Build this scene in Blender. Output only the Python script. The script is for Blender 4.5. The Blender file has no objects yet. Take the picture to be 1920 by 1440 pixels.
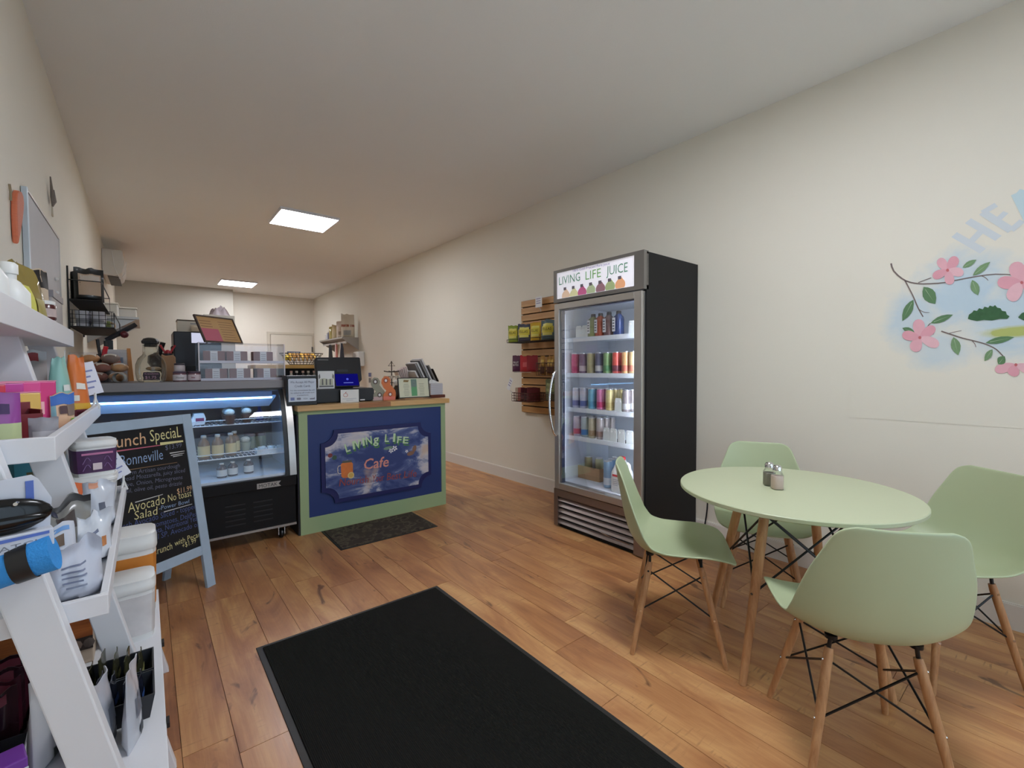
import bpy, bmesh, math, random
from math import sin, cos, pi, radians
from mathutils import Vector, Matrix, noise

random.seed(11)
S = bpy.context.scene
C = S.collection

# ------------------------------------------------------------------ camera
FPX = 851.2
YAW, PITCH, ROLL = radians(38.94), radians(-1.93), radians(-0.30)
EYE = Vector((0, 0, 1.24))
_f = Vector((sin(YAW) * cos(PITCH), cos(YAW) * cos(PITCH), sin(PITCH)))
_r0 = Vector((cos(YAW), -sin(YAW), 0))
_u0 = _r0.cross(_f)
_r = _r0 * cos(ROLL) + _u0 * sin(ROLL)
_u = _u0 * cos(ROLL) - _r0 * sin(ROLL)
cam_data = bpy.data.cameras.new('camera')
cam = bpy.data.objects.new('camera', cam_data)
C.objects.link(cam)
cam.matrix_world = Matrix(((_r.x, _u.x, -_f.x, EYE.x), (_r.y, _u.y, -_f.y, EYE.y),
                           (_r.z, _u.z, -_f.z, EYE.z), (0, 0, 0, 1)))
cam_data.sensor_width = 36
cam_data.lens = FPX * 36 / 1920
cam_data.clip_start = 0.02
S.camera = cam

# ------------------------------------------------------------------ world, lights, exposure
SKY_STRENGTH = 2.1
PANEL_STRENGTH = 36.0
w = bpy.data.worlds.new('overcast_sky')
S.world = w
w.use_nodes = True
bg = w.node_tree.nodes['Background']
bg.inputs[0].default_value = (0.64, 0.82, 1.0, 1)
bg.inputs[1].default_value = SKY_STRENGTH
S.view_settings.view_transform = 'Standard'
S.view_settings.look = 'None'
S.view_settings.gamma = 1
S.view_settings.use_curve_mapping = False
S.view_settings.exposure = 0.0

# room numbers (metres)
XL, XR, YF, YB, ZC = -0.39, 3.155, -1.25, 11.40, 2.92
# guides the sampling of the daylight that comes in through the shop window
portal = bpy.data.lights.new('window_portal', 'AREA')
portal.shape = 'RECTANGLE'
portal.size, portal.size_y = 2.9, 2.1
portal.cycles.is_portal = True
po = bpy.data.objects.new('window_portal', portal)
C.objects.link(po)
po.location = (1.45, YF - 0.05, 1.42)
po.rotation_euler = (radians(90), 0, radians(180))


def ray(px, py):
    return _f * FPX + _r * (px - 960) - _u * (py - 720)


def atX(px, py, X):
    d = ray(px, py)
    return EYE + d * ((X - EYE.x) / d.x)


def atY(px, py, Y):
    d = ray(px, py)
    return EYE + d * ((Y - EYE.y) / d.y)


def atZ(px, py, Z):
    d = ray(px, py)
    return EYE + d * ((Z - EYE.z) / d.z)


def hit(px, py, M):
    """pixel -> local x, y in the plane of frame M"""
    n = M.col[2].xyz
    d = ray(px, py)
    p = EYE + d * ((M.translation - EYE).dot(n) / d.dot(n))
    q = M.inverted() @ p
    return q.x, q.y


def frame(o, x, y):
    x = Vector(x).normalized()
    y = Vector(y)
    z = x.cross(y).normalized()
    y = z.cross(x)
    return Matrix(((x.x, y.x, z.x, o[0]), (x.y, y.y, z.y, o[1]), (x.z, y.z, z.z, o[2]), (0, 0, 0, 1)))


# ------------------------------------------------------------------ mesh helpers
class MB:
    def __init__(s):
        s.v = []
        s.f = []

    def add(s, vs, fs):
        b = len(s.v)
        s.v += [Vector(v) for v in vs]
        s.f += [tuple(i + b for i in f) for f in fs]
        return s

    def box(s, c, d, R=None):
        x, y, z = d[0] / 2, d[1] / 2, d[2] / 2
        vs = [Vector(p) for p in ((-x, -y, -z), (x, -y, -z), (x, y, -z), (-x, y, -z), (-x, -y, z), (x, -y, z), (x, y, z), (-x, y, z))]
        if R is not None:
            vs = [R @ p for p in vs]
        return s.add([p + Vector(c) for p in vs], [(3, 2, 1, 0), (4, 5, 6, 7), (0, 1, 5, 4), (1, 2, 6, 5), (2, 3, 7, 6), (3, 0, 4, 7)])

    def b(s, x0, x1, y0, y1, z0, z1):
        return s.box(((x0 + x1) / 2, (y0 + y1) / 2, (z0 + z1) / 2), (abs(x1 - x0), abs(y1 - y0), abs(z1 - z0)))

    def quad(s, *p):
        return s.add(p, [tuple(range(len(p)))])

    def tube(s, path, r, n=8, closed=False, rs=None, caps=True):
        path = [Vector(p) for p in path]
        m = len(path)
        b = len(s.v)
        up = None
        for i, p in enumerate(path):
            if closed:
                t = (path[(i + 1) % m] - path[i - 1]).normalized()
            else:
                t = (path[min(i + 1, m - 1)] - path[max(i - 1, 0)]).normalized()
            if up is None:
                up = Vector((0, 0, 1)) if abs(t.z) < 0.9 else Vector((1, 0, 0))
            a = (up - t * up.dot(t))
            if a.length < 1e-6:
                a = t.orthogonal()
            a.normalize()
            up = a
            c = t.cross(a)
            rr = rs[i] if rs else r
            for k in range(n):
                q = 2 * pi * k / n
                s.v.append(p + (a * cos(q) + c * sin(q)) * rr)
        for i in range(m if closed else m - 1):
            j = (i + 1) % m
            for k in range(n):
                l = (k + 1) % n
                s.f.append((b + i * n + k, b + j * n + k, b + j * n + l, b + i * n + l)[::-1])
        if caps and not closed:
            s.f.append(tuple(b + k for k in range(n)))
            s.f.append(tuple(b + (m - 1) * n + k for k in range(n))[::-1])
        return s

    def cyl(s, p0, p1, r0, r1=None, n=12):
        return s.tube([p0, p1], r0, n, rs=[r0, r0 if r1 is None else r1])

    def lathe(s, prof, n=20, c=(0, 0, 0), R=None, sq=None):
        """prof: (r, z) from bottom to top; sq: superellipse exponent for squarish bodies"""
        b = len(s.v)
        c = Vector(c)
        for r, z in prof:
            for k in range(n):
                q = 2 * pi * (k + (0.5 if sq else 0)) / n
                x, y = cos(q), sin(q)
                if sq:
                    m = (abs(x) ** sq + abs(y) ** sq) ** (1 / sq)
                    x, y = x / m, y / m
                p = Vector((x * r, y * r, z))
                s.v.append((R @ p if R is not None else p) + c)
        for i in range(len(prof) - 1):
            for k in range(n):
                l = (k + 1) % n
                s.f.append((b + i * n + k, b + i * n + l, b + (i + 1) * n + l, b + (i + 1) * n + k))
        if prof[0][0] > 1e-6:
            s.f.append(tuple(b + k for k in range(n))[::-1])
        e = len(prof) - 1
        if prof[e][0] > 1e-6:
            s.f.append(tuple(b + e * n + k for k in range(n)))
        return s

    def ball(s, c, r, n=12, sc=(1, 1, 1)):
        m = n // 2
        b = len(s.v)
        s.lathe([(r * sin(pi * i / m), -r * cos(pi * i / m)) for i in range(m + 1)], n)
        for i in range(b, len(s.v)):
            p = s.v[i]
            s.v[i] = Vector((p.x * sc[0], p.y * sc[1], p.z * sc[2])) + Vector(c)
        return s

    def prism(s, poly, t, M=None, z0=0.0):
        n = len(poly)
        vs = [Vector((x, y, z0)) for x, y in poly] + [Vector((x, y, z0 + t)) for x, y in poly]
        if M is not None:
            vs = [M @ v for v in vs]
        return s.add(vs, [tuple(range(n))[::-1], tuple(range(n, 2 * n))] + [(i, (i + 1) % n, n + (i + 1) % n, n + i) for i in range(n)])

    def flat(s, poly, M=None, z=0.0):
        vs = [Vector((x, y, z)) for x, y in poly]
        if M is not None:
            vs = [M @ v for v in vs]
        return s.add(vs, [tuple(range(len(poly)))])

    def grid(s, fn, nu, nv, wrapu=False):
        b = len(s.v)
        nn = nu if wrapu else nu + 1
        for j in range(nv + 1):
            for i in range(nn):
                s.v.append(Vector(fn(i / nu, j / nv)))
        for j in range(nv):
            for i in range(nu):
                k = (i + 1) % nn
                s.f.append((b + j * nn + i, b + j * nn + k, b + (j + 1) * nn + k, b + (j + 1) * nn + i))
        return s

    def xf(s, M):
        s.v = [M @ v for v in s.v]
        return s


def tmat(o):
    return Matrix.Translation(o.location) @ o.rotation_euler.to_matrix().to_4x4()


def mesh(name, mb, mat, smooth=None, bevel=0.0, merge=False):
    me = bpy.data.meshes.new(name)
    me.from_pydata([tuple(v) for v in mb.v], [], mb.f)
    if bevel or merge:
        bm = bmesh.new()
        bm.from_mesh(me)
        if merge:
            bmesh.ops.remove_doubles(bm, verts=bm.verts, dist=1e-5)
        if bevel:
            bmesh.ops.bevel(bm, geom=bm.edges[:], offset=bevel, segments=2, profile=0.5, affect='EDGES', clamp_overlap=True)
        bmesh.ops.recalc_face_normals(bm, faces=bm.faces)
        bm.to_mesh(me)
        bm.free()
    if smooth:
        for p in me.polygons:
            p.use_smooth = True
        me.set_sharp_from_angle(angle=radians(smooth))
    me.update()
    if mat is not None:
        me.materials.append(mat)
    return me


def obj(name, mb, mat, parent=None, W=False, M=None, smooth=None, bevel=0.0, label=None, merge=False):
    if W and parent is not None:
        mb.xf(tmat_chain(parent).inverted())
    me = mb if isinstance(mb, bpy.types.Mesh) else mesh(name, mb, mat, smooth, bevel, merge)
    o = bpy.data.objects.new(name, me)
    C.objects.link(o)
    if parent is not None:
        o.parent = parent
    if M is not None:
        o.matrix_basis = M
    if label:
        o['label'] = label
    return o


def tag(o, label, cat, group=None):
    o['label'] = label
    o['category'] = cat
    if group:
        o['group'] = group
    return o


def thing(name, label, cat, loc=(0, 0, 0), rz=0.0, group=None):
    o = bpy.data.objects.new(name, None)
    o.empty_display_size = 0.05
    C.objects.link(o)
    o.location = loc
    o.rotation_euler = (0, 0, rz)
    return tag(o, label, cat, group)


def struct(o):
    o['kind'] = 'structure'
    return o


def copy_tree(o, parent=None):
    c = o.copy()
    C.objects.link(c)
    if parent is not None:
        c.parent = parent
    for ch in list(o.children):
        copy_tree(ch, c)
    return c


def place(root, loc, rz=0.0, label=None, group=None):
    c = copy_tree(root)
    c.location = loc
    c.rotation_euler = (0, 0, rz)
    if label:
        c['label'] = label
    if group:
        c['group'] = group
    return c


# ------------------------------------------------------------------ text
def text_mesh(body, mat, thin=0.0, shear=0.0, res=3):
    cu = bpy.data.curves.new('lettering', 'FONT')
    cu.body = body
    cu.size = 1
    cu.offset = thin
    cu.shear = shear
    cu.resolution_u = res
    tmp = bpy.data.objects.new('lettering', cu)
    me = bpy.data.meshes.new_from_object(tmp)
    bpy.data.objects.remove(tmp)
    bpy.data.curves.remove(cu)
    me.materials.clear()
    me.materials.append(mat)
    me.name = 'lettering'
    return me


def lettering(body, p0, p1, M, mat, parent, name='lettering', h=None, thin=0.0, shear=0.0, z=0.0012, px=True, res=2):
    """body runs from p0 to p1 (pixels of the photograph, or local x, y of frame M); h = capital height"""
    a = Vector(hit(*p0, M)) if px else Vector(p0)
    b = Vector(hit(*p1, M)) if px else Vector(p1)
    me = text_mesh(body, mat, thin, shear, res)
    xs = [v.co.x for v in me.vertices]
    if not xs:
        return None
    x0, wd = min(xs), max(xs) - min(xs)
    sx = (b - a).length / wd
    sy = sx if h is None else h / 0.70
    ang = math.atan2(b.y - a.y, b.x - a.x)
    o = bpy.data.objects.new(name, me)
    C.objects.link(o)
    L = Matrix.Translation((a.x, a.y, z)) @ Matrix.Rotation(ang, 4, 'Z') @ Matrix.Diagonal((sx, sy, 1, 1)) @ Matrix.Translation((-x0, 0, 0))
    WM = M @ L
    if parent is not None:
        o.parent = parent
        WM = tmat_chain(parent).inverted() @ WM
    o.matrix_basis = WM
    return o


def tmat_chain(o):
    m = o.matrix_basis.copy() if o.parent is None else tmat_chain(o.parent) @ o.matrix_basis
    return m


# ------------------------------------------------------------------ materials
def lin(c):
    return tuple(((x / 255) / 12.92 if x / 255 <= 0.04045 else ((x / 255 + 0.055) / 1.055) ** 2.4) for x in c) + (1,)


_mats = {}


def mat(name, rgb, rough=0.5, metal=0.0, var=0.0, vscale=8.0, bump=0.0, bscale=60.0, trans=0.0, emit=None, es=0.0, spec=0.5, stretch=None, coat=0.0, sss=0.0):
    if name in _mats:
        return _mats[name]
    m = bpy.data.materials.new(name)
    m.use_nodes = True
    nt = m.node_tree
    p = nt.nodes['Principled BSDF']
    col = lin(rgb)
    p.inputs['Base Color'].default_value = col
    p.inputs['Roughness'].default_value = rough
    p.inputs['Metallic'].default_value = metal
    p.inputs['Specular IOR Level'].default_value = spec
    p.inputs['Coat Weight'].default_value = coat
    p.inputs['Transmission Weight'].default_value = trans
    if emit is not None:
        p.inputs['Emission Color'].default_value = lin(emit)
        p.inputs['Emission Strength'].default_value = es
    if var or bump:
        tc = nt.nodes.new('ShaderNodeTexCoord')
        src = tc.outputs['Object']
        if stretch:
            mp = nt.nodes.new('ShaderNodeMapping')
            mp.inputs['Scale'].default_value = stretch
            nt.links.new(src, mp.inputs[0])
            src = mp.outputs[0]
        if var:
            nz = nt.nodes.new('ShaderNodeTexNoise')
            nz.inputs['Scale'].default_value = vscale
            nz.inputs['Detail'].default_value = 5
            nt.links.new(src, nz.inputs['Vector'])
            mx = nt.nodes.new('ShaderNodeMix')
            mx.data_type = 'RGBA'
            mx.inputs['A'].default_value = tuple(c * (1 - var) for c in col[:3]) + (1,)
            mx.inputs['B'].default_value = tuple(min(1, c * (1 + var)) for c in col[:3]) + (1,)
            nt.links.new(nz.outputs['Fac'], mx.inputs['Factor'])
            nt.links.new(mx.outputs['Result'], p.inputs['Base Color'])
        if bump:
            n2 = nt.nodes.new('ShaderNodeTexNoise')
            n2.inputs['Scale'].default_value = bscale
            n2.inputs['Detail'].default_value = 3
            nt.links.new(src, n2.inputs['Vector'])
            bp = nt.nodes.new('ShaderNodeBump')
            bp.inputs['Strength'].default_value = bump
            bp.inputs['Distance'].default_value = 0.01
            nt.links.new(n2.outputs['Fac'], bp.inputs['Height'])
            nt.links.new(bp.outputs[0], p.inputs['Normal'])
    _mats[name] = m
    return m


def emitter(name, rgb, strength):
    m = bpy.data.materials.new(name)
    m.use_nodes = True
    nt = m.node_tree
    nt.nodes.clear()
    e = nt.nodes.new('ShaderNodeEmission')
    e.inputs[0].default_value = lin(rgb)
    e.inputs[1].default_value = strength
    o = nt.nodes.new('ShaderNodeOutputMaterial')
    nt.links.new(e.outputs[0], o.inputs[0])
    return m


def clear(name, tint=(255, 255, 255), gloss=0.9, base=0.06, rough=0.02):
    """thin clear pane: lets light straight through, reflects more at a grazing angle"""
    m = bpy.data.materials.new(name)
    m.use_nodes = True
    nt = m.node_tree
    nt.nodes.clear()
    t = nt.nodes.new('ShaderNodeBsdfTransparent')
    t.inputs[0].default_value = lin(tint)
    g = nt.nodes.new('ShaderNodeBsdfGlossy')
    g.inputs['Roughness'].default_value = rough
    fr = nt.nodes.new('ShaderNodeFresnel')
    fr.inputs[0].default_value = 1.45
    mu = nt.nodes.new('ShaderNodeMath')
    mu.operation = 'MULTIPLY_ADD'
    mu.inputs[1].default_value = gloss
    mu.inputs[2].default_value = base * 0.3
    mx = nt.nodes.new('ShaderNodeMixShader')
    o = nt.nodes.new('ShaderNodeOutputMaterial')
    nt.links.new(fr.outputs[0], mu.inputs[0])
    nt.links.new(mu.outputs[0], mx.inputs[0])
    nt.links.new(t.outputs[0], mx.inputs[1])
    nt.links.new(g.outputs[0], mx.inputs[2])
    nt.links.new(mx.outputs[0], o.inputs[0])
    return m


class NT:
    """small node helper"""

    def __init__(s, m):
        m.use_nodes = True
        s.m = m
        s.t = m.node_tree
        s.p = s.t.nodes['Principled BSDF']
        s.tc = s.t.nodes.new('ShaderNodeTexCoord')

    def n(s, typ, **k):
        d = s.t.nodes.new('ShaderNode' + typ)
        for a, b in k.items():
            setattr(d, a, b)
        return d

    def l(s, a, b):
        s.t.links.new(a, b)

    def mapping(s, scale=(1, 1, 1), src=None, loc=None):
        d = s.n('Mapping')
        d.inputs['Scale'].default_value = scale
        s.l(src or s.tc.outputs['Object'], d.inputs[0])
        if loc is not None:
            s.l(loc, d.inputs['Location'])
        return d.outputs[0]

    def noise(s, vec, scale, detail=4, rough=0.5, dist=0.0):
        d = s.n('TexNoise')
        d.inputs['Scale'].default_value = scale
        d.inputs['Detail'].default_value = detail
        d.inputs['Roughness'].default_value = rough
        d.inputs['Distortion'].default_value = dist
        s.l(vec, d.inputs['Vector'])
        return d.outputs['Fac']

    def ramp(s, fac, stops):
        d = s.n('ValToRGB')
        e = d.color_ramp.elements
        while len(e) < len(stops):
            e.new(0.5)
        for x, (pos, c) in zip(e, stops):
            x.position = pos
            x.color = c if len(c) == 4 else lin(c)
        s.l(fac, d.inputs[0])
        return d.outputs[0]

    def mix(s, fac, a, b, mode='MIX'):
        d = s.n('Mix', data_type='RGBA', blend_type=mode)
        for k, v in (('Factor', fac), ('A', a), ('B', b)):
            if isinstance(v, (int, float)):
                d.inputs[k].default_value = v
            elif isinstance(v, tuple):
                d.inputs[k].default_value = v if len(v) == 4 else lin(v)
            else:
                s.l(v, d.inputs[k])
        return d.outputs['Result']

    def math(s, op, a, b=None, c=None):
        d = s.n('Math', operation=op)
        for i, v in enumerate((a, b, c)):
            if v is None:
                continue
            if isinstance(v, (int, float)):
                d.inputs[i].default_value = v
            else:
                s.l(v, d.inputs[i])
        return d.outputs[0]

    def bump(s, h, strength=0.3, dist=0.005):
        d = s.n('Bump')
        d.inputs['Strength'].default_value = strength
        d.inputs['Distance'].default_value = dist
        s.l(h, d.inputs['Height'])
        s.l(d.outputs[0], s.p.inputs['Normal'])


BW = lambda v: (v, v, v, 1)
white = mat('white_paint', (226, 226, 230), 0.45, var=0.03)
cream_wall = mat('cream_wall_paint', (234, 228, 214), 0.75, var=0.015, vscale=3, bump=0.05, bscale=220)
ceil_paint = mat('ceiling_paint', (243, 242, 238), 0.85, var=0.015, vscale=2, bump=0.06, bscale=160)
grey_wall = mat('grey_wall_tone', (188, 182, 170), 0.75, var=0.03, vscale=2)  # greyer tone for the left section of the back wall
trim_white = mat('trim_white', (228, 222, 214), 0.5)
steel = mat('brushed_steel', (176, 172, 168), 0.34, 1.0, var=0.08, vscale=30, stretch=(1, 1, 12))
steel_d = mat('dark_steel', (120, 116, 112), 0.42, 1.0, var=0.1, vscale=20)
alu = mat('satin_aluminium', (200, 196, 190), 0.38, 0.85)
chrome = mat('chrome', (225, 225, 225), 0.12, 1.0)
black = mat('black_plastic', (22, 22, 25), 0.4)
black_metal = mat('black_metal', (20, 20, 22), 0.35, 0.3)
black_matte = mat('black_matte', (16, 16, 18), 0.8)
wht_plastic = mat('white_plastic', (232, 232, 230), 0.35)
wht_paper = mat('white_paper', (236, 236, 236), 0.7)
cardboard = mat('cardboard', (176, 140, 104), 0.8, var=0.08)
glass = clear('clear_glass', (255, 255, 255), 0.45, 0.03)
acrylic = clear('clear_acrylic', (250, 250, 252), 0.4, 0.05)
ink = mat('dark_ink', (40, 40, 50), 0.6)
# ================================================================== the room
# floor: dark bed, then planks in three widths that run down the room
bed = MB().b(XL - 0.1, XR + 0.1, YF - 0.1, YB + 0.1, -0.10, -0.008)
floor = struct(obj('floor', bed, mat('floor_underlay', (48, 28, 18), 0.9)))
pm = bpy.data.materials.new('rustic_laminate')
k = NT(pm)
oi = k.n('ObjectInfo')
rnd = oi.outputs['Random']
off = k.n('CombineXYZ')
k.l(k.math('MULTIPLY', rnd, 37.0), off.inputs[0])
k.l(k.math('MULTIPLY', rnd, 91.0), off.inputs[1])
tone = k.ramp(rnd, [(0.0, BW(0.34)), (0.15, BW(0.52)), (0.3, BW(0.42)), (0.45, BW(0.62)), (0.6, BW(0.46)), (0.75, BW(0.56)), (0.9, BW(0.38)), (1.0, BW(0.66))])
blot = k.noise(k.mapping((5.5, 1.3, 1), loc=off.outputs[0]), 1.0, 5, 0.6, 1.0)
grain = k.noise(k.mapping((85, 2.6, 1), loc=off.outputs[0]), 1.0, 4, 0.6, 0.5)
saw = k.noise(k.mapping((10, 75, 1), loc=off.outputs[0]), 1.0, 2, 0.5, 0.3)
knot = k.noise(k.mapping((11, 3.2, 1), loc=off.outputs[0]), 1.0, 3, 0.5, 1.6)
val = k.math('ADD', k.math('MULTIPLY', blot, 0.95), k.math('MULTIPLY', tone, 0.75))
val = k.math('ADD', val, k.math('MULTIPLY', k.math('SUBTRACT', grain, 0.5), 0.22))
c4 = k.ramp(k.math('SUBTRACT', val, 0.37), [(0.08, (104, 64, 42)), (0.26, (150, 98, 64)), (0.44, (182, 126, 82)), (0.60, (206, 154, 102)), (0.80, (226, 182, 124))])
c4 = k.mix(k.ramp(knot, [(0.25, BW(0.75)), (0.34, BW(0))]), c4, (78, 46, 34))
c5 = k.mix(k.math('MULTIPLY', k.ramp(saw, [(0.58, BW(0)), (0.70, BW(1))]), k.ramp(blot, [(0.52, BW(0)), (0.66, BW(0.55))])), c4, (112, 70, 46))
k.l(c5, k.p.inputs['Base Color'])
k.l(k.math('ADD', k.math('MULTIPLY', grain, 0.2), 0.22), k.p.inputs['Roughness'])
k.bump(k.math('ADD', grain, k.math('MULTIPLY', saw, 0.5)), 0.12, 0.002)
LEN = 1.21
plank_mesh = {}
seam = 0.062 - 0.0955 - 0.141 - 0.198 - 0.145
pat = [0.145, 0.198, 0.141, 0.0955]
n = 0
while seam < XR:
    wd = pat[n % 4]
    x0, x1 = max(seam, XL), min(seam + wd, XR)
    seam += wd
    n += 1
    if x1 - x0 < 0.01:
        continue
    y = YF - random.uniform(0, LEN)
    while y < 8.0:
        y0, y1 = max(y, YF), y + LEN
        y += LEN
        if y1 - y0 < 0.05:
            continue
        key = (round(x1 - x0, 3), round(y1 - y0, 3))
        if key not in plank_mesh:
            hx, hy = key[0] / 2 - 0.0003, key[1] / 2 - 0.0003
            b = 0.0007
            mb = MB()
            mb.add([(-hx, -hy, -0.008), (hx, -hy, -0.008), (hx, hy, -0.008), (-hx, hy, -0.008),
                    (-hx + b, -hy + b, 0), (hx - b, -hy + b, 0), (hx - b, hy - b, 0), (-hx + b, hy - b, 0)],
                   [(4, 5, 6, 7), (0, 1, 5, 4), (1, 2, 6, 5), (2, 3, 7, 6), (3, 0, 4, 7)])
            plank_mesh[key] = mesh('plank', mb, pm)
        o = obj('plank', plank_mesh[key], None, floor)
        o.location = ((x0 + x1) / 2, (y0 + y1) / 2, 0)
far = MB().b(XL, XR, 8.0, YB, -0.008, -0.001)
obj('far_boards', far, mat('far_boards', (150, 92, 56), 0.4, var=0.25, vscale=3, stretch=(8, 1, 1)), floor)

struct(obj('ceiling', MB().b(XL - 0.1, XR + 0.1, YF - 0.1, YB + 0.1, ZC, ZC + 0.1), ceil_paint))
struct(obj('wall_left', MB().b(XL - 0.1, XL, YF - 0.1, YB + 0.1, -0.1, ZC), cream_wall))
struct(obj('wall_right', MB().b(XR, XR + 0.1, YF - 0.1, YB + 0.1, -0.1, ZC), cream_wall))
struct(obj('wall_back', MB().b(XL - 0.1, XR + 0.1, YB, YB + 0.1, -0.1, ZC), mat('back_wall_paint', (236, 228, 214), 0.75, var=0.01)))
struct(obj('wall_back_return', MB().b(XL, 1.47, YB - 0.32, YB, 0, ZC), grey_wall))
# shop front behind the camera: wall with one wide window
fw_ = MB()
fw_.b(XL - 0.1, XR + 0.1, YF - 0.12, YF, -0.1, 0.35).b(XL - 0.1, XR + 0.1, YF - 0.12, YF, 2.5, ZC)
fw_.b(XL - 0.1, -0.02, YF - 0.12, YF, 0.35, 2.5).b(2.92, XR + 0.1, YF - 0.12, YF, 0.35, 2.5)
struct(obj('wall_front', fw_, cream_wall))
win = struct(obj('window_1', MB().b(-0.02, 2.92, YF - 0.09, YF - 0.03, 0.35, 0.39).b(-0.02, 2.92, YF - 0.09, YF - 0.03, 2.46, 2.5)
                 .b(-0.02, 0.02, YF - 0.09, YF - 0.03, 0.39, 2.46).b(2.88, 2.92, YF - 0.09, YF - 0.03, 0.39, 2.46).b(1.43, 1.47, YF - 0.09, YF - 0.03, 0.39, 2.46), alu))
for a, b_ in ((0.02, 1.43), (1.47, 2.88)):
    obj('pane', MB().b(a, b_, YF - 0.063, YF - 0.057, 0.39, 2.46), glass, win)
# baseboards
bb = MB().b(XR - 0.014, XR, YF, YB, 0.0, 0.118).b(XR - 0.009, XR, YF, YB, 0.118, 0.124)
struct(obj('baseboard_right', bb, trim_white))
struct(obj('baseboard_left', MB().b(XL, XL + 0.014, YF, YB - 0.32, 0.0, 0.12), trim_white))
struct(obj('baseboard_back', MB().b(1.47, XR - 0.014, YB - 0.014, YB, 0.0, 0.12), trim_white))
# door in the back wall
dr = struct(obj('door_1', MB().b(2.22, 3.10, YB - 0.03, YB, 0.0, 2.04), mat('door_cream', (228, 220, 205), 0.5)))
obj('door_frame', MB().b(2.15, 2.21, YB - 0.022, YB, 0, 2.10).b(3.105, 3.15, YB - 0.022, YB, 0, 2.10).b(2.21, 3.105, YB - 0.022, YB, 2.05, 2.10), mat('door_trim', (214, 205, 188), 0.5), dr)
obj('hinge', MB().b(3.085, 3.115, YB - 0.05, YB - 0.03, 1.66, 1.78), steel_d, dr)
obj('door_knob', MB().ball((2.30, YB - 0.07, 1.0), 0.03).cyl((2.30, YB - 0.03, 1.0), (2.30, YB - 0.06, 1.0), 0.012), chrome, dr, smooth=40)

# ceiling panels
panel_glow = emitter('panel_glow', (243, 247, 255), PANEL_STRENGTH)
for lab, y0 in (('square white ceiling panel light over the counter', 5.155), ('square white ceiling panel light near the back wall', 9.86), ('square white ceiling panel light over the round table', 0.45)):
    t = thing('ceiling_light', lab, 'light', (1.425, y0 + 0.3, ZC), 0, 'ceiling panel lights')
    f = MB()
    for a, b_, c, d in ((-0.3, 0.3, -0.3, -0.288), (-0.3, 0.3, 0.288, 0.3), (-0.3, -0.288, -0.288, 0.288), (0.288, 0.3, -0.288, 0.288)):
        f.b(a, b_, c, d, -0.026, 0)
    f.b(-0.288, 0.288, -0.288, 0.288, -0.004, 0)
    obj('frame', f, white, t)
    obj('diffuser', MB().b(-0.288, 0.288, -0.288, 0.288, -0.022, -0.005), panel_glow, t)

# ------------------------------------------------------------------ floor mats
rib = bpy.data.materials.new('ribbed_mat_pile')
k = NT(rib)
k.p.inputs['Roughness'].default_value = 0.95
k.p.inputs['Specular IOR Level'].default_value = 0.15
wv = k.n('TexWave', wave_type='BANDS', bands_direction='X')
wv.inputs['Scale'].default_value = 55
wv.inputs['Distortion'].default_value = 0.6
k.l(k.tc.outputs['Object'], wv.inputs['Vector'])
nn_ = k.noise(k.tc.outputs['Object'], 260, 2)
k.l(k.mix(nn_, (20, 20, 19), (36, 35, 32)), k.p.inputs['Base Color'])
k.bump(k.math('ADD', wv.outputs['Fac'], k.math('MULTIPLY', nn_, 0.5)), 0.7, 0.004)
t = thing('entrance_mat', 'long black ribbed entrance mat lying on the wood floor', 'mat', (0.81, 1.35, 0))
obj('rubber_edge', MB().b(-0.457, 0.457, -0.91, 0.91, 0.0, 0.004), mat('mat_rubber', (38, 36, 35), 0.55), t, bevel=0.0015)
obj('pile', MB().b(-0.433, 0.433, -0.886, 0.886, 0.004, 0.009), rib, t)

cm = bpy.data.materials.new('patterned_mat')
k = NT(cm)
k.p.inputs['Roughness'].default_value = 0.85
vo = k.n('TexVoronoi', feature='F1')
vo.inputs['Scale'].default_value = 16
wob = k.noise(k.tc.outputs['Object'], 14, 3)
k.l(k.mix(0.12, k.tc.outputs['Object'], wob), vo.inputs['Vector'])
k.l(k.mix(k.ramp(vo.outputs['Distance'], [(0.25, BW(0)), (0.45, BW(1)), (0.6, BW(0.2))]), (48, 34, 32), (92, 84, 66)), k.p.inputs['Base Color'])
t = thing('counter_mat', 'small dark scroll-patterned mat in front of the blue counter', 'mat', (1.39, 3.355, 0), radians(-0.5))
obj('rubber_edge', MB().b(-0.375, 0.375, -0.23, 0.23, 0, 0.005), mat('mat_rubber', (38, 36, 35), 0.55), t, bevel=0.0015)
obj('pile', MB().b(-0.36, 0.36, -0.215, 0.215, 0.005, 0.009), cm, t)
# ================================================================== dining table and chairs
green = mat('mint_green_plastic', (180, 191, 154), 0.42, var=0.015, vscale=5, bump=0.02, bscale=300)
table_green = mat('mint_green_lacquer', (190, 196, 162), 0.4, var=0.01)
beech = bpy.data.materials.new('beech_wood')
k = NT(beech)
k.p.inputs['Roughness'].default_value = 0.42
g_ = k.noise(k.mapping((60, 60, 3)), 1.0, 4, 0.6, 0.5)
k.l(k.ramp(g_, [(0.3, (168, 118, 78)), (0.7, (205, 158, 112))]), k.p.inputs['Base Color'])


def catmull(pts, s):
    n = len(pts) - 1
    t = min(max(s, 0), 1) * n
    i = min(int(t), n - 1)
    f = t - i
    p0, p1, p2, p3 = pts[max(i - 1, 0)], pts[i], pts[i + 1], pts[min(i + 2, n)]
    return tuple(0.5 * (2 * b + (c - a) * f + (2 * a - 5 * b + 4 * c - d) * f * f + (3 * b - a - 3 * c + d) * f ** 3) for a, b, c, d in zip(p0, p1, p2, p3))


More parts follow.
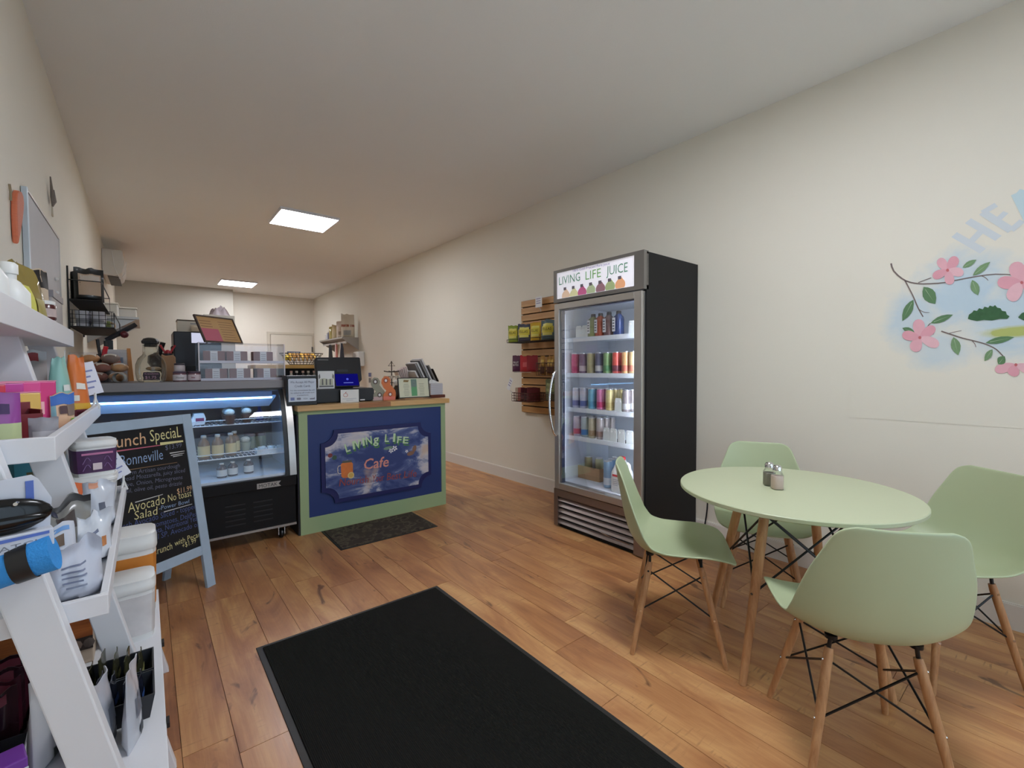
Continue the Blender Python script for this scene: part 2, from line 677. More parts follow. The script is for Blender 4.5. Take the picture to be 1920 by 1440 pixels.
# y, z, half width, edge curl
PROF = [(0.232, 0.418, 0.196, 0.006), (0.19, 0.434, 0.214, 0.020), (0.11, 0.434, 0.226, 0.034), (0.02, 0.424, 0.232, 0.044), (-0.07, 0.417, 0.233, 0.056),
        (-0.145, 0.432, 0.232, 0.068), (-0.195, 0.482, 0.230, 0.072), (-0.222, 0.555, 0.222, 0.066), (-0.240, 0.64, 0.205, 0.052), (-0.255, 0.725, 0.176, 0.036), (-0.268, 0.805, 0.150, 0.018)]


def shell_fn(u, v):
    a = catmull(PROF, v)
    b0, b1 = catmull(PROF, max(v - 0.01, 0)), catmull(PROF, min(v + 0.01, 1))
    ty, tz = b1[0] - b0[0], b1[1] - b0[1]
    l = math.hypot(ty, tz)
    ny, nz = tz / l, -ty / l
    q = 2 * u - 1
    wd = a[2]
    rf = 1.0
    if v < 0.13:
        e = 1 - v / 0.13
        rf = max(1 - e ** 2.8, 0) ** (1 / 2.8)
    elif v > 0.925:
        e = (v - 0.925) / 0.075
        rf = 0.70 + 0.30 * max(1 - e ** 2.2, 0) ** (1 / 2.2)
    x = q * wd * rf
    lift = a[3] * abs(q * (0.3 + 0.7 * rf)) ** 2.4
    return (x, a[0] + ny * lift, a[1] + nz * lift)


def make_chair():
    t = thing('dining_chair', '', 'chair', (0, 0, 0), 0, 'green shell chairs around the round table')
    vmap = lambda v: 0.5 - 0.5 * cos(pi * v) if False else v
    mb = MB().grid(lambda u, v: shell_fn(0.5 - 0.5 * cos(pi * (0.12 + 0.76 * u)) / cos(pi * 0.12), v), 18, 44)
    me = mesh('seat_shell', mb, green, smooth=80, merge=True)
    o = obj('seat_shell', me, None, t)
    m = o.modifiers.new('thickness', 'SOLIDIFY')
    m.thickness = 0.0085
    m.offset = 0
    m2 = o.modifiers.new('round', 'SUBSURF')
    m2.levels = m2.render_levels = 1
    top, foot = {}, {}
    for sx in (-1, 1):
        for sy in (-1, 1):
            a = Vector((sx * 0.115, sy * 0.105 - 0.01, 0.385))
            b = Vector((sx * 0.1875, sy * 0.1875, 0.0))
            top[sx, sy], foot[sx, sy] = a, b
            P = lambda s: a.lerp(b, s)
            leg = obj('leg', MB().tube([P(0), P(0.06), P(0.45), P(0.97), P(1)], 0.01, 12, rs=[0.0115, 0.0135, 0.0138, 0.0105, 0.0095]), beech, t, smooth=40)
            out = Vector((sx, 0, 0))
            for s in (0.09, 0.52):
                c = P(s)
                obj('bolt', MB().cyl(c + out * 0.0125, c + out * 0.0155, 0.0045, n=10), chrome, leg, smooth=40)
            # bracket to the shell
            zt = shell_fn(0.5 + sx * 0.115 / 0.46, 0.16 if sy > 0 else 0.43)[2]
            br = MB().tube([P(0.07), a + Vector((0, 0, 0.006)), Vector((a.x * 0.96, a.y, zt - 0.005))], 0.006, 8)
            br.cyl(Vector((a.x * 0.96, a.y, zt - 0.014)), Vector((a.x * 0.96, a.y, zt - 0.003)), 0.017, n=12)
            obj('bracket', br, black_metal, t, smooth=40)
    legs4 = [(-1, -1), (1, -1), (1, 1), (-1, 1)]
    for i in range(4):
        p, q = legs4[i], legs4[(i + 1) % 4]
        for a_, b_ in ((p, q), (q, p)):
            hi = top[a_].lerp(foot[a_], 0.09)
            lo = top[b_].lerp(foot[b_], 0.52)
            obj('cross_wire', MB().tube([hi, lo], 0.0036, 6), black_metal, t, smooth=60)
    return t


chair = make_chair()


def chair_at(o, c, d, label):
    o.location = (c[0], c[1], 0)
    o.rotation_euler = (0, 0, math.atan2(-d[0], d[1]))
    o['label'] = label


spots = [((1.874, 1.129), (0.567, -0.824), 'mint green shell chair beside the black fridge, its seat half shaded by the table'),
         ((1.765, 0.43), (0.79, 0.61), 'mint green shell chair turned with its back to the entrance mat'),
         ((2.545, 0.345), (-0.80, 0.60), 'mint green shell chair under the painted flower mural'),
         ((2.54, 1.03), (-0.90, -0.44), 'mint green shell chair pushed in between the table and the right wall')]
chairs = [chair] + [copy_tree(chair) for _ in spots[1:]]
for o, (c, d, l) in zip(chairs, spots):
    chair_at(o, c, d, l)

TC, TZ, TR = Vector((2.15, 0.755)), 0.717, 0.445
t = thing('dining_table', 'round mint green table on four splayed beech legs', 'table', (TC.x, TC.y, 0))
obj('tabletop', MB().lathe([(TR - 0.004, TZ - 0.018), (TR, TZ - 0.015), (TR, TZ - 0.003), (TR - 0.003, TZ)], 96), table_green, t, smooth=40)
tt, tf = [], []
for i in range(4):
    a = radians(175 - 90 * i)
    d = Vector((cos(a), sin(a), 0))
    tp, ft = d * 0.205 + Vector((0, 0, TZ - 0.03)), d * 0.365
    tt.append(tp)
    tf.append(ft)
    leg = obj('leg', MB().tube([tp, tp.lerp(ft, 0.3), tp.lerp(ft, 0.96), ft], 0.02, 14, rs=[0.018, 0.0195, 0.0145, 0.0135]), beech, t, smooth=40)
    for s in (0.08, 0.5):
        c = tp.lerp(ft, s)
        obj('bolt', MB().cyl(c + d * 0.017, c + d * 0.021, 0.005, n=10), chrome, leg, smooth=40)
for i in range(4):
    j = (i + 1) % 4
    for a, b_ in ((i, j), (j, i)):
        obj('cross_wire', MB().tube([tt[a].lerp(tf[a], 0.06), tt[b_].lerp(tf[b_], 0.5)], 0.0045, 6), black_metal, t, smooth=60)
fr_ = MB()
for i in range(4):
    fr_.tube([tt[i] + Vector((0, 0, 0.006)), tt[(i + 1) % 4] + Vector((0, 0, 0.006))], 0.006, 6)
obj('under_frame', fr_, black_metal, t)

# shakers
sh_glass = clear('shaker_glass', (248, 250, 248), 0.4, 0.05)


def shaker(px, py, label, fill):
    p = atZ(px, py, TZ)
    t = thing('shaker', label, 'shaker', p, radians(40), 'shakers on the round table')
    obj('glass_body', MB().lathe([(0.020, 0), (0.0215, 0.004), (0.0215, 0.062), (0.017, 0.071), (0.015, 0.076)], 16, sq=6), sh_glass, t, smooth=40)
    obj('filling', MB().lathe([(0.0195, 0.003), (0.0208, 0.006), (0.0208, 0.058)], 16, sq=6), fill, t, smooth=40)
    obj('cap', MB().lathe([(0.0175, 0.076), (0.018, 0.079), (0.0175, 0.094), (0.013, 0.102), (0.004, 0.105)], 16), chrome, t, smooth=50)


shaker(1442, 910, 'glass pepper shaker with chrome cap standing behind the salt', mat('ground_pepper', (150, 144, 132), 0.9, var=0.4, vscale=400))
shaker(1457, 917, 'glass shaker of pale pink salt with chrome cap', mat('pink_salt', (226, 200, 190), 0.8, var=0.05, vscale=300))
# ================================================================== glass-door drinks fridge
FX, FY0, FWID, FDEP, FH = 2.48, 2.55, 0.82, 0.655, 1.98
fridge = thing('drinks_fridge', 'tall black glass-door drinks fridge with lit juice sign against the right wall', 'fridge', (FX, FY0, 0), radians(-90))
# local: x runs towards the window, y into the fridge, z up
fr_black = mat('fridge_black', (19, 19, 22), 0.5, var=0.12, vscale=4, spec=0.3)
body = MB()
body.b(0, 0.02, 0.05, FDEP, 0.055, 1.985).b(FWID - 0.02, FWID, 0.03, FDEP, 0.055, 1.985)
body.b(0.02, FWID - 0.02, FDEP - 0.02, FDEP, 0.055, 1.985).b(0.02, FWID - 0.02, 0.05, FDEP - 0.02, 1.965, 1.985).b(0.02, FWID - 0.02, 0.05, FDEP - 0.02, 0.055, 0.07)
obj('body', body, fr_black, fridge)
obj('base', MB().b(0.03, FWID - 0.01, 0.03, FDEP, 0.0, 0.055), black_matte, fridge)
liner_m = mat('fridge_liner', (226, 232, 240), 0.4)
lin_ = MB()
lin_.b(0.02, 0.05, 0.055, 0.60, 0.36, 1.72).b(FWID - 0.05, FWID - 0.02, 0.055, 0.60, 0.36, 1.72).b(0.02, FWID - 0.02, 0.60, 0.615, 0.36, 1.72)
lin_.b(0.02, FWID - 0.02, 0.055, 0.60, 0.34, 0.36).b(0.02, FWID - 0.02, 0.055, 0.60, 1.72, 1.74)
obj('liner', lin_, liner_m, fridge)
# header
hd = MB()
hd.b(0, FWID, 0.0, 0.05, 1.745, 1.772).b(0, FWID, 0.0, 0.05, 1.972, 1.992).b(0, 0.03, 0, 0.05, 1.772, 1.972).b(FWID - 0.075, FWID, 0, 0.05, 1.772, 1.972)
header = obj('sign_housing', hd, mat('housing_grey', (134, 130, 126), 0.4, 0.6), fridge)
HM = frame((FX - 0.0 + 0.008, FY0, 0), (0, -1, 0), (0, 0, 1))
sign_m = mat('backlit_sign', (238, 236, 244), 0.4, emit=(238, 236, 246), es=0.42)
obj('sign_panel', MB().b(0.03, FWID - 0.075, 0.010, 0.03, 1.772, 1.972), sign_m, header)


def lit(name, rgb, e=0.22):
    return mat(name, rgb, 0.5, emit=rgb, es=e)


SM = frame((FX + 0.0095, FY0, 0), (0, -1, 0), (0, 0, 1))
sg = [lit('sign_green', (120, 178, 96), 0.12), lit('sign_teal', (96, 150, 116), 0.12)]
lettering('LIVING', (1048.5, 535), (1088, 526), SM, sg[1], header, h=0.062, thin=0.0)
lettering('LIFE', (1098, 525), (1127, 519), SM, sg[0], header, h=0.062, thin=0.0)
lettering('JUICE', (1137, 516.5), (1177, 509), SM, sg[1], header, h=0.062, thin=0.0)
lettering('100% Cold Pressed Pure Juice', (1074, 510), (1143, 496), SM, lit('sign_violet', (110, 96, 150), 0.1), header, h=0.017)
capm = lit('sign_cap', (98, 92, 100), 0.2)
for (bx, by), (cx, cy), rgb in (((1061, 554), (1059.5, 541.5), (238, 206, 178)), ((1076, 552), (1075, 539), (226, 222, 172)), ((1091.5, 548), (1091, 535.5), (198, 98, 142)),
                                ((1108, 544), (1107.5, 532.5), (178, 192, 152)), ((1126, 541), (1125, 529), (152, 112, 122)), ((1144, 537), (1143, 525), (168, 184, 132)), ((1163, 533), (1162, 520.5), (240, 176, 130))):
    x, y = hit(bx, by, SM)
    r = 0.039
    ph = [(x + r * 1.08 * cos(q), max(y + r * sin(q) - 0.002, 1.776)) for q in [radians(a) for a in range(-90, 65, 12)]] + [(x + 0.014, y + 0.045), (x - 0.014, y + 0.045)] + [(x + r * 1.08 * cos(q), max(y + r * sin(q) - 0.002, 1.776)) for q in [radians(a) for a in range(116, 270, 12)]]
    b_ = obj('printed_bottle', MB().flat(ph, SM, 0.0012), lit('print%d_%d_%d' % rgb, rgb), header, W=True)
    x, y = hit(cx, cy, SM)
    obj('printed_cap', MB().flat([(x - 0.014, y - 0.011), (x + 0.014, y - 0.011), (x + 0.014, y + 0.011), (x - 0.014, y + 0.011)], SM, 0.0018), capm, header, W=True)
# door
DZ0, DZ1 = 0.305, 1.735
dm = MB()
dx0, dx1 = 0.012, FWID - 0.012
dm.b(dx0, dx0 + 0.05, -0.005, 0.045, DZ0, DZ1).b(dx1 - 0.06, dx1, -0.005, 0.045, DZ0, DZ1)
dm.b(dx0 + 0.05, dx1 - 0.06, -0.005, 0.045, DZ1 - 0.045, DZ1).b(dx0 + 0.05, dx1 - 0.06, -0.005, 0.045, DZ0, DZ0 + 0.05)
door = obj('door', dm, alu, fridge, bevel=0.003)
gk = MB()
for g in ((dx0 + 0.05, dx0 + 0.066, DZ0 + 0.05, DZ1 - 0.045), (dx1 - 0.070, dx1 - 0.06, DZ0 + 0.05, DZ1 - 0.045)):
    gk.b(g[0], g[1], 0.012, 0.045, g[2], g[3])
gk.b(dx0 + 0.066, dx1 - 0.070, 0.012, 0.045, DZ1 - 0.053, DZ1 - 0.045)
obj('gasket', gk, mat('gasket', (58, 66, 88), 0.5), door)
obj('glass_pane', MB().b(dx0 + 0.05, dx1 - 0.06, 0.006, 0.010, DZ0 + 0.05, DZ1 - 0.045), glass, door)
hp = [Vector((0.03, -0.004, 1.22)), Vector((0.026, -0.03, 1.19)), Vector((0.016, -0.052, 1.08)), Vector((0.012, -0.058, 0.97)), Vector((0.016, -0.052, 0.86)), Vector((0.026, -0.03, 0.75)), Vector((0.03, -0.004, 0.72))]
obj('handle', MB().tube([Vector(catmull([tuple(p) for p in hp], s / 18)) for s in range(19)], 0.009, 10), chrome, door, smooth=60)
obj('sticker', MB().b(dx1 - 0.115, dx1 - 0.068, 0.0045, 0.0058, DZ0 + 0.055, DZ0 + 0.095), mat('blue_sticker', (40, 96, 150), 0.5), door)
# lower grille
kp = MB()
kp.b(0, 0.04, 0, 0.05, 0.012, 0.30).b(FWID - 0.07, FWID, -0.004, 0.05, 0.012, 0.30).b(0.04, FWID - 0.07, 0.0, 0.05, 0.245, 0.30)
grille = obj('grille', kp, mat('grille_steel', (150, 138, 132), 0.4, 0.9), fridge)
obj('grille_recess', MB().b(0.04, FWID - 0.07, 0.035, 0.05, 0.012, 0.245), black_matte, grille)
sl_mesh = mesh('louvre', MB().box((0, 0, 0), (FWID - 0.11, 0.006, 0.034), Matrix.Rotation(radians(-38), 3, 'X')), mat('grille_steel', (150, 138, 132), 0.4, 0.9))
for i in range(5):
    o = obj('louvre', sl_mesh, None, grille)
    o.location = ((0.04 + FWID - 0.07) / 2, 0.018, 0.222 - i * 0.044)
nb = MB().tube([(0.43, -0.004, 0.088), (0.47, -0.006, 0.084), (0.56, -0.006, 0.074), (0.72, -0.006, 0.066)], 0.003, 6)
obj('name_badge', nb, chrome, grille, smooth=60)
# interior light strips
led = emitter('fridge_led', (226, 238, 255), 60.0)
led_soft = emitter('fridge_led_soft', (226, 238, 255), 3.0)
obj('light_strip', MB().b(0.0505, 0.054, 0.057, 0.072, 0.42, 1.66), led_soft, fridge)
obj('light_strip', MB().b(FWID - 0.062, FWID - 0.0505, 0.057, 0.068, 0.42, 1.66), led, fridge)
# shelves
SHZ = (1.472, 1.20, 0.932, 0.712)
sm = mat('shelf_white', (228, 234, 240), 0.4)
for z in SHZ:
    sh = obj('shelf', MB().b(0.05, FWID - 0.05, 0.095, 0.108, z - 0.028, z + 0.004), sm, fridge)
    wr = MB().b(0.05, FWID - 0.05, 0.57, 0.578, z - 0.008, z)
    for i in range(28):
        x = 0.06 + i * (FWID - 0.12) / 27
        wr.b(x - 0.002, x + 0.002, 0.108, 0.57, z - 0.005, z - 0.001)
    o = obj('shelf_wires', wr, sm, sh)
    o['kind'] = 'stuff'
cord = MB().tube([Vector(catmull([(2.62, 1.735, 0.0), (2.9, 1.70, 0.004), (3.06, 1.68, 0.02), (3.11, 1.66, 0.22), (3.12, 1.67, 0.42), (3.125, 1.69, 0.5)], i / 20)) + Vector((0, -0.03, 0.006)) for i in range(21)], 0.005, 6)
tag(obj('power_cord', cord, black, smooth=60), 'thin black power cord hanging behind the fridge by the baseboard', 'cord')


# ------------------------------------------------------------------ drinks
def fpt(px, py, ly):
    """pixel on the upright plane ly behind the fridge front -> world point"""
    return atX(px, py, FX + ly)


_can = {}


def can_parts(r, h):
    k = (r, h)
    if k not in _can:
        bodym = [(r * 0.80, 0.0), (r * 0.93, 0.004), (r, 0.014), (r, h - 0.018), (r * 0.90, h - 0.007)]
        lid = [(r * 0.90, h - 0.007), (r * 0.92, h - 0.002), (r * 0.90, h), (r * 0.84, h - 0.001), (r * 0.80, h - 0.006), (0.0, h - 0.006)]
        band = [(r + 0.0006, h * 0.12), (r + 0.0006, h * 0.38)]
        _can[k] = (bodym, lid, band)
    return _can[k]


can_metal = mat('can_aluminium', (214, 216, 220), 0.28, 1.0)
_meshes = {}


def mcache(key, fn):
    if key not in _meshes:
        _meshes[key] = fn()
    return _meshes[key]


def can(loc, rgb, band, label, group, r=0.0285, h=0.157, name='drink_can'):
    t = thing(name, label, 'can', loc, random.uniform(0, 6), group)
    b_, l_, n_ = can_parts(r, h)
    obj('can_body', mcache(('cb', r, h, rgb), lambda: mesh('can_body', MB().lathe(b_, 16), mat('can_%d_%d_%d' % rgb, rgb, 0.3, 0.25, var=0.12, vscale=25), smooth=45)), None, t)
    obj('can_lid', mcache(('cl', r, h), lambda: mesh('can_lid', MB().lathe(l_, 16), can_metal, smooth=40)), None, t)
    if band:
        obj('printed_band', mcache(('cn', r, h, band), lambda: mesh('printed_band', MB().lathe(n_, 16), mat('can_%d_%d_%d' % band, band, 0.35, 0.2), smooth=45)), None, t)
    return t


def row(shelf_i, items, ly, shelfname):
    for px, rgb, band, cl in items:
        z = SHZ[shelf_i]
        y = fpt(px, 660, ly).y
        for dpt in range(3):
            lab = 'slim %s drink can %s %s' % (cl, ('at the front of', 'second in line on', 'third in line on')[dpt], shelfname)
            can((FX + ly + dpt * 0.066, y, z), rgb, band, lab, 'slim cans in the drinks fridge')


row(1, [(1078, (206, 92, 128), (190, 60, 110), 'hot pink'), (1093, (122, 96, 118), (196, 180, 186), 'mauve'), (1107.5, (168, 160, 122), None, 'khaki'), (1123, (92, 92, 110), (190, 188, 186), 'slate grey'),
        (1138.5, (128, 158, 108), (88, 136, 90), 'leaf green'), (1155.5, (206, 92, 82), (110, 54, 66), 'red'), (1173.5, (226, 178, 124), (206, 120, 100), 'orange'), (1187, (216, 186, 140), (206, 128, 108), 'pale amber')], 0.145, 'the second fridge shelf')
row(2, [(1080, (206, 206, 218), (120, 120, 160), 'white and grey'), (1094.5, (196, 196, 212), (100, 110, 160), 'white and violet'), (1110, (112, 170, 196), (80, 146, 180), 'sky blue'), (1126, (206, 122, 162), (188, 56, 104), 'magenta'),
        (1143, (206, 190, 132), (180, 160, 100), 'pale yellow'), (1175, (150, 140, 140), (206, 206, 206), 'silver brown')], 0.145, 'the third fridge shelf')
row(3, [(1082, (206, 190, 200), (216, 92, 100), 'red footed'), (1096.5, (180, 190, 190), (80, 130, 186), 'blue footed'), (1110.5, (196, 186, 160), (168, 140, 108), 'sand coloured'), (1125.5, (190, 180, 176), (150, 126, 116), 'taupe')], 0.145, 'the fourth fridge shelf')
# spring pushers (white plastic paddles) where the lanes are empty
paddle_m = mat('pusher_plastic', (222, 226, 222), 0.35)


def pusher(px, z, ly, where):
    y = fpt(px, 700, ly).y
    t = thing('shelf_pusher', 'white plastic shelf pusher %s' % where, 'pusher', (FX + ly, y, z), radians(-90), 'shelf pushers in the fridge')
    obj('paddle', MB().prism([(-0.030, 0), (0.030, 0), (0.030, 0.075), (0.022, 0.095), (-0.022, 0.095), (-0.030, 0.075)], 0.006, Matrix.Rotation(radians(90), 4, 'X')), paddle_m, t)
    obj('lane_foot', MB().b(-0.03, 0.03, 0.0, 0.10, 0.0, 0.006), black, t)
    for sx in (-1, 1):
        obj('stop', MB().lathe([(0.0, -0.001), (0.008, 0.0), (0.008, 0.003), (0.0, 0.003)], 10, (sx * 0.017, -0.007, 0.072), Matrix.Rotation(radians(90), 3, 'X')), wht_plastic, t)


for px, wh in ((1138, 'in an empty lane beside the taupe can'), (1151, 'in the second empty lane of the fourth shelf'), (1166, 'in the third empty lane of the fourth shelf'), (1182, 'at the end of the fourth shelf')):
    pusher(px, SHZ[3], 0.125, wh)
pusher(1160, SHZ[2], 0.13, 'between the yellow and brown cans')
for px, wh in ((1086, 'at the left of the top shelf'), (1097, 'second from the left of the top shelf'), (1186, 'at the right end of the top shelf')):
    pusher(px, SHZ[0], 0.135, wh.replace('at the left of', 'alone at the far side of').replace('second from the left of', 'beside the olive juice bottle on').replace('at the right end of', 'beside the navy juice bottle on'))
# juice bottles on the top shelf
for px, rgb, cl in ((1112.5, (140, 146, 92), 'olive'), (1126, (176, 88, 62), 'rust red'), (1142, (120, 92, 90), 'brown plum'), (1160, (44, 62, 112), 'navy')):
    y = fpt(px, 610, 0.16).y
    t = thing('juice_bottle', '%s juice bottle with a white label on the top fridge shelf' % cl, 'bottle', (FX + 0.16, y, SHZ[0]), radians(-90), 'juice bottles in the fridge')
    jm = mat('juice_%s' % cl.replace(' ', '_'), rgb, 0.2, coat=0.5, var=0.1)
    obj('bottle_body', MB().lathe([(0.030, 0), (0.034, 0.006), (0.034, 0.115), (0.030, 0.135), (0.018, 0.148), (0.016, 0.156)], 18, sq=4), jm, t, smooth=45)
    obj('bottle_cap', MB().lathe([(0.018, 0.152), (0.018, 0.172), (0.016, 0.175)], 16), black, t, smooth=40)
    obj('bottle_label', MB().b(-0.030, -0.004, -0.0365, -0.0345, 0.03, 0.128), wht_paper, t)
    for i in range(4):
        obj('label_print', MB().b(-0.026, -0.010, -0.0372, -0.0366, 0.045 + i * 0.02, 0.052 + i * 0.02), ink, t)
# bottom shelf: box, jug, blue bottles
FZ = 0.36
p0 = fpt(1090, 905, 0.30)
t = thing('carton_tray', 'open brown cardboard tray on the fridge floor', 'box', (FX + 0.33, p0.y - 0.13, FZ + 0.001), radians(-90))
cb = MB().b(-0.13, 0.13, -0.11, -0.105, 0, 0.10).b(-0.13, 0.13, 0.105, 0.11, 0, 0.10).b(-0.13, -0.125, -0.105, 0.105, 0, 0.10).b(0.125, 0.13, -0.105, 0.105, 0, 0.10).b(-0.125, 0.125, -0.105, 0.105, 0, 0.004)
obj('tray', cb, cardboard, t)
can((FX + 0.33, p0.y - 0.05, FZ + 0.005), (178, 164, 128), None, 'pale gold can standing in the cardboard tray', 'slim cans in the drinks fridge', 0.032, 0.157)
can((FX + 0.30, p0.y - 0.19, FZ + 0.005), (186, 186, 150), None, 'pale green can standing in the cardboard tray', 'slim cans in the drinks fridge', 0.032, 0.168)
for i, (px, ly) in enumerate(((1140, 0.16), (1148, 0.235), (1155, 0.31))):
    q = fpt(px, 905, ly)
    can((FX + ly, q.y, FZ), (150, 182, 212), (226, 232, 240), ('light blue tall can beside the milk jug', 'light blue tall can second in line behind the milk jug', 'light blue tall can third in line behind the milk jug')[i], 'blue cans in the drinks fridge', 0.033, 0.20)
q = fpt(1164, 912, 0.13)
jug = thing('milk_jug', 'white plastic gallon milk jug with a red cap', 'jug', (FX + 0.145, q.y, FZ), radians(-90))
milk = mat('milk_plastic', (238, 238, 234), 0.4)
obj('jug_body', MB().lathe([(0.058, 0), (0.064, 0.008), (0.064, 0.125), (0.060, 0.145), (0.040, 0.195), (0.022, 0.222), (0.020, 0.232)], 24, sq=5), milk, jug, smooth=40)
obj('jug_handle', MB().tube([(0.045, 0, 0.21), (0.062, 0, 0.20), (0.068, 0, 0.15), (0.06, 0, 0.12)], 0.010, 8), milk, jug, smooth=60)
obj('jug_cap', MB().lathe([(0.024, 0.228), (0.024, 0.248), (0.021, 0.252)], 18), mat('red_cap', (200, 44, 52), 0.4), jug, smooth=40)
obj('jug_label', MB().b(-0.035, 0.030, -0.0652, -0.0645, 0.115, 0.130), mat('jug_red', (206, 60, 66), 0.5), jug)
for i in range(4):
    obj('jug_print', MB().b(-0.032, 0.012 + 0.006 * (i % 2), -0.0652, -0.0645, 0.052 + i * 0.013, 0.057 + i * 0.013), mat('pale_print', (176, 178, 190), 0.6), jug)

# ================================================================== slatwall with snacks
SX = XR - 0.034
oak = bpy.data.materials.new('slatwall_maple')
k = NT(oak)
k.p.inputs['Roughness'].default_value = 0.5
g_ = k.noise(k.mapping((1, 2.5, 40)), 1.0, 4, 0.6)
k.l(k.ramp(g_, [(0.3, (182, 134, 82)), (0.7, (206, 160, 104))]), k.p.inputs['Base Color'])
sy0, sy1, sz0, sz1 = 2.62, 3.70, 0.775, 1.955
sw = thing('slatwall_panel', 'maple slatwall board of horizontal slats on the right wall behind the fridge', 'slatwall', (XR, (sy0 + sy1) / 2, sz0))
obj('backing', MB().b(-0.012, -0.001, -(sy1 - sy0) / 2, (sy1 - sy0) / 2, 0, sz1 - sz0), mat('slat_groove', (44, 28, 18), 0.9), sw)
pitch = (sz1 - sz0) / 16
slm = mesh('slat', MB().b(-0.034, -0.012, -(sy1 - sy0) / 2, (sy1 - sy0) / 2, 0.0055, pitch - 0.0055), oak, bevel=0.002)
for i in range(16):
    o = obj('slat', slm, None, sw)
    o.location = (0, 0, i * pitch)


# ------------------------------------------------------------------ bags and pouches
def pouch_mb(wd, h, d, seal=0.10, wr=0.25, seed=0, topw=1.0, nu=10, nv=12, base=True, crumple=0.0):
    """stand-up pouch: front and back sheets, flat seal at the top, full at the base; faces -y"""
    def fn(side):
        def f(u, v):
            q = 2 * u - 1
            body_ = 1 - abs(q) ** 3.0
            vv = v / (1 - seal)
            th = 0.0 if vv >= 1 else (1 - vv ** 1.7) ** 0.8 if base else sin(pi * min(vv, 1)) ** 0.6
            lowr = min(1, v / 0.05 + 0.35) if base else 1
            y = side * (d / 2 * body_ * th * lowr + 0.0012)
            ww = wd / 2 * (1 - 0.05 * body_ * th) * (1 + (topw - 1) * v)
            nz = noise.noise(Vector((q * 2.2 + seed * 7.3, v * 3.1, side * 1.7 + seed)))
            y += side * wr * d * 0.28 * nz * (1 - abs(q) ** 4) * min(1, v * 6) * (1.0 if th > 0 else 0.25)
            if side > 0:
                y = max(y, 0.0)
            else:
                y = min(y, 0.0)
            tz = 1 + crumple * 0.22 * v * noise.noise(Vector((q * 1.9 + seed * 3.1, seed * 1.3, 0.5)))
            yb = crumple * d * 0.9 * v ** 3 * noise.noise(Vector((q * 1.3 + seed, 4.2, seed * 0.7)))
            return (q * ww * (1 - 0.10 * crumple * v * abs(noise.noise(Vector((v * 2.5, seed * 2.2, 1.1))))), y + yb, v * h * tz)
        return f
    m = MB().grid(fn(-1), nu, nv)
    back = MB().grid(fn(1), nu, nv)
    b = len(m.v)
    m.add(back.v, [f[::-1] for f in back.f])
    n1 = nu + 1
    for j in range(nv):
        m.f.append((j * n1, (j + 1) * n1, b + (j + 1) * n1, b + j * n1))
        m.f.append((j * n1 + nu, b + j * n1 + nu, b + (j + 1) * n1 + nu, (j + 1) * n1 + nu))
    for i in range(nu):
        m.f.append((i, b + i, b + i + 1, i + 1))
        e = nv * n1
        m.f.append((e + i, e + i + 1, b + e + i + 1, b + e + i))
    return m


def pouch(label, loc, rz, wd, h, d, rgb, patches=(), group=None, seal=0.10, wr=0.25, seed=0, name='snack_bag', rough=0.3, tilt=0.0, side=0.0, topw=1.0, base=True, text=(), cat='bag', m=None, crumple=0.35):
    """patches: (x0, x1, z0, z1, rgb) printed areas wrapped on the front of the bag, in fractions of width and height"""
    t = thing(name, label, cat, loc, rz, group)
    mm = m or mat('bag_%d_%d_%d_%d' % (rgb + (int(rough * 100),)), rgb, rough, var=0.06, vscale=14, coat=0.15)
    mb = pouch_mb(wd, h, d, seal, wr, seed, topw, base=base, crumple=crumple)
    T = Matrix.Rotation(tilt, 4, 'X') @ Matrix.Rotation(side, 4, 'Y')
    zmin = min((T @ v).z for v in mb.v)
    T = Matrix.Translation((0, 0, -zmin)) @ T
    full = pouch_mb(wd, h, d, seal, wr, seed, topw, base=base, crumple=crumple)
    bag = obj('bag_body', mb.xf(T), mm, t, smooth=60)
    nu, nv = 10, 12

    def surf(fx, fz):
        # front sheet point at fractions
        u, v = fx * nu, fz * nv
        i, j = min(int(u), nu - 1), min(int(v), nv - 1)
        a, b = u - i, v - j
        P = lambda ii, jj: full.v[jj * (nu + 1) + ii]
        return P(i, j) * (1 - a) * (1 - b) + P(i + 1, j) * a * (1 - b) + P(i, j + 1) * (1 - a) * b + P(i + 1, j + 1) * a * b
    for n_, (x0, x1, z0, z1, c) in enumerate(patches):
        pb = MB().grid(lambda u, v: T @ (surf(x0 + (x1 - x0) * u, z0 + (z1 - z0) * v) + Vector((0, -0.0012 - 0.0006 * n_, 0))), 8, 8)
        obj('printed_panel', pb, c if not isinstance(c, tuple) else mat('ink_%d_%d_%d' % c, c, 0.5), t, smooth=60)
    for body_, x0, x1, z, c, hh in text:
        a, b_ = surf(x0, z), surf(x1, z)
        mid = surf((x0 + x1) / 2, z)
        yy = min(a.y, b_.y, mid.y) - 0.0035
        Mx = tmat(t) @ T @ frame((0, yy, 0), (1, 0, 0), (0, 0, 1))
        lettering(body_, (a.x, a.z), (b_.x, b_.z), Mx, c, t, h=hh, px=False)
    return t


ylw = (222, 206, 66)
txt_dk = mat('bag_text_dark', (34, 40, 26), 0.5)
txt_wt = mat('bag_text_white', (240, 238, 232), 0.5)
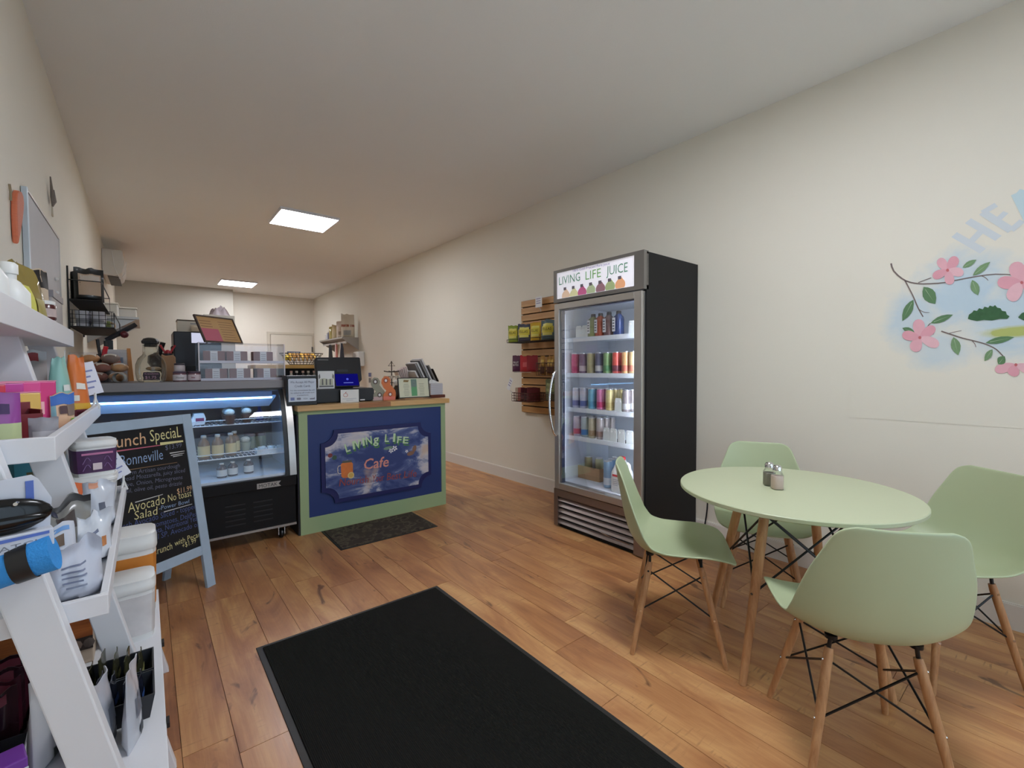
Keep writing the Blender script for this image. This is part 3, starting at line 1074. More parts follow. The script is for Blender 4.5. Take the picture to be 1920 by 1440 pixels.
# top row: four snack bags on a black tray
rowz = atX(980, 642, XR - 0.14).z
tr = thing('display_tray', 'black wire tray holding the yellow snack bags on the slatwall', 'tray', (XR - 0.034, 3.30, rowz))
tb = MB()
for i in range(7):
    tb.tube([(-0.19 + i * 0.03, -0.42, 0), (-0.19 + i * 0.03, 0.40, 0)], 0.0025, 6)
for y in (-0.42, -0.1, 0.2, 0.40):
    tb.tube([(0, y, 0), (-0.195, y, 0), (-0.195, y, 0.03)], 0.003, 6)
tb.tube([(-0.195, -0.42, 0.03), (-0.195, 0.40, 0.03)], 0.003, 6)
o = obj('wire_frame', tb, black_metal, tr, smooth=60)
for n_, (px, rgb, w_, bt) in enumerate(((962, (140, 160, 52), 0.13, 'green'), (983, (72, 76, 92), 0.16, 'charcoal'), (1004, (212, 172, 52), 0.12, 'golden'), (1027, (92, 112, 116), 0.15, 'teal grey'))):
    p = atX(px, 638, XR - 0.13)
    pouch('%s snack bag with a bright yellow burst on the slatwall' % bt, (XR - 0.125, p.y, rowz + 0.004), radians(-72), w_, 0.185 + 0.01 * (n_ == 3), 0.05, rgb,
          [(0.14, 0.86, 0.25, 0.82, (226, 216, 110)), (0.08, 0.92, 0.38, 0.70, ylw)], 'yellow burst snack bags on the slatwall', seed=n_ + 3, text=[('ELLAS', 0.2, 0.82, 0.50, txt_dk, 0.026)])
# middle row: purple and red bags, then a wire basket of amber bags
rz2 = atX(985, 697, XR - 0.14).z
for n_, (px, rgb, bt) in enumerate(((966, (82, 34, 66), 'plum purple bag printed fruit bites'), (981, (186, 38, 50), 'bright red folded snack bag'), (994, (150, 28, 42), 'deep red snack bag'))):
    p = atX(px, 697, XR - 0.13)
    pouch('%s on the slatwall' % bt, (XR - 0.10, p.y, rz2), radians(-74 + n_ * 3), 0.125, 0.165, 0.03, rgb, [(0.3, 0.7, 0.3, 0.6, (206, 92, 96))] if n_ == 1 else (), 'red and purple bags on the slatwall', seed=n_ + 9,
          text=[('FRUIT', 0.15, 0.72, 0.52, txt_wt, 0.02), ('BITES', 0.15, 0.72, 0.36, txt_wt, 0.02)] if n_ == 0 else ())
pg = thing('display_hook', 'thin chrome display hook carrying the red bags on the slatwall', 'hook', (XR - 0.034, atX(985, 697, XR - 0.1).y, rz2 - 0.006))
obj('hook_rod', MB().tube([(0, -0.12, 0), (-0.11, -0.12, 0)], 0.003, 6).tube([(0, 0.12, 0), (-0.11, 0.12, 0)], 0.003, 6).tube([(-0.105, -0.14, 0), (-0.105, 0.14, 0)], 0.003, 6), chrome, pg, smooth=60)


def wire_basket(label, c, sx, sy, sz, group, m=black_metal, nx=6, ny=8, nz=3, name='wire_basket', r=0.0024):
    t = thing(name, label, 'basket', c, 0, group)
    fl = MB()
    for i in range(nx + 1):
        x = -sx / 2 + sx * i / nx
        fl.tube([(x, -sy / 2, sz), (x, -sy / 2, 0), (x, sy / 2, 0), (x, sy / 2, sz)], r, 5)
    for i in range(ny + 1):
        y = -sy / 2 + sy * i / ny
        fl.tube([(-sx / 2, y, sz), (-sx / 2, y, 0), (sx / 2, y, 0), (sx / 2, y, sz)], r, 5)
    for i in range(1, nz + 1):
        z = sz * i / nz
        rr = r * (1.6 if i == nz else 1)
        fl.tube([(-sx / 2, -sy / 2, z), (sx / 2, -sy / 2, z), (sx / 2, sy / 2, z), (-sx / 2, sy / 2, z)], rr, 5, closed=True)
    o = obj('wire_mesh', fl, m, t)
    return t


brown_wire = mat('brown_wire', (96, 66, 56), 0.4, 0.3)
q = atX(1025, 704, XR - 0.11)
wire_basket('brown wire basket of amber snack bags beside the red bags', (XR - 0.115, q.y - 0.09, q.z), 0.15, 0.30, 0.12, 'wire baskets on the slatwall', brown_wire)
for n_ in range(4):
    pouch('amber snack bag in the upper slatwall basket, %s' % ('first from the red bags', 'second from the red bags', 'third from the red bags', 'last, by the fridge')[n_], (XR - 0.14 + 0.025 * (n_ % 2), q.y + 0.02 - n_ * 0.065, q.z + 0.003), radians(-80), 0.058, 0.185, 0.04, (190, 140, 60), [(0.1, 0.9, 0.05, 0.45, (92, 52, 34)), (0.2, 0.8, 0.55, 0.8, (226, 190, 90))], 'amber bags in the slatwall basket', seed=n_ + 20)
q = atX(985, 752, XR - 0.15)
wire_basket('brown wire basket of dark snack bars low on the slatwall', (XR - 0.145, q.y - 0.03, q.z), 0.20, 0.26, 0.085, 'wire baskets on the slatwall', brown_wire)
for n_, (rgb, cl) in enumerate((((206, 190, 168), 'cream'), ((196, 120, 108), 'coral'), ((98, 44, 52), 'maroon'), ((82, 40, 46), 'dark brown'), ((120, 56, 62), 'wine red'))):
    pouch('%s snack bar bag leaning in the lower slatwall basket' % cl, (XR - 0.145, q.y + 0.06 - n_ * 0.045, q.z + 0.003), radians(-14), 0.15, 0.135, 0.034, rgb, (), 'bar bags in the lower slatwall basket', seed=n_ + 31, wr=0.1)
q = atX(1030, 750, XR - 0.12)
for n_ in range(2):
    pouch(('olive snack bag with pale letters low on the slatwall, the one beside the bar basket', 'olive snack bag with pale letters low on the slatwall, the one hidden by the fridge')[n_], (XR - 0.10, q.y - n_ * 0.13, q.z), radians(-78), 0.12, 0.20, 0.04, (112, 120, 84), [(0.12, 0.88, 0.4, 0.8, (170, 176, 120))], 'olive bags by the fridge', seed=n_ + 41, text=[('ELLAS', 0.2, 0.82, 0.55, txt_dk, 0.026)])
wire_basket('brown wire tray under the olive snack bags', (XR - 0.10, q.y - 0.065, q.z - 0.004), 0.12, 0.28, 0.06, 'wire baskets on the slatwall', brown_wire)
# price cards on the slatwall
for px, py, wpx, hpx, lab, xx in ((1010, 566, 18, 20, 'small white price card clipped to the top of the slatwall', XR - 0.08), (956, 720, 10, 24, 'tilted white price card clipped to the lower slatwall basket', XR - 0.30)):
    p = atX(px, py, xx)
    t = thing('price_card', lab, 'card', p, radians(-90), 'price cards')
    sc = (p - EYE).dot(_f) / FPX
    R = Matrix.Rotation(radians(0 if px > 1000 else 28), 4, 'Y')
    obj('card', MB().b(-wpx * sc / 2, wpx * sc / 2, -0.001, 0.001, -hpx * sc / 2, hpx * sc / 2).xf(R), wht_paper, t)
    obj('clip', MB().tube([(0, 0.004, -hpx * sc / 2), (0.005, 0.02, -hpx * sc / 2 - 0.02), (0, 0.03 if px > 1000 else 0.02, -hpx * sc / 2 - 0.04)], 0.004, 6), wht_plastic, t, smooth=60)
    for i in range(3):
        obj('card_print', MB().b(-wpx * sc * 0.35, wpx * sc * 0.3, -0.0018, -0.0011, hpx * sc * (0.25 - 0.2 * i), hpx * sc * (0.32 - 0.2 * i)).xf(R), mat('violet_print', (150, 140, 180), 0.6), t)
# ================================================================== service counter
CF = 3.6
KX0, KX1, KD = 0.875, 2.122, 0.62
KZ = 0.932
sage = mat('sage_green_paint', (160, 182, 138), 0.55, var=0.04, vscale=6)
navy = mat('navy_blue_paint', (36, 58, 116), 0.5, var=0.06, vscale=4)
navy_d = mat('deep_navy_paint', (24, 32, 92), 0.5)
counter = thing('service_counter', 'blue and sage green painted cafe counter with butcher block top', 'counter', ((KX0 + KX1) / 2, CF + KD / 2, 0))
obj('carcass', MB().b(KX0, KX1, CF + 0.02, CF + KD, 0.0, KZ - 0.002), sage, counter, W=True)
obj('front_panel', MB().b(0.93, 2.083, CF + 0.006, CF + 0.02, 0.10, 0.905), navy, counter, W=True)
for nm, a in (('trim_stile', (KX0, 0.937, 0.0, KZ - 0.002)), ('trim_stile', (2.078, KX1, 0.0, KZ - 0.002)), ('trim_rail', (0.937, 2.078, 0.0, 0.122)), ('trim_rail', (0.937, 2.078, 0.902, KZ - 0.002))):
    obj(nm, MB().b(a[0], a[1], CF, CF + 0.02, a[2], a[3]), sage, counter, W=True)
obj('dark_end', MB().b(KX0 - 0.012, KX0, CF + 0.01, CF + KD, 0.0, KZ - 0.03), mat('dark_end_panel', (30, 30, 40), 0.6), counter, W=True)  # thin dark strip on the counter's left end
blk = []
for nme, a, b_ in (('maple_light', (196, 154, 100), (218, 182, 130)), ('maple_dark', (150, 98, 60), (176, 122, 80)), ('maple_mid', (206, 160, 100), (222, 182, 124))):
    m = bpy.data.materials.new(nme)
    k = NT(m)
    k.p.inputs['Roughness'].default_value = 0.42
    g_ = k.noise(k.mapping((3, 40, 40)), 1.0, 4, 0.6)
    k.l(k.ramp(g_, [(0.3, a), (0.7, b_)]), k.p.inputs['Base Color'])
    blk.append(m)
top = obj('worktop', MB().b(0.866, 2.148, CF - 0.026, CF + KD + 0.02, KZ, KZ + 0.002), blk[0], counter, W=True)
ry = CF - 0.03
for r_ in range(10):
    y0, y1 = ry, ry + 0.067
    ry = y1
    cuts = [0.863] + ([1.318, 1.585, 2.151] if r_ == 0 else sorted(random.uniform(1.0, 2.0) for _ in range(2)) + [2.151])
    for i in range(len(cuts) - 1):
        m = blk[(0, 1, 2)[i]] if r_ == 0 else random.choice((blk[0], blk[2], blk[0], blk[1]))
        obj('stave', MB().b(cuts[i] + 0.0003, cuts[i + 1] - 0.0003, y0 + 0.0003, y1 - 0.0003, KZ + 0.002, KZ + 0.040), m, top, W=True)
CT = KZ + 0.040

# painted plaque
PY = CF - 0.001
PL = frame((0, PY, 0), (1, 0, 0), (0, 0, 1))
x0, _ = hit(609, 875, PL)
x1, _ = hit(801, 852, PL)
z1 = (hit(632, 812, PL)[1] + hit(782, 800, PL)[1]) / 2
z0 = (hit(634, 933, PL)[1] + hit(783, 908, PL)[1]) / 2


def notched(x0, x1, z0, z1, r, g=0.0):
    pts = []
    for cx, cz, a0 in ((x0 - g, z0 - g, 90), (x1 + g, z0 - g, 180), (x1 + g, z1 + g, 270), (x0 - g, z1 + g, 0)):
        seq = [radians(a0 - 90 * i / 8) for i in range(9)]
        pts += [(cx + r * cos(a), cz + r * sin(a)) for a in seq]
    return pts


plaque = thing('cafe_plaque', 'painted cafe sign board with notched corners on the counter front', 'sign', ((x0 + x1) / 2, PY, (z0 + z1) / 2))
nr = 0.098
obj('plaque_frame', MB().prism(notched(x0 - 0.03, x1 + 0.03, z0 - 0.032, z1 + 0.032, nr), 0.014, PL, 0.0), navy_d, plaque, W=True)
sky_p = bpy.data.materials.new('plaque_sky_painting')
k = NT(sky_p)
k.p.inputs['Roughness'].default_value = 0.55
v = k.mapping((3.0, 1, 6.0))
n1 = k.noise(v, 1.3, 6, 0.62, 0.5)
sx_ = k.n('VectorMath', operation='LENGTH')
k.l(k.mapping((2.1, 0.0, 3.6)), sx_.inputs[0])
n1 = k.math('ADD', n1, k.math('MULTIPLY', k.math('SUBTRACT', sx_.outputs['Value'], 0.62), 0.24))
cc = k.ramp(n1, [(0.44, (48, 66, 122)), (0.55, (84, 100, 150)), (0.63, (188, 188, 202)), (0.74, (214, 206, 204))])
n2 = k.noise(k.mapping((2.2, 1, 3.0)), 1.7, 3)
cc = k.mix(k.ramp(n2, [(0.60, BW(0)), (0.70, BW(0.7))]), cc, (206, 176, 150))
k.l(cc, k.p.inputs['Base Color'])
obj('plaque_board', MB().prism(notched(x0, x1, z0, z1, nr), 0.005, PL, 0.014), sky_p, plaque, W=True)
PT = frame((0, PY - 0.0195, 0), (1, 0, 0), (0, 0, 1))
lt_g, dk_g = mat('pale_green_paint', (196, 222, 180), 0.6), mat('leaf_green_paint', (74, 128, 74), 0.6)
for ch, ax, bx, by, dy, hh in (('L', 649.5, 656.5, 848, -3, 0.052), ('I', 662.4, 665, 842.5, -1, 0.05), ('V', 666.7, 676.6, 841, -3.5, 0.05), ('I', 680.4, 683, 836, -0.8, 0.05), ('N', 687, 696.5, 833.5, -2, 0.05), ('g', 700, 709, 831, -0.5, 0.055),
                               ('L', 721.5, 728, 828.3, 0, 0.05), ('I', 736.8, 739.5, 828, 0, 0.055), ('F', 744.4, 751, 830.5, 0.4, 0.045), ('E', 755.4, 764, 831, 0.4, 0.045)):
    lettering(ch, (ax + 1, by + 4), (bx + 3, by + dy + 4), PT, dk_g, plaque, 'painted_letter', h=hh * 1.25, z=0.0006, thin=0.02)
    lettering(ch, (ax - 0.5, by), (bx + 1, by + dy), PT, lt_g, plaque, 'painted_letter', h=hh * 1.25, z=0.0012, thin=0.02)
lettering('Cafe', (682.5, 880.5), (729, 874), PT, mat('salmon_paint', (222, 150, 136), 0.6), plaque, h=0.085, thin=0.012, shear=0.15)
brick = mat('brick_red_paint', (150, 70, 66), 0.6)
for wd_, a, b_ in (('Nourish', (636, 912), (691, 904.5)), ('Your', (698, 904), (720, 901)), ('Best', (725, 900.5), (752, 897)), ('Life', (757, 896.5), (781, 893))):
    lettering(wd_, a, b_, PT, brick, plaque, h=0.06, thin=0.004, shear=0.1)


def blob(px, py, rx, ry, m, name, z=0.001, n=18, rot=0.0, parent=plaque, M=PT, seg=(0, 360)):
    cx, cy = hit(px, py, M)
    ex, ey = hit(px + rx, py, M)
    fx_, fy_ = hit(px, py - ry, M)
    a, b_ = math.hypot(ex - cx, ey - cy), math.hypot(fx_ - cx, fy_ - cy)
    pts = []
    for i in range(n + (0 if seg == (0, 360) else 1)):
        q = radians(seg[0] + (seg[1] - seg[0]) * i / n)
        x, y = a * cos(q), b_ * sin(q)
        pts.append((cx + x * cos(rot) - y * sin(rot), cy + x * sin(rot) + y * cos(rot)))
    return obj(name, MB().flat(pts, M, z), m, parent, W=True)


def poly_px(pts, m, name, parent, M, z=0.001):
    return obj(name, MB().flat([hit(x, y, M) for x, y in pts], M, z), m, parent, W=True)


juice = mat('orange_juice_paint', (214, 122, 60), 0.6, var=0.15, vscale=30)
poly_px([(639, 871), (641, 868.5), (659, 866.5), (661.5, 869), (662, 893), (659, 895.5), (643, 896), (640, 893)], juice, 'painted_jar', plaque, PT)
poly_px([(641.5, 868.5), (642, 864.5), (659, 862.5), (660, 866.5)], mat('jar_lid_paint', (92, 92, 84), 0.6), 'painted_jar_lid', plaque, PT)
hpts = [(639, 873), (634.5, 874), (633, 878), (633.5, 886), (636, 888.5), (639.5, 888)]
obj('painted_jar_handle', MB().tube([PT @ Vector((*hit(a, b_, PT), 0.0015)) for a, b_ in hpts], 0.003, 6), mat('pale_handle_paint', (214, 206, 196), 0.6), plaque, W=True)
blob(658, 891, 6, 6, mat('lemon_paint', (226, 206, 140), 0.6), 'painted_lemon', 0.0018)
blob(658, 891, 4.4, 4.4, mat('lemon_flesh_paint', (214, 178, 96), 0.6), 'painted_lemon', 0.0024)
flw_w = mat('white_flower_paint', (232, 232, 236), 0.6)
for fx_, fy_, rr in ((733, 845, 4.6), (740, 840.5, 5.2), (762.5, 846, 3)):
    for i in range(5):
        q = radians(72 * i + 20)
        blob(fx_ + rr * 0.6 * cos(q), fy_ + rr * 0.6 * sin(q), rr * 0.42, rr * 0.3, flw_w, 'painted_petal', 0.0014, 8, -q)
blob(728, 840, 9, 3, mat('sage_leaf_paint', (120, 150, 130), 0.6), 'painted_leaf', 0.0008, 12, 0.1)
br_p = mat('butterfly_paint', (140, 104, 84), 0.6)
blob(770, 850, 7, 4, br_p, 'painted_wing', 0.0014, 14, 0.2)
blob(777, 841, 3.6, 6.5, br_p, 'painted_wing', 0.0014, 14, -0.3)
blob(619, 854, 4.5, 4, mat('berry_red_paint', (128, 60, 62), 0.6), 'painted_berry', 0.0014)
blob(627, 858, 4.5, 4.5, mat('berry_leaf_paint', (62, 92, 76), 0.6), 'painted_berry_leaf', 0.0012)


# ------------------------------------------------------------------ things on the counter
def cpx(px, py, Y):
    return atY(px, py, Y)


def pscale(p):
    return (Vector(p) - EYE).dot(_f) / FPX


# card sign on its box
p = cpx(567, 762, 3.66)
s_ = pscale(p)
t = thing('card_sign', 'white credit card notice on a small black box at the counter end', 'sign', (p.x, 3.66, CT))
obj('stand_box', MB().b(-0.108, 0.105, -0.012, 0.14, 0.0, 0.225), black, t, bevel=0.004)
pl = [( -0.098 + 0.012 * 0, 0.03), (0.092, 0.03), (0.098, 0.036), (0.098, 0.196), (0.092, 0.202), (-0.092, 0.202), (-0.098, 0.196), (-0.098, 0.036)]
obj('notice', MB().prism(pl, 0.003, Matrix.Translation((0, -0.0125, 0)) @ Matrix.Rotation(radians(90), 4, 'X')), mat('notice_white', (206, 216, 232), 0.5), t)
NM = frame((p.x, 3.66 - 0.0158, CT), (1, 0, 0), (0, 0, 1))
nk = mat('notice_ink', (92, 104, 130), 0.6)
for bd, a, b_, z_, hh in (('We Accept All Major', -0.085, 0.085, 0.168, 0.017), ('Credit Cards', -0.055, 0.055, 0.138, 0.017), ('For the convenience fee will', -0.085, 0.085, 0.110, 0.010), ('be added to all credit card', -0.082, 0.082, 0.091, 0.010), ('transactions', -0.04, 0.04, 0.073, 0.010)):
    lettering(bd, (a, z_), (b_, z_), NM, nk, t, h=hh, px=False)
obj('card_logo', MB().flat([(-0.085, 0.040), (-0.058, 0.040), (-0.058, 0.062), (-0.085, 0.062)], NM, 0.0008), mat('logo_blue', (120, 134, 190), 0.5), t, W=True)
lettering('VISA', (0.002, 0.045), (0.034, 0.045), NM, nk, t, h=0.011, px=False)
for cx_ in (-0.034, -0.022):
    obj('card_logo', MB().flat([(cx_ + 0.009 * cos(radians(a)), 0.051 + 0.009 * sin(radians(a))) for a in range(0, 360, 30)], NM, 0.0008 + 0.0001 * (cx_ > -0.03)), mat('logo_grey', (130, 130, 150), 0.5), t, W=True)
obj('card_logo', MB().flat([(0.05, 0.043), (0.085, 0.043), (0.085, 0.060), (0.078, 0.052), (0.05, 0.052)], NM, 0.0008), mat('logo_grey', (130, 130, 150), 0.5), t, W=True)

# picture card of a white rabbit shaped print: plain card with pale band pattern
t = thing('picture_card', 'square white printed card propped beside the credit card notice', 'card', (cpx(612, 733, 3.80).x, 3.80, CT + 0.115))
obj('card', MB().b(-0.064, 0.064, -0.004, 0.0, 0, 0.142), wht_paper, t)
CM = tmat(t) @ frame((0, -0.0045, 0), (1, 0, 0), (0, 0, 1))
gr_, cr_ = mat('card_grey_print', (120, 120, 118), 0.7), mat('card_cream_print', (206, 206, 186), 0.7)
obj('print_band', MB().flat([(-0.056, 0.012), (0.056, 0.012), (0.056, 0.024), (-0.056, 0.024)], CM, 0.0004), gr_, t, W=True)
obj('print_scene', MB().flat([(-0.054, 0.026), (0.054, 0.026), (0.05, 0.082), (0.02, 0.075), (-0.02, 0.085), (-0.05, 0.078)], CM, 0.0006), cr_, t, W=True)
for sx in (-0.030, 0.0, 0.030):
    obj('print_bar', MB().flat([(sx - 0.006, 0.03), (sx + 0.006, 0.03), (sx + 0.005, 0.078), (sx - 0.005, 0.078)], CM, 0.001), gr_, t, W=True)
for sx in (-1, 1):
    obj('print_sprig', MB().flat([(sx * 0.058, 0.075), (sx * 0.046, 0.09), (sx * 0.05, 0.122), (sx * 0.06, 0.105)], CM, 0.0006), gr_, t, W=True)

# cash drawer, POS screen with customer display
p = cpx(590, 758, 3.74)
p2 = cpx(702, 752, 3.74)
drw = thing('cash_drawer', 'low black cash drawer under the till screen', 'cash drawer', ((p.x + p2.x) / 2, 3.74, CT))
hw = (p2.x - p.x) / 2
obj('drawer_body', MB().b(-hw, hw, 0.0, 0.36, 0.004, 0.112), black, drw, bevel=0.004)
obj('drawer_front', MB().b(-hw + 0.01, hw - 0.01, -0.006, 0.0, 0.016, 0.10), mat('drawer_front_black', (26, 27, 32), 0.45), drw)
obj('feet', MB().b(-hw + 0.02, hw - 0.02, 0.02, 0.34, 0.0, 0.004), black_matte, drw)
obj('label_tag', MB().b(hw - 0.125, hw - 0.085, -0.0075, -0.006, 0.010, 0.020), wht_paper, drw)
t = thing('till_screen', 'black till screen seen from behind on its stand with a blue customer display', 'till', (cpx(640, 733, 3.86).x, 3.86, CT + 0.112))
pos_m = mat('till_black', (34, 36, 40), 0.4)
A = Matrix.Translation((0, 0.02, 0.065)) @ Matrix.Rotation(radians(-24), 4, 'X')
obj('screen_case', MB().prism([(-0.195, 0.01), (-0.175, -0.02), (0.15, -0.03), (0.178, -0.005), (0.196, 0.20), (0.188, 0.21), (-0.17, 0.205), (-0.185, 0.19)], 0.04, A @ Matrix.Rotation(radians(90), 4, 'X'), -0.02), pos_m, t, bevel=0.006)
obj('case_bar', MB().b(-0.165, -0.08, -0.0235, -0.0200, 0.175, 0.184).xf(A), mat('till_grey', (112, 114, 116), 0.4), t)
obj('stand', MB().b(-0.06, 0.10, 0.0, 0.16, 0.0, 0.02).b(-0.03, 0.07, 0.03, 0.10, 0.02, 0.16), pos_m, t, bevel=0.004)
B = Matrix.Translation((0.045, -0.03, 0.01)) @ Matrix.Rotation(radians(-20), 4, 'X')
obj('customer_display', MB().b(-0.105, 0.10, -0.012, 0.012, 0.0, 0.12).xf(B), black, t, bevel=0.006)
obj('blue_screen', MB().b(-0.098, 0.092, -0.0135, -0.0122, 0.008, 0.112).xf(B), emitter('display_blue', (22, 20, 130), 0.6), t)
BM = tmat(t) @ B @ frame((0, -0.0138, 0), (1, 0, 0), (0, 0, 1))
obj('screen_line', MB().flat([(-0.035, 0.03), (0.045, 0.03), (0.045, 0.036), (-0.035, 0.036)], BM, 0.0006), emitter('display_text', (120, 130, 230), 0.8), t, W=True)
obj('screen_mark', MB().lathe([(0.0, 0), (0.010, 0), (0.010, 0.0006), (0, 0.0006)], 12, (0.0, 0.065, 0)).xf(tmat(t).inverted() @ BM), emitter('display_mark', (80, 90, 210), 1.0), t)
p = cpx(656, 758, 3.70)
t = thing('info_card', 'small white acrylic card stand with an orange fruit logo on the worktop', 'card', (p.x, 3.70, CT))
obj('card', MB().b(-0.074, 0.074, -0.004, 0.002, 0, 0.105), wht_plastic, t, bevel=0.002)
obj('card_foot', MB().b(-0.074, 0.074, 0.0, 0.03, 0, 0.003), wht_plastic, t)
IM = tmat(t) @ frame((0, -0.0045, 0), (1, 0, 0), (0, 0, 1))
ring = [(-0.035 + 0.017 * cos(radians(a)), 0.062 + 0.014 * sin(radians(a))) for a in range(0, 360, 20)]
obj('fruit_logo', MB().tube([IM @ Vector((a, b_, 0.0006)) for a, b_ in ring], 0.0016, 5, closed=True), mat('logo_orange', (206, 120, 96), 0.6), t, W=True)
obj('fruit_leaf', MB().flat([(-0.04, 0.078), (-0.028, 0.092), (-0.03, 0.08)], IM, 0.0006), mat('logo_red', (170, 60, 60), 0.6), t, W=True)
for i in range(2):
    obj('print_line', MB().flat([(-0.06 + 0.03 * i, 0.030 - 0.012 * i), (0.055 - 0.03 * i, 0.030 - 0.012 * i), (0.055 - 0.03 * i, 0.033 - 0.012 * i), (-0.06 + 0.03 * i, 0.033 - 0.012 * i)], IM, 0.0006), mat('pale_print', (176, 178, 190), 0.6), t, W=True)


# sticker display cards: two cut-out waves
def wave_card(px, lab, cols, xs_, yy):
    p = cpx(px, 757, yy)
    t = thing('sticker_display', lab, 'display card', (p.x, yy, CT))
    a, b_, c_ = cols
    prof = [(-0.065, 0), (0.045, 0), (0.05, 0.06), (0.045, 0.085), (0.02, 0.115), (0.0, 0.14), (0.005, 0.175), (-0.015, 0.205), (-0.05, 0.21), (-0.075, 0.185), (-0.08, 0.15), (-0.06, 0.11), (-0.035, 0.085), (-0.065, 0.05)]
    prof = [(x * xs_, z * xs_) for x, z in prof]
    obj('card', MB().prism(prof, 0.003, Matrix.Rotation(radians(90), 4, 'X')), a, t)
    Mx = tmat(t) @ frame((0, -0.0035, 0), (1, 0, 0), (0, 0, 1))
    for (cx, cz, r) in ((-0.04, 0.172, 0.022), (-0.002, 0.052, 0.021)):
        obj('badge', MB().flat([(cx * xs_ + r * cos(radians(q)), cz * xs_ + r * sin(radians(q))) for q in range(0, 360, 20)], Mx, 0.0006), b_, t, W=True)
        obj('badge_dot', MB().flat([(cx * xs_ + r * 0.5 * cos(radians(q)), cz * xs_ + r * 0.55 * sin(radians(q))) for q in range(0, 360, 30)], Mx, 0.0012), wht_paper, t, W=True)
    obj('base_band', MB().flat([(-0.062 * xs_, 0.004), (0.043 * xs_, 0.004), (0.043 * xs_, 0.032), (-0.062 * xs_, 0.036)], Mx, 0.0005), c_, t, W=True)


wave_card(712, 'grey green wave-shaped sticker card beside the cash drawer', (mat('wave_sage', (150, 150, 132), 0.6), mat('wave_brown', (96, 84, 78), 0.6), mat('wave_pink', (206, 176, 176), 0.6)), 0.95, 3.74)
wave_card(732, 'orange wave-shaped sticker card beside the framed drinks menu', (mat('wave_orange', (216, 122, 72), 0.6), mat('wave_rust', (160, 84, 62), 0.6), mat('wave_salmon', (226, 128, 110), 0.6)), 1.0, 3.72)

# dark bottle with a white cap behind the orange card
t = thing('tincture_bottle', 'dark brown bottle with a white stopper behind the orange card', 'bottle', (cpx(743, 748, 3.80).x, 3.80, CT))
obj('bottle_body', MB().lathe([(0.026, 0), (0.03, 0.005), (0.03, 0.09), (0.014, 0.115), (0.012, 0.125)], 16), mat('amber_glass', (52, 24, 18), 0.15, coat=0.6), t, smooth=45)
obj('stopper', MB().lathe([(0.014, 0.125), (0.017, 0.13), (0.017, 0.16), (0.012, 0.17)], 14), wht_plastic, t, smooth=45)

# wire jewellery tree
t = thing('wire_tree_stand', 'dark wire tree stand with crossbars and little cups on the worktop', 'stand', (cpx(735, 748, 3.98).x, 3.98, CT))
iron = mat('dark_iron', (66, 54, 44), 0.5, 0.5)
obj('pole', MB().cyl((0, 0, 0.0), (0, 0, 0.345), 0.006, 0.005, 8), iron, t, smooth=60)
obj('top_triangle', MB().tube([(-0.032, 0, 0.30), (0.032, 0, 0.30), (0, 0, 0.338)], 0.005, 6, closed=True), iron, t, smooth=60)
obj('crossbar', MB().tube([(-0.075, 0, 0.252), (-0.04, 0, 0.246), (0, 0, 0.244), (0.04, 0, 0.246), (0.075, 0, 0.252)], 0.005, 6), iron, t, smooth=60)
obj('crossbar', MB().tube([(0, -0.06, 0.252), (0, 0, 0.244), (0, 0.06, 0.252)], 0.005, 6), iron, t, smooth=60)
for zz in (0.20, 0.145):
    obj('ring', MB().tube([(0.062 * cos(radians(a)), 0.062 * sin(radians(a)), zz) for a in range(0, 360, 20)], 0.0025, 6, closed=True), iron, t, smooth=60)
    for i in range(8):
        a = radians(45 * i + zz * 300)
        obj('cup', MB().lathe([(0.008, -0.018), (0.013, 0.0), (0.013, 0.008), (0.010, 0.01)], 10, (0.062 * cos(a), 0.062 * sin(a), zz)), mat('cup_ivory', (206, 196, 180), 0.5), t, smooth=50)
obj('foot', MB().lathe([(0.05, 0), (0.05, 0.004), (0.006, 0.012)], 18), iron, t, smooth=40)

# framed drinks menu
p, p2 = cpx(748, 750, 3.70), cpx(806, 746, 3.70)
t = thing('drinks_menu', 'black framed drinks menu with a green centre strip on the worktop', 'menu', ((p.x + p2.x) / 2, 3.70, CT))
W2 = (p2.x - p.x) / 2
T_ = Matrix.Translation((0, 0, 0.014)) @ Matrix.Rotation(radians(-8), 4, 'X')
fr = MB()
for a in ((-W2, W2, 0, 0.006), (-W2, W2, 0.174, 0.180), (-W2, -W2 + 0.006, 0.006, 0.174), (W2 - 0.006, W2, 0.006, 0.174)):
    fr.b(a[0], a[1], -0.006, 0.006, a[2], a[3])
obj('frame', fr.xf(T_), black, t)
obj('page', MB().b(-W2 + 0.006, W2 - 0.006, -0.001, 0.003, 0.006, 0.174).xf(T_), mat('menu_cream', (222, 222, 196), 0.6), t)
MM = tmat(t) @ T_ @ frame((0, -0.0012, 0), (1, 0, 0), (0, 0, 1))
obj('green_strip', MB().flat([(-0.028, 0.016), (0.028, 0.016), (0.028, 0.166), (-0.028, 0.166)], MM, 0.0004), mat('menu_green', (104, 170, 120), 0.6), t, W=True)
obj('strip_picture', MB().flat([(-0.026, 0.09), (-0.01, 0.10), (0.01, 0.092), (0.026, 0.104), (0.026, 0.164), (-0.026, 0.164)], MM, 0.0008), mat('menu_grey_print', (120, 140, 132), 0.6, var=0.3, vscale=60), t, W=True)
mp_ = mat('menu_print', (160, 160, 136), 0.7)
for c_ in (-1, 1):
    for i in range(9):
        w_ = 0.03 * random.uniform(0.7, 1)
        obj('menu_line', MB().flat([(c_ * 0.075 - w_, 0.022 + i * 0.0125), (c_ * 0.075 + w_, 0.022 + i * 0.0125), (c_ * 0.075 + w_, 0.0255 + i * 0.0125), (c_ * 0.075 - w_, 0.0255 + i * 0.0125)], MM, 0.0004), mp_, t, W=True)
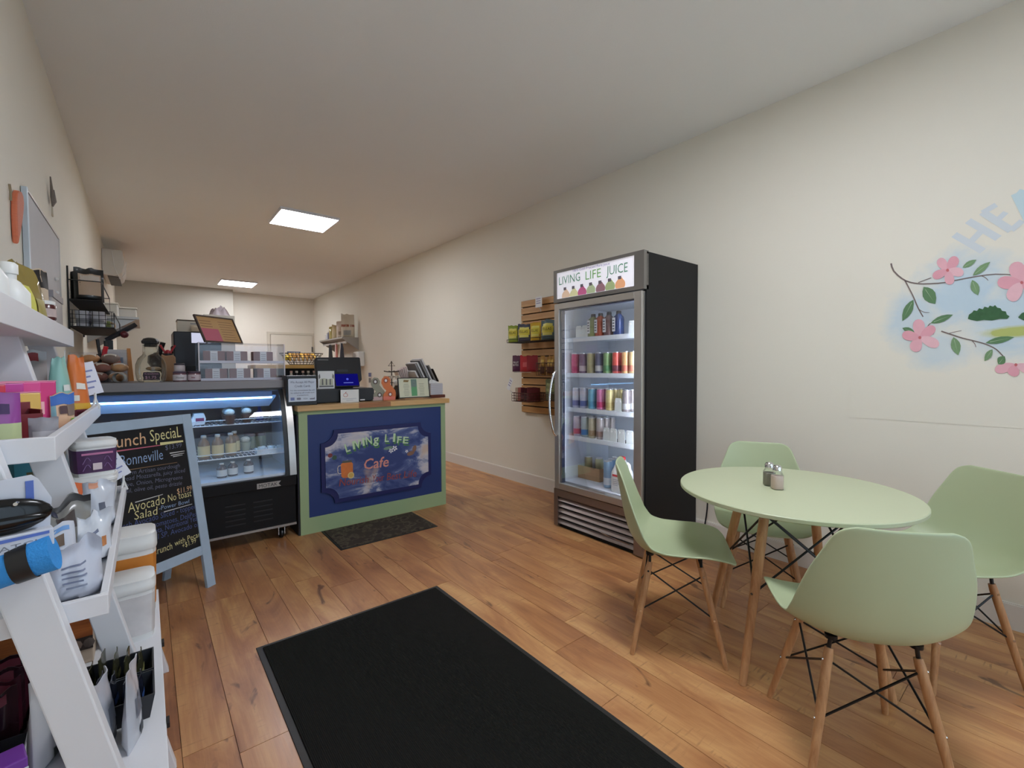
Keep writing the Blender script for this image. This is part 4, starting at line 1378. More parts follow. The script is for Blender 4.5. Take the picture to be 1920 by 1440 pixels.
obj('menu_logo', MB().flat([(-0.1, 0.142), (-0.055, 0.140), (-0.045, 0.158), (-0.095, 0.162)], MM, 0.0004), mat('menu_logo', (140, 116, 70), 0.6, var=0.4, vscale=120), t, W=True)
for sx in (-1, 1):
    obj('foot', MB().b(sx * W2 * 0.85 - 0.012, sx * W2 * 0.85 + 0.012, -0.05, 0.06, 0.0, 0.014), acrylic, t)

# leaning folders in a rack, paper stack, book
t = thing('folder_rack', 'sloping rack holding silver grey menu folders behind the drinks menu', 'rack', (cpx(793, 745, 4.02).x, 4.02, CT))
obj('rack_base', MB().b(-0.07, 0.12, -0.10, 0.10, 0, 0.10), mat('rack_white', (216, 214, 212), 0.6), t, bevel=0.004)
fm = [mat('folder_silver', (150, 148, 148), 0.35, 0.5), mat('folder_white', (214, 212, 212), 0.4), mat('folder_grey', (120, 116, 114), 0.4)]
for i, (xx, hh, mi) in enumerate(((-0.085, 0.17, 1), (-0.045, 0.25, 0), (-0.02, 0.26, 1), (0.02, 0.285, 0), (0.045, 0.30, 1), (0.085, 0.23, 2))):
    Rf = Matrix.Translation((xx + 0.03, 0, 0.10)) @ Matrix.Rotation(radians(-27), 4, 'Y')
    zs = 0.0
    obj('folder', MB().b(-0.008, 0.008, -0.10, 0.10, 0.012, hh).xf(Rf), fm[mi], t, bevel=0.002)
obj('bracket', MB().b(0.10, 0.106, -0.1, 0.1, 0.0, 0.14).xf(Matrix.Translation((0.03, 0, 0.1)) @ Matrix.Rotation(radians(-27), 4, 'Y')), iron, t)
t = thing('napkin_bundle', 'bundle of pale pink folded napkins beside the silver folders', 'napkins', (cpx(762, 745, 4.10).x - 0.03, 4.10, CT))
obj('holder', MB().b(-0.045, 0.045, -0.05, 0.05, 0, 0.17), mat('holder_dark', (60, 52, 48), 0.5), t, bevel=0.003)
for i in range(6):
    Rn = Matrix.Translation((-0.04 + i * 0.014, 0, 0.17)) @ Matrix.Rotation(radians(-26 + i * 4), 4, 'Y')
    obj('napkin', MB().b(-0.004, 0.004, -0.045, 0.045, 0.002, 0.085 + 0.008 * i).xf(Rn), mat('napkin_pink', (222, 206, 202), 0.8), t, bevel=0.003)
p = cpx(820, 748, 3.76)
t = thing('closed_book', 'brown book lying under the white box at the counter end', 'book', (p.x, 3.80, CT))
obj('cover', MB().b(-0.075, 0.075, -0.06, 0.06, 0, 0.028), mat('book_brown', (104, 52, 38), 0.6), t, bevel=0.004)
t = thing('paper_stack', 'square white box of papers standing on the brown book', 'box', (p.x, 3.81, CT + 0.028))
obj('box', MB().b(-0.068, 0.06, -0.05, 0.05, 0, 0.105), mat('box_white', (206, 204, 208), 0.7), t, bevel=0.002)
for i in range(5):
    obj('box_edge', MB().b(-0.0685, 0.0605, -0.0508, -0.0502, 0.015 + i * 0.018, 0.018 + i * 0.018), mat('box_line', (176, 174, 184), 0.7), t)
t = thing('crumpled_napkin', 'crumpled white paper napkin on top of the white box', 'napkin', (p.x - 0.02, 3.81, CT + 0.133))
cr = MB().grid(lambda u, v: (0.055 * (2 * u - 1), 0.04 * (2 * v - 1), 0.002 + (1 - (2 * u - 1) ** 2) * (1 - (2 * v - 1) ** 2) * (0.03 + 0.025 * noise.noise(Vector((u * 6, v * 6, 3))))), 10, 10)
obj('paper', cr, wht_paper, t)
# ================================================================== refrigerated deli case
DX0, DX1 = -0.372, 0.845
case = thing('deli_case', 'black and stainless curved-glass deli display case on casters', 'display case', ((DX0 + DX1) / 2, 3.95, 0))
CURVE = [(3.572, 0.475), (3.585, 0.60), (3.608, 0.74), (3.642, 0.88), (3.688, 1.00), (3.745, 1.095)]


def cur(s):
    return catmull(CURVE, s)


def curved(xa, xb, off, th, n=16, s0=0.0, s1=1.0):
    """strip that follows the glass curve, th thick, off in front of it"""
    def P(s, o):
        y, z = cur(s)
        a, b_ = cur(max(s - 0.02, 0)), cur(min(s + 0.02, 1))
        ty, tz = b_[0] - a[0], b_[1] - a[1]
        l = math.hypot(ty, tz)
        return y - tz / l * o, z + ty / l * o
    m = MB()
    pts = [P(s0 + (s1 - s0) * i / n, off + th) for i in range(n + 1)] + [P(s0 + (s1 - s0) * i / n, off) for i in range(n, -1, -1)]
    M_ = frame((xa, 0, 0), (0, 1, 0), (0, 0, 1))
    return m.prism(pts, xb - xa, M_)


low = MB().b(DX0, DX1, 3.60, 4.35, 0.115, 0.44).b(DX0, DX1, 3.565, 3.60, 0.40, 0.475)
obj('base_cabinet', low, mat('case_black', (11, 11, 14), 0.45, spec=0.3), case, W=True, bevel=0.003)
obj('kick_strip', MB().b(DX0, DX1, 3.59, 3.605, 0.10, 0.116), steel, case, W=True)
vm = mat('case_vent', (30, 30, 34), 0.5)
for r_ in range(5):
    for c_ in range(2):
        xx = 0.40 + c_ * 0.17
        obj('vent_slot', MB().b(xx, xx + 0.12, 3.597, 3.601, 0.17 + r_ * 0.034, 0.178 + r_ * 0.034), vm, case, W=True)
NPM = frame((0, 3.564, 0), (1, 0, 0), (0, 0, 1))
a, b_, c_, d_ = hit(482, 921.5, NPM), hit(527, 914.5, NPM), hit(526.5, 906, NPM), hit(482, 911, NPM)
e_ = hit(522.5, 911.5, NPM)
obj('name_plate', MB().prism([(a[0], 0.408), (b_[0], 0.408), (e_[0], 0.427), (b_[0], 0.446), (a[0], 0.446)], 0.0015, NPM), mat('plate_silver', (178, 174, 170), 0.4, 0.5), case, W=True)
lettering('MOTAK', (a[0] + 0.012, 0.415), (e_[0] - 0.008, 0.415), NPM, ink, case, h=0.025, px=False, z=0.0022)
# casters
for cx_ in (DX1 - 0.09, DX0 + 0.09):
    for cy_ in (3.66, 4.28):
        ca = obj('caster', MB().lathe([(0.0, -0.013), (0.030, -0.013), (0.036, -0.006), (0.036, 0.006), (0.030, 0.013), (0, 0.013)], 18, (cx_, cy_, 0.037), Matrix.Rotation(radians(90), 3, 'Y')), black, case, W=True, smooth=40)
        obj('caster_fork', MB().b(cx_ - 0.022, cx_ - 0.018, cy_ - 0.018, cy_ + 0.018, 0.03, 0.10).b(cx_ + 0.018, cx_ + 0.022, cy_ - 0.018, cy_ + 0.018, 0.03, 0.10).b(cx_ - 0.022, cx_ + 0.022, cy_ - 0.018, cy_ + 0.018, 0.096, 0.115), chrome, ca, W=True)
# top deck
obj('top_deck', MB().b(DX0, DX1, 3.735, 4.35, 1.105, 1.165), mat('deck_steel', (128, 122, 122), 0.45, 0.7, var=0.06, vscale=12, stretch=(1, 12, 12)), case, W=True, bevel=0.004)
obj('top_seal', MB().b(DX0 + 0.04, DX1 - 0.06, 3.742, 3.77, 1.09, 1.106), black, case, W=True)
# ends
for xa, xb in ((DX1 - 0.045, DX1), (DX0, DX0 + 0.045)):
    obj('end_band', curved(xa, xb, -0.004, 0.022), steel, case, W=True, smooth=30)
for xa, xb in ((DX1 - 0.072, DX1 - 0.045), (DX0 + 0.045, DX0 + 0.07)):
    obj('glass_edge', curved(xa, xb, -0.006, 0.014), black, case, W=True, smooth=30)
prof = [(y + 0.012, z) for y, z in [cur(i / 14) for i in range(15)]] + [(4.33, 1.105), (4.33, 0.44), (3.61, 0.44)]
for xa in (DX1 - 0.012, DX0):
    obj('end_wall', MB().prism(prof, 0.012, frame((xa, 0, 0), (0, 1, 0), (0, 0, 1))), mat('case_end_white', (206, 220, 236), 0.4), case, W=True)
obj('front_glass', curved(DX0 + 0.045, DX1 - 0.045, 0.0, 0.005), glass, case, W=True, smooth=40)
obj('deck_pan', MB().b(DX0 + 0.012, DX1 - 0.012, 3.60, 4.31, 0.44, 0.492), mat('case_deck_white', (220, 226, 234), 0.4), case, W=True)
obj('rear_doors', MB().b(DX0 + 0.012, DX1 - 0.012, 4.31, 4.33, 0.44, 1.105), mat('case_rear_dark', (92, 90, 100), 0.35), case, W=True)
obj('ceiling_liner', MB().b(DX0 + 0.012, DX1 - 0.012, 3.78, 4.31, 1.085, 1.105), mat('case_liner_blue', (150, 176, 214), 0.4), case, W=True)
# light canopy: housing, LED tube, reflector
can_z = 1.04
obj('light_housing', MB().b(DX0 + 0.03, DX1 - 0.11, 3.765, 3.80, 1.045, 1.085), mat('canopy_blue', (86, 120, 176), 0.4), case, W=True)
obj('led_tube', MB().cyl((DX0 + 0.03, 3.775, 1.036), (DX1 - 0.11, 3.775, 1.036), 0.006, n=10), emitter('case_led', (130, 195, 255), 22.0), case, W=True, smooth=60)
rf = MB().quad((DX0 + 0.02, 3.80, 1.045), (DX1 - 0.075, 3.80, 1.045), (DX1 - 0.10, 3.93, 0.962), (DX0 + 0.02, 3.93, 0.962))
rf.quad((DX0 + 0.02, 3.803, 1.052), (DX0 + 0.02, 3.933, 0.969), (DX1 - 0.10, 3.933, 0.969), (DX1 - 0.075, 3.803, 1.052))
obj('reflector', rf, mat('reflector_white', (206, 222, 244), 0.4), case, W=True)
for i, (zz, yf_) in enumerate(((0.842, 3.86), (0.618, 3.74))):
    sh = obj('wire_shelf', MB().tube([(DX0 + 0.02, yf_, zz), (DX1 - 0.03, yf_, zz)], 0.0045, 6), wht_plastic, case, W=True)
    obj('shelf_rail', MB().tube([(DX0 + 0.02, yf_ - 0.004, zz + 0.036), (DX1 - 0.03, yf_ - 0.004, zz + 0.036)], 0.003, 6), wht_plastic, sh, W=True)
    ww = MB()
    for j in range(44):
        xx = DX0 + 0.025 + j * (DX1 - DX0 - 0.06) / 43
        ww.b(xx - 0.002, xx + 0.002, yf_, 4.28, zz - 0.002, zz + 0.002)
    for j in range(4):
        yy = yf_ + 0.02 + j * 0.13
        ww.b(DX0 + 0.02, DX1 - 0.03, yy - 0.002, yy + 0.002, zz - 0.005, zz - 0.002)
    o = obj('shelf_wires', ww, wht_plastic, sh, W=True)
    o['kind'] = 'stuff'


# ------------------------------------------------------------------ food in the case
dome = clear('clear_dome', (250, 252, 252), 0.4, 0.1, 0.05)


def dome_cup(px, Y, z, lab, fill, sc=1.0):
    p = atY(px, 800, Y)
    t = thing('parfait_cup', lab, 'cup', (p.x, Y, z), 0, 'dome-lidded cups in the deli case')
    obj('cup', MB().lathe([(0.028 * sc, 0), (0.030 * sc, 0.003), (0.042 * sc, 0.075 * sc), (0.045 * sc, 0.078 * sc)], 20), dome, t, smooth=45)
    obj('filling', MB().lathe([(0.0265 * sc, 0.004), (0.039 * sc, 0.066 * sc), (0.0, 0.078 * sc)], 20), fill, t, smooth=45)
    obj('whipped_top', MB().ball((0, 0, 0.088 * sc), 0.033 * sc, 12, (1, 1, 0.75)), mat('whipped_cream', (226, 220, 206), 0.6, bump=0.4, bscale=90), t, smooth=60)
    obj('dome_lid', MB().lathe([(0.046 * sc, 0.079 * sc), (0.046 * sc, 0.085 * sc), (0.040 * sc, 0.105 * sc), (0.024 * sc, 0.124 * sc), (0.0, 0.130 * sc)], 20), dome, t, smooth=45)


choc = mat('chocolate_pudding', (110, 74, 62), 0.5, var=0.2, vscale=60)
dome_cup(427, 3.98, 0.845, 'dome-lidded chocolate cup at the rear of the upper case shelf', choc)
dome_cup(431, 3.87, 0.845, 'dome-lidded chocolate cup leading the upper case shelf', choc)
dome_cup(463, 3.90, 0.845, 'dome-lidded chocolate cup by itself on the upper case shelf', choc)
dome_cup(459, 3.98, 0.621, 'dome-lidded cup of pale pudding on the lower case shelf', mat('pale_pudding', (206, 204, 180), 0.5))


def dress_bottle(px, Y, z, lab, lab_rgb, liq, grp, h=0.15, r=0.034):
    p = atY(px, 850, Y)
    t = thing('dressing_bottle', lab, 'bottle', (p.x, Y, z), random.uniform(-0.4, 0.4), grp)
    obj('bottle_body', MB().lathe([(r * 0.92, 0), (r, 0.006), (r, h * 0.62), (r * 0.85, h * 0.74), (r * 0.42, h * 0.86), (r * 0.40, h * 0.93)], 18), liq, t, smooth=45)
    obj('bottle_cap', MB().lathe([(r * 0.46, h * 0.90), (r * 0.46, h * 0.985), (r * 0.40, h)], 14), mat('cap_ivory', (206, 204, 196), 0.4), t, smooth=40)
    obj('bottle_label', MB().lathe([(r + 0.0007, h * 0.12), (r + 0.0007, h * 0.56)], 18), mat('label_%d_%d_%d' % lab_rgb, lab_rgb, 0.6), t, smooth=45)


amber = mat('amber_dressing', (120, 84, 52), 0.15, coat=0.5)
for px, Y, l in ((382.5, 3.80, 'yellow-labelled dressing bottle next to the chalkboard frame'), (408.5, 3.80, 'yellow-labelled dressing bottle in the middle of the lower shelf'), (433, 3.84, 'yellow-labelled dressing bottle beside the pale pudding cup'), (440, 3.93, 'yellow-labelled dressing bottle half hidden at the rear of the lower shelf')):
    dress_bottle(px, Y, 0.621, l, (214, 194, 140), amber, 'dressing bottles in the deli case', 0.165, 0.036)
dk = mat('dark_syrup', (70, 52, 56), 0.15, coat=0.5)
for px, Y, l in ((415, 3.72, 'dark bottle with a white label on the case floor nearest the chalkboard'), (435.5, 3.74, 'dark bottle with a cream label on the case floor'), (465.5, 3.76, 'dark bottle with a grey label on the case floor')):
    dress_bottle(px, Y, 0.493, l, (206, 206, 204), dk, 'dark bottles on the case floor', 0.10, 0.032)
# clear tray with deli packs on the lower shelf
p0, p1 = atY(424, 860, 3.79), atY(518, 850, 3.79)
t = thing('deli_tray', 'shallow clear plastic tray on the lower case shelf', 'tray', (p0.x + 0.21, 3.81, 0.662))
t.location.z = 0.621
x_ = MB().b(-0.02, 0.19, -0.055, -0.052, 0, 0.03).b(-0.02, 0.19, 0.052, 0.055, 0, 0.03).b(-0.02, -0.017, -0.052, 0.052, 0, 0.03).b(0.187, 0.19, -0.052, 0.052, 0, 0.03).b(-0.017, 0.187, -0.052, 0.052, 0, 0.003)
obj('tray', x_, mat('frosted_plastic', (226, 234, 240), 0.3), t)
for i in range(3):
    pouch('small clear deli pack lying in the plastic tray, %s' % ('by the bottles', 'in the middle', 'by the steel end')[i], (p0.x + 0.21 + 0.02 + i * 0.065, 3.81, 0.625), 0.0, 0.055, 0.045, 0.05, (196, 206, 206), (), 'deli packs', seed=60 + i, name='deli_pack', tilt=0.0)
# jars at the back of the lower shelf
for i, (px, rgb) in enumerate(((468, (130, 96, 92)), (489, (116, 84, 84)))):
    p = atY(px, 830, 4.10)
    t = thing('lidded_jar', ('glass jar with a dark lid behind the pale pudding cup', 'glass jar with a dark lid by the case end wall')[i], 'jar', (p.x, 4.10, 0.621), 0, 'jars in the deli case')
    obj('jar_body', MB().lathe([(0.036, 0), (0.04, 0.006), (0.04, 0.085), (0.034, 0.095)], 18), mat('pickle_%d' % i, (150, 150, 120), 0.2, var=0.3, vscale=50, coat=0.4), t, smooth=45)
    obj('jar_lid', MB().lathe([(0.037, 0.095), (0.038, 0.097), (0.038, 0.115), (0.035, 0.118)], 18), mat('jarlid_%d' % i, rgb, 0.4), t, smooth=45)
p = atY(412, 826, 4.08)
t = thing('mixing_bowl', 'grey steel bowl at the rear of the lower case shelf', 'bowl', (p.x, 4.08, 0.621))
obj('bowl', MB().lathe([(0.045, 0), (0.07, 0.01), (0.085, 0.12), (0.098, 0.13), (0.098, 0.135), (0.083, 0.128), (0.068, 0.014), (0, 0.012)], 24), mat('bowl_grey', (120, 118, 128), 0.35, 0.6), t, smooth=45)
# blue bottle and white lid box on the upper shelf, foam boxes behind the chalkboard
p = atY(487, 800, 4.05)
t = thing('blue_bottle', 'short cobalt blue bottle by the end wall on the upper case shelf', 'bottle', (p.x, 4.05, 0.845))
obj('bottle_body', MB().lathe([(0.028, 0), (0.03, 0.004), (0.03, 0.06), (0.012, 0.085), (0.011, 0.11)], 16), mat('cobalt', (44, 60, 140), 0.2, coat=0.5), t, smooth=45)
for i, (x0_, y0_) in enumerate(((-0.20, 3.98), (0.04, 3.98), (0.235, 4.0))):
    wbx = 0.23 if i < 2 else 0.085
    t = thing('foam_box', ('white foam takeout box at the wall end of the upper case shelf', 'white foam takeout box behind the chalkboard frame', 'white carton with a red print beside the takeout boxes')[i], 'box', (x0_ + (0.115 if i < 2 else 0.06), y0_, 0.845), 0, 'takeout boxes in the deli case')
    bx_ = MB()
    hh = 0.055 if i < 2 else 0.085
    bx_.prism([(-wbx / 2 + 0.01, 0), (wbx / 2 - 0.01, 0), (wbx / 2, hh * 0.5), (wbx / 2 - 0.012, hh), (-wbx / 2 + 0.012, hh), (-wbx / 2, hh * 0.5)], 0.16 if i < 2 else 0.08, frame((0, 0.08 if i < 2 else 0.04, 0), (1, 0, 0), (0, 0, 1)))
    obj('box', bx_, wht_plastic, t, bevel=0.003)
    if i == 2:
        obj('red_print', MB().b(-0.02, 0.03, -0.0415, -0.0402, 0.02, 0.05), mat('box_red', (140, 50, 90), 0.6), t)

# ================================================================== things on top of the case
TOPZ = 1.165


def tp(px, Y):
    return atY(px, 705, Y).x


# big glass jar with a black lid and a chalk tag
jx = tp(284, 3.92)
t = thing('cookie_jar', 'large clear glass jar with a black lid and a little chalk tag', 'jar', (jx, 3.92, TOPZ))
jar_gl = clear('jar_glass', (246, 248, 244), 0.5, 0.08)
obj('glass_body', MB().lathe([(0.068, 0), (0.079, 0.014), (0.085, 0.06), (0.083, 0.115), (0.070, 0.155), (0.048, 0.178), (0.043, 0.188), (0.043, 0.246), (0.046, 0.25)], 32), jar_gl, t, smooth=45)
obj('lid', MB().lathe([(0.034, 0.235), (0.034, 0.252), (0.046, 0.256), (0.049, 0.272), (0.036, 0.29), (0.015, 0.297), (0, 0.298)], 8), black, t, smooth=20)
for i in range(14):
    a = random.uniform(0, 6.28)
    rr = random.uniform(0.0, 0.038)
    zz = 0.02 + (i // 5) * 0.034
    obj('wrapped_cookie', MB().ball((rr * cos(a), rr * sin(a), zz), 0.030, 10, (1, 1, 0.45)), mat(('cookie_a', 'cookie_b', 'cookie_c')[i % 3], ((176, 164, 120), (140, 112, 78), (196, 196, 186))[i % 3], 0.4, var=0.2, vscale=60), t, smooth=60)
tg = [(x * 0.8, z * 0.95) for x, z in [(-0.062, 0.002), (-0.058, 0.02), (-0.064, 0.04), (-0.058, 0.066), (-0.03, 0.069), (0.0, 0.066), (0.03, 0.069), (0.058, 0.066), (0.064, 0.04), (0.058, 0.02), (0.062, 0.002), (0.03, 0.005), (0, 0.002), (-0.03, 0.005)]]
G = Matrix.Translation((0.0, -0.097, 0.006)) @ Matrix.Rotation(radians(90), 4, 'X')
tgo = obj('chalk_tag', MB().prism(tg, 0.005, G), mat('tag_wood', (206, 190, 160), 0.6), t)
obj('tag_face', MB().prism([(x * 0.9, 0.004 + z * 0.86) for x, z in tg], 0.001, G, 0.005), mat('tag_black', (40, 26, 34), 0.6), tgo)
obj('tag_foot', MB().b(-0.04, 0.04, -0.115, -0.083, 0.0, 0.006), mat('tag_wood', (206, 190, 160), 0.6), tgo)
GM = tmat(t) @ Matrix.Translation((0, -0.1032, 0.006)) @ frame((0, 0, 0), (1, 0, 0), (0, 0, 1))
chk = mat('tag_chalk', (170, 130, 150), 0.7)
lettering('Cookies', (-0.036, 0.043), (0.036, 0.043), GM, chk, tgo, h=0.012, px=False)
lettering('$1.75', (-0.033, 0.016), (0.024, 0.016), GM, chk, tgo, h=0.018, px=False)

# honey jars
pinkish = mat('label_mauve', (206, 190, 196), 0.6)
for px, Y, z, lab, bd in ((337, 3.82, TOPZ, 'squat jar with a white label reading Honey on the deli case', 'Honey'), (364, 3.83, TOPZ, 'squat jar with a pink label beside the acrylic bakery case', '')):
    t = thing('preserve_jar', lab, 'jar', (tp(px, Y), Y, z), 0, 'preserve jars on the deli case')
    obj('jar_body', MB().lathe([(0.036, 0), (0.0385, 0.005), (0.0385, 0.05), (0.035, 0.056)], 22), mat('preserve_%s' % bd, (120, 84, 92), 0.2, coat=0.5), t, smooth=45)
    obj('jar_label', MB().lathe([(0.0391, 0.008), (0.0391, 0.046)], 22), mat('label_ivory', (216, 208, 212), 0.6) if bd == 'Honey' else pinkish, t, smooth=45)
    obj('jar_lid', MB().lathe([(0.037, 0.056), (0.038, 0.058), (0.038, 0.066), (0.034, 0.069)], 22), mat('lid_plum', (84, 66, 84), 0.4), t, smooth=45)
    LM = tmat(t) @ frame((0, -0.0397, 0), (1, 0, 0), (0, 0, 1))
    if bd:
        lettering(bd, (-0.022, 0.021), (0.022, 0.021), LM, ink, t, h=0.013, px=False)
    else:
        obj('label_smudge', MB().flat([(-0.02, 0.022), (0.0, 0.02), (0.004, 0.028), (-0.018, 0.032)], LM, 0.0006), mat('rose_print', (150, 110, 120), 0.6), t, W=True)
t = thing('preserve_jar', 'small jar with a dark band standing on the squat honey jars', 'jar', (tp(341, 3.85), 3.85, TOPZ + 0.069), 0, 'preserve jars on the deli case')
obj('jar_body', MB().lathe([(0.028, 0), (0.031, 0.004), (0.031, 0.038), (0.028, 0.042)], 20), mat('preserve_top', (190, 180, 184), 0.3), t, smooth=45)
obj('jar_lid', MB().lathe([(0.030, 0.042), (0.030, 0.053), (0.027, 0.055)], 20), mat('lid_black_top', (52, 44, 56), 0.4), t, smooth=45)
t.location.x = tp(337, 3.82)
t.location.y = 3.82

# brown paper bag with red-handled scissors
t = thing('paper_bag', 'small brown paper bag behind the cookie jar', 'bag', (tp(316, 4.06), 4.06, TOPZ))
obj('bag_body', MB().prism([(-0.04, 0), (0.045, 0), (0.042, 0.17), (0.03, 0.185), (-0.015, 0.178), (-0.037, 0.19)], 0.08, frame((0, 0.04, 0), (1, 0, 0), (0, 0, 1))), mat('kraft_paper', (160, 122, 90), 0.8, var=0.1), t, bevel=0.006)
t = thing('red_scissors', 'red-handled scissors standing in a dark cup behind the jar', 'scissors', (tp(316, 4.2), 4.2, TOPZ))
obj('holder_cup', MB().lathe([(0.03, 0), (0.034, 0.2), (0.03, 0.2), (0.026, 0.01), (0, 0.01)], 16), black, t, smooth=45)
redp = mat('red_handle', (168, 30, 40), 0.35)
for sx in (-1, 1):
    obj('handle', MB().tube([(0.004 * sx, 0, 0.15), (0.02 * sx, 0, 0.215), (0.044 * sx, 0, 0.262)], 0.007, 8), redp, t, smooth=60)
obj('pivot', MB().ball((0, 0, 0.208), 0.02, 10), redp, t, smooth=60)

# clear bin of packed breads
bx0, bx1 = tp(120, 3.90), tp(240, 3.90)
bin_ = thing('bread_bin', 'clear acrylic bin heaped with packed breads on the deli case', 'bin', ((bx0 + bx1) / 2 + 0.005, 3.98, TOPZ))
hb = (bx1 - bx0) / 2 - 0.005
bn = MB().b(-hb, hb, -0.125, -0.122, 0, 0.11).b(-hb, hb, 0.122, 0.125, 0, 0.20).b(-hb, hb, -0.122, 0.122, 0, 0.003)
for sx in (-1, 1):
    bn.prism([(-0.122, 0.003), (0.122, 0.003), (0.122, 0.20), (-0.122, 0.11)], 0.003, frame((sx * hb - (0.003 if sx > 0 else 0), 0, 0), (0, 1, 0), (0, 0, 1)))
obj('bin_walls', bn, acrylic, bin_)
obj('bin_edge', MB().b(-hb - 0.001, -hb + 0.004, -0.128, -0.122, 0, 0.20), wht_plastic, bin_)
crumb = [((178, 128, 84), 'golden crust'), ((140, 84, 66), 'dark rye'), ((196, 150, 100), 'pale wheat'), ((150, 96, 72), 'seeded brown'), ((120, 100, 92), 'grey rye')]
sp = [(-0.095, -0.066, 0.004), (0.0, -0.066, 0.004), (0.095, -0.066, 0.004), (-0.095, 0.04, 0.004), (0.095, 0.04, 0.004), (-0.085, -0.03, 0.064), (0.015, -0.045, 0.064), (0.1, -0.02, 0.064), (-0.02, 0.055, 0.066), (0.06, -0.02, 0.124), (-0.04, -0.015, 0.124), (0.06, 0.06, 0.10)]
for i, (a, b_, c_) in enumerate(sp):
    rgb, nm = crumb[i % 5]
    t = thing('packed_bread', '%s roll %s' % (nm, ('low in the bread bin', 'heaped on top in the bread bin')[i > 4] + (', by the wall', ', front middle', ', by the jar', ', rear by the wall', ', rear by the jar', ', by the wall', ', middle', ', by the jar', ', at the rear', ', crowning the heap by the jar', ', crowning the heap by the wall', ', at the rear by the jar')[i]), 'bread', (bin_.location.x + a, 3.98 + b_, TOPZ + c_ + 0.001), random.uniform(-0.3, 0.3), 'packed breads in the bin')
    obj('roll', MB().ball((0, 0, 0.031), 0.047, 14, (1.06, 1.06, 0.66)), mat('crust_%d' % (i % 5), rgb, 0.6, var=0.25, vscale=25, bump=0.2, bscale=50), t, smooth=60)
    obj('wrap_label', MB().grid(lambda u, v: (0.03 * (2 * u - 1), -0.018 + 0.018 * (2 * v - 1), 0.0312 + 0.66 * math.sqrt(max(0.0468 ** 2 - (0.03 * (2 * u - 1) / 1.05) ** 2 - ((-0.018 + 0.018 * (2 * v - 1)) / 1.08) ** 2, 0))), 6, 6), mat('wrap_print', (206, 200, 190), 0.4, var=0.5, vscale=70), t, smooth=60)
# rolled newspaper and knife, clipboard behind
t = thing('rolled_paper', 'rolled grey newspaper lying at the front of the bread bin', 'paper roll', (tp(225, 3.775), 3.775, TOPZ))
obj('roll', MB().tube([(-0.008, 0.0, 0.031), (0.002, 0.085, 0.031)], 0.03, 18, caps=False).tube([(-0.008, 0.0, 0.031), (0.002, 0.085, 0.031)], 0.027, 18, caps=False), mat('newsprint', (176, 178, 178), 0.8, var=0.25, vscale=40), t, smooth=60)
t.location.y = 3.762
t = thing('brochure_box', 'orange and white box of brochures behind the bread bin', 'box', (tp(222, 4.285), 4.285, TOPZ))
obj('box', MB().b(-0.085, 0.05, -0.03, 0.03, 0, 0.225), mat('brochure_white', (206, 204, 206), 0.6, var=0.1, vscale=20), t, bevel=0.003)
obj('orange_side', MB().prism([(0.051, 0), (0.085, 0), (0.07, 0.235), (0.051, 0.235)], 0.05, frame((0, 0.025, 0), (1, 0, 0), (0, 0, 1))), mat('brochure_orange', (206, 140, 80), 0.6), t)
obj('blue_print', MB().b(-0.05, 0.03, -0.0312, -0.0302, 0.13, 0.17), mat('brochure_blue', (130, 146, 170), 0.6), t)
t = thing('pen_cup', 'black cup of pens with a red marker behind the bread bin', 'pens', (tp(196, 4.185), 4.185, TOPZ))
obj('cup', MB().lathe([(0.034, 0), (0.038, 0.19), (0.034, 0.19), (0.03, 0.01), (0, 0.01)], 16), black, t, smooth=45)
obj('marker', MB().tube([(0.0, -0.03, 0.17), (0.015, -0.045, 0.24)], 0.013, 10), mat('red_marker', (206, 40, 56), 0.35), t, smooth=60)
obj('pen', MB().tube([(-0.012, 0, 0.1), (-0.03, 0, 0.29)], 0.009, 8), black, t, smooth=60)
obj('pen', MB().tube([(0.01, 0, 0.1), (0.01, 0.01, 0.28)], 0.009, 8), black, t, smooth=60)
t = thing('pull_handle', 'long dark knife sharpener slanting up behind the bread bin', 'sharpener', (tp(221, 4.335), 4.335, TOPZ))
a_, b_ = atY(199, 638, 4.335), atY(255, 608, 4.335)
obj('stand', MB().b(-0.06, -0.02, -0.02, 0.02, 0, a_.z - TOPZ), black, t)
obj('bar', MB().tube([(a_.x - t.location.x, 0, a_.z - TOPZ), (b_.x - t.location.x, 0, b_.z - TOPZ)], 0.016, 8), mat('dark_bar', (52, 54, 60), 0.35, 0.3), t, smooth=40)
obj('red_knob', MB().ball(((a_.x * 0.4 + b_.x * 0.6) - t.location.x, -0.02, (a_.z * 0.4 + b_.z * 0.6) - TOPZ - 0.03), 0.026, 10), mat('maroon_knob', (96, 30, 40), 0.4), t, smooth=60)

# acrylic bakery case with six cartons
ax0, ax1 = tp(374, 3.83), tp(534, 3.83)
ac = thing('bakery_case', 'clear two-tier acrylic bakery case on the deli case', 'bakery case', ((ax0 + ax1) / 2, 3.97, TOPZ))
ha = (ax1 - ax0) / 2
AZ = 0.272
obj('front_pane', MB().b(-ha, ha, -0.14, -0.137, 0.0, AZ - 0.02), acrylic, ac)
obj('back_pane', MB().b(-ha, ha, 0.137, 0.14, 0.0, AZ), acrylic, ac)
for sx in (-1, 1):
    obj('side_pane', MB().b(sx * ha - 0.0015, sx * ha + 0.0015, -0.137, 0.137, 0.0, AZ), acrylic, ac)
obj('top_pane', MB().b(-ha, ha, -0.137, 0.137, AZ - 0.003, AZ), acrylic, ac)
edge_m = mat('acrylic_edge', (214, 206, 212), 0.3)
for zz in (0.006, 0.132):
    obj('tier', MB().b(-ha + 0.003, ha - 0.003, -0.13, 0.13, zz - 0.003, zz), acrylic, ac)
    obj('tier_lip', MB().b(-ha + 0.003, ha - 0.003, -0.134, -0.130, zz - 0.006, zz + 0.012), edge_m, ac)
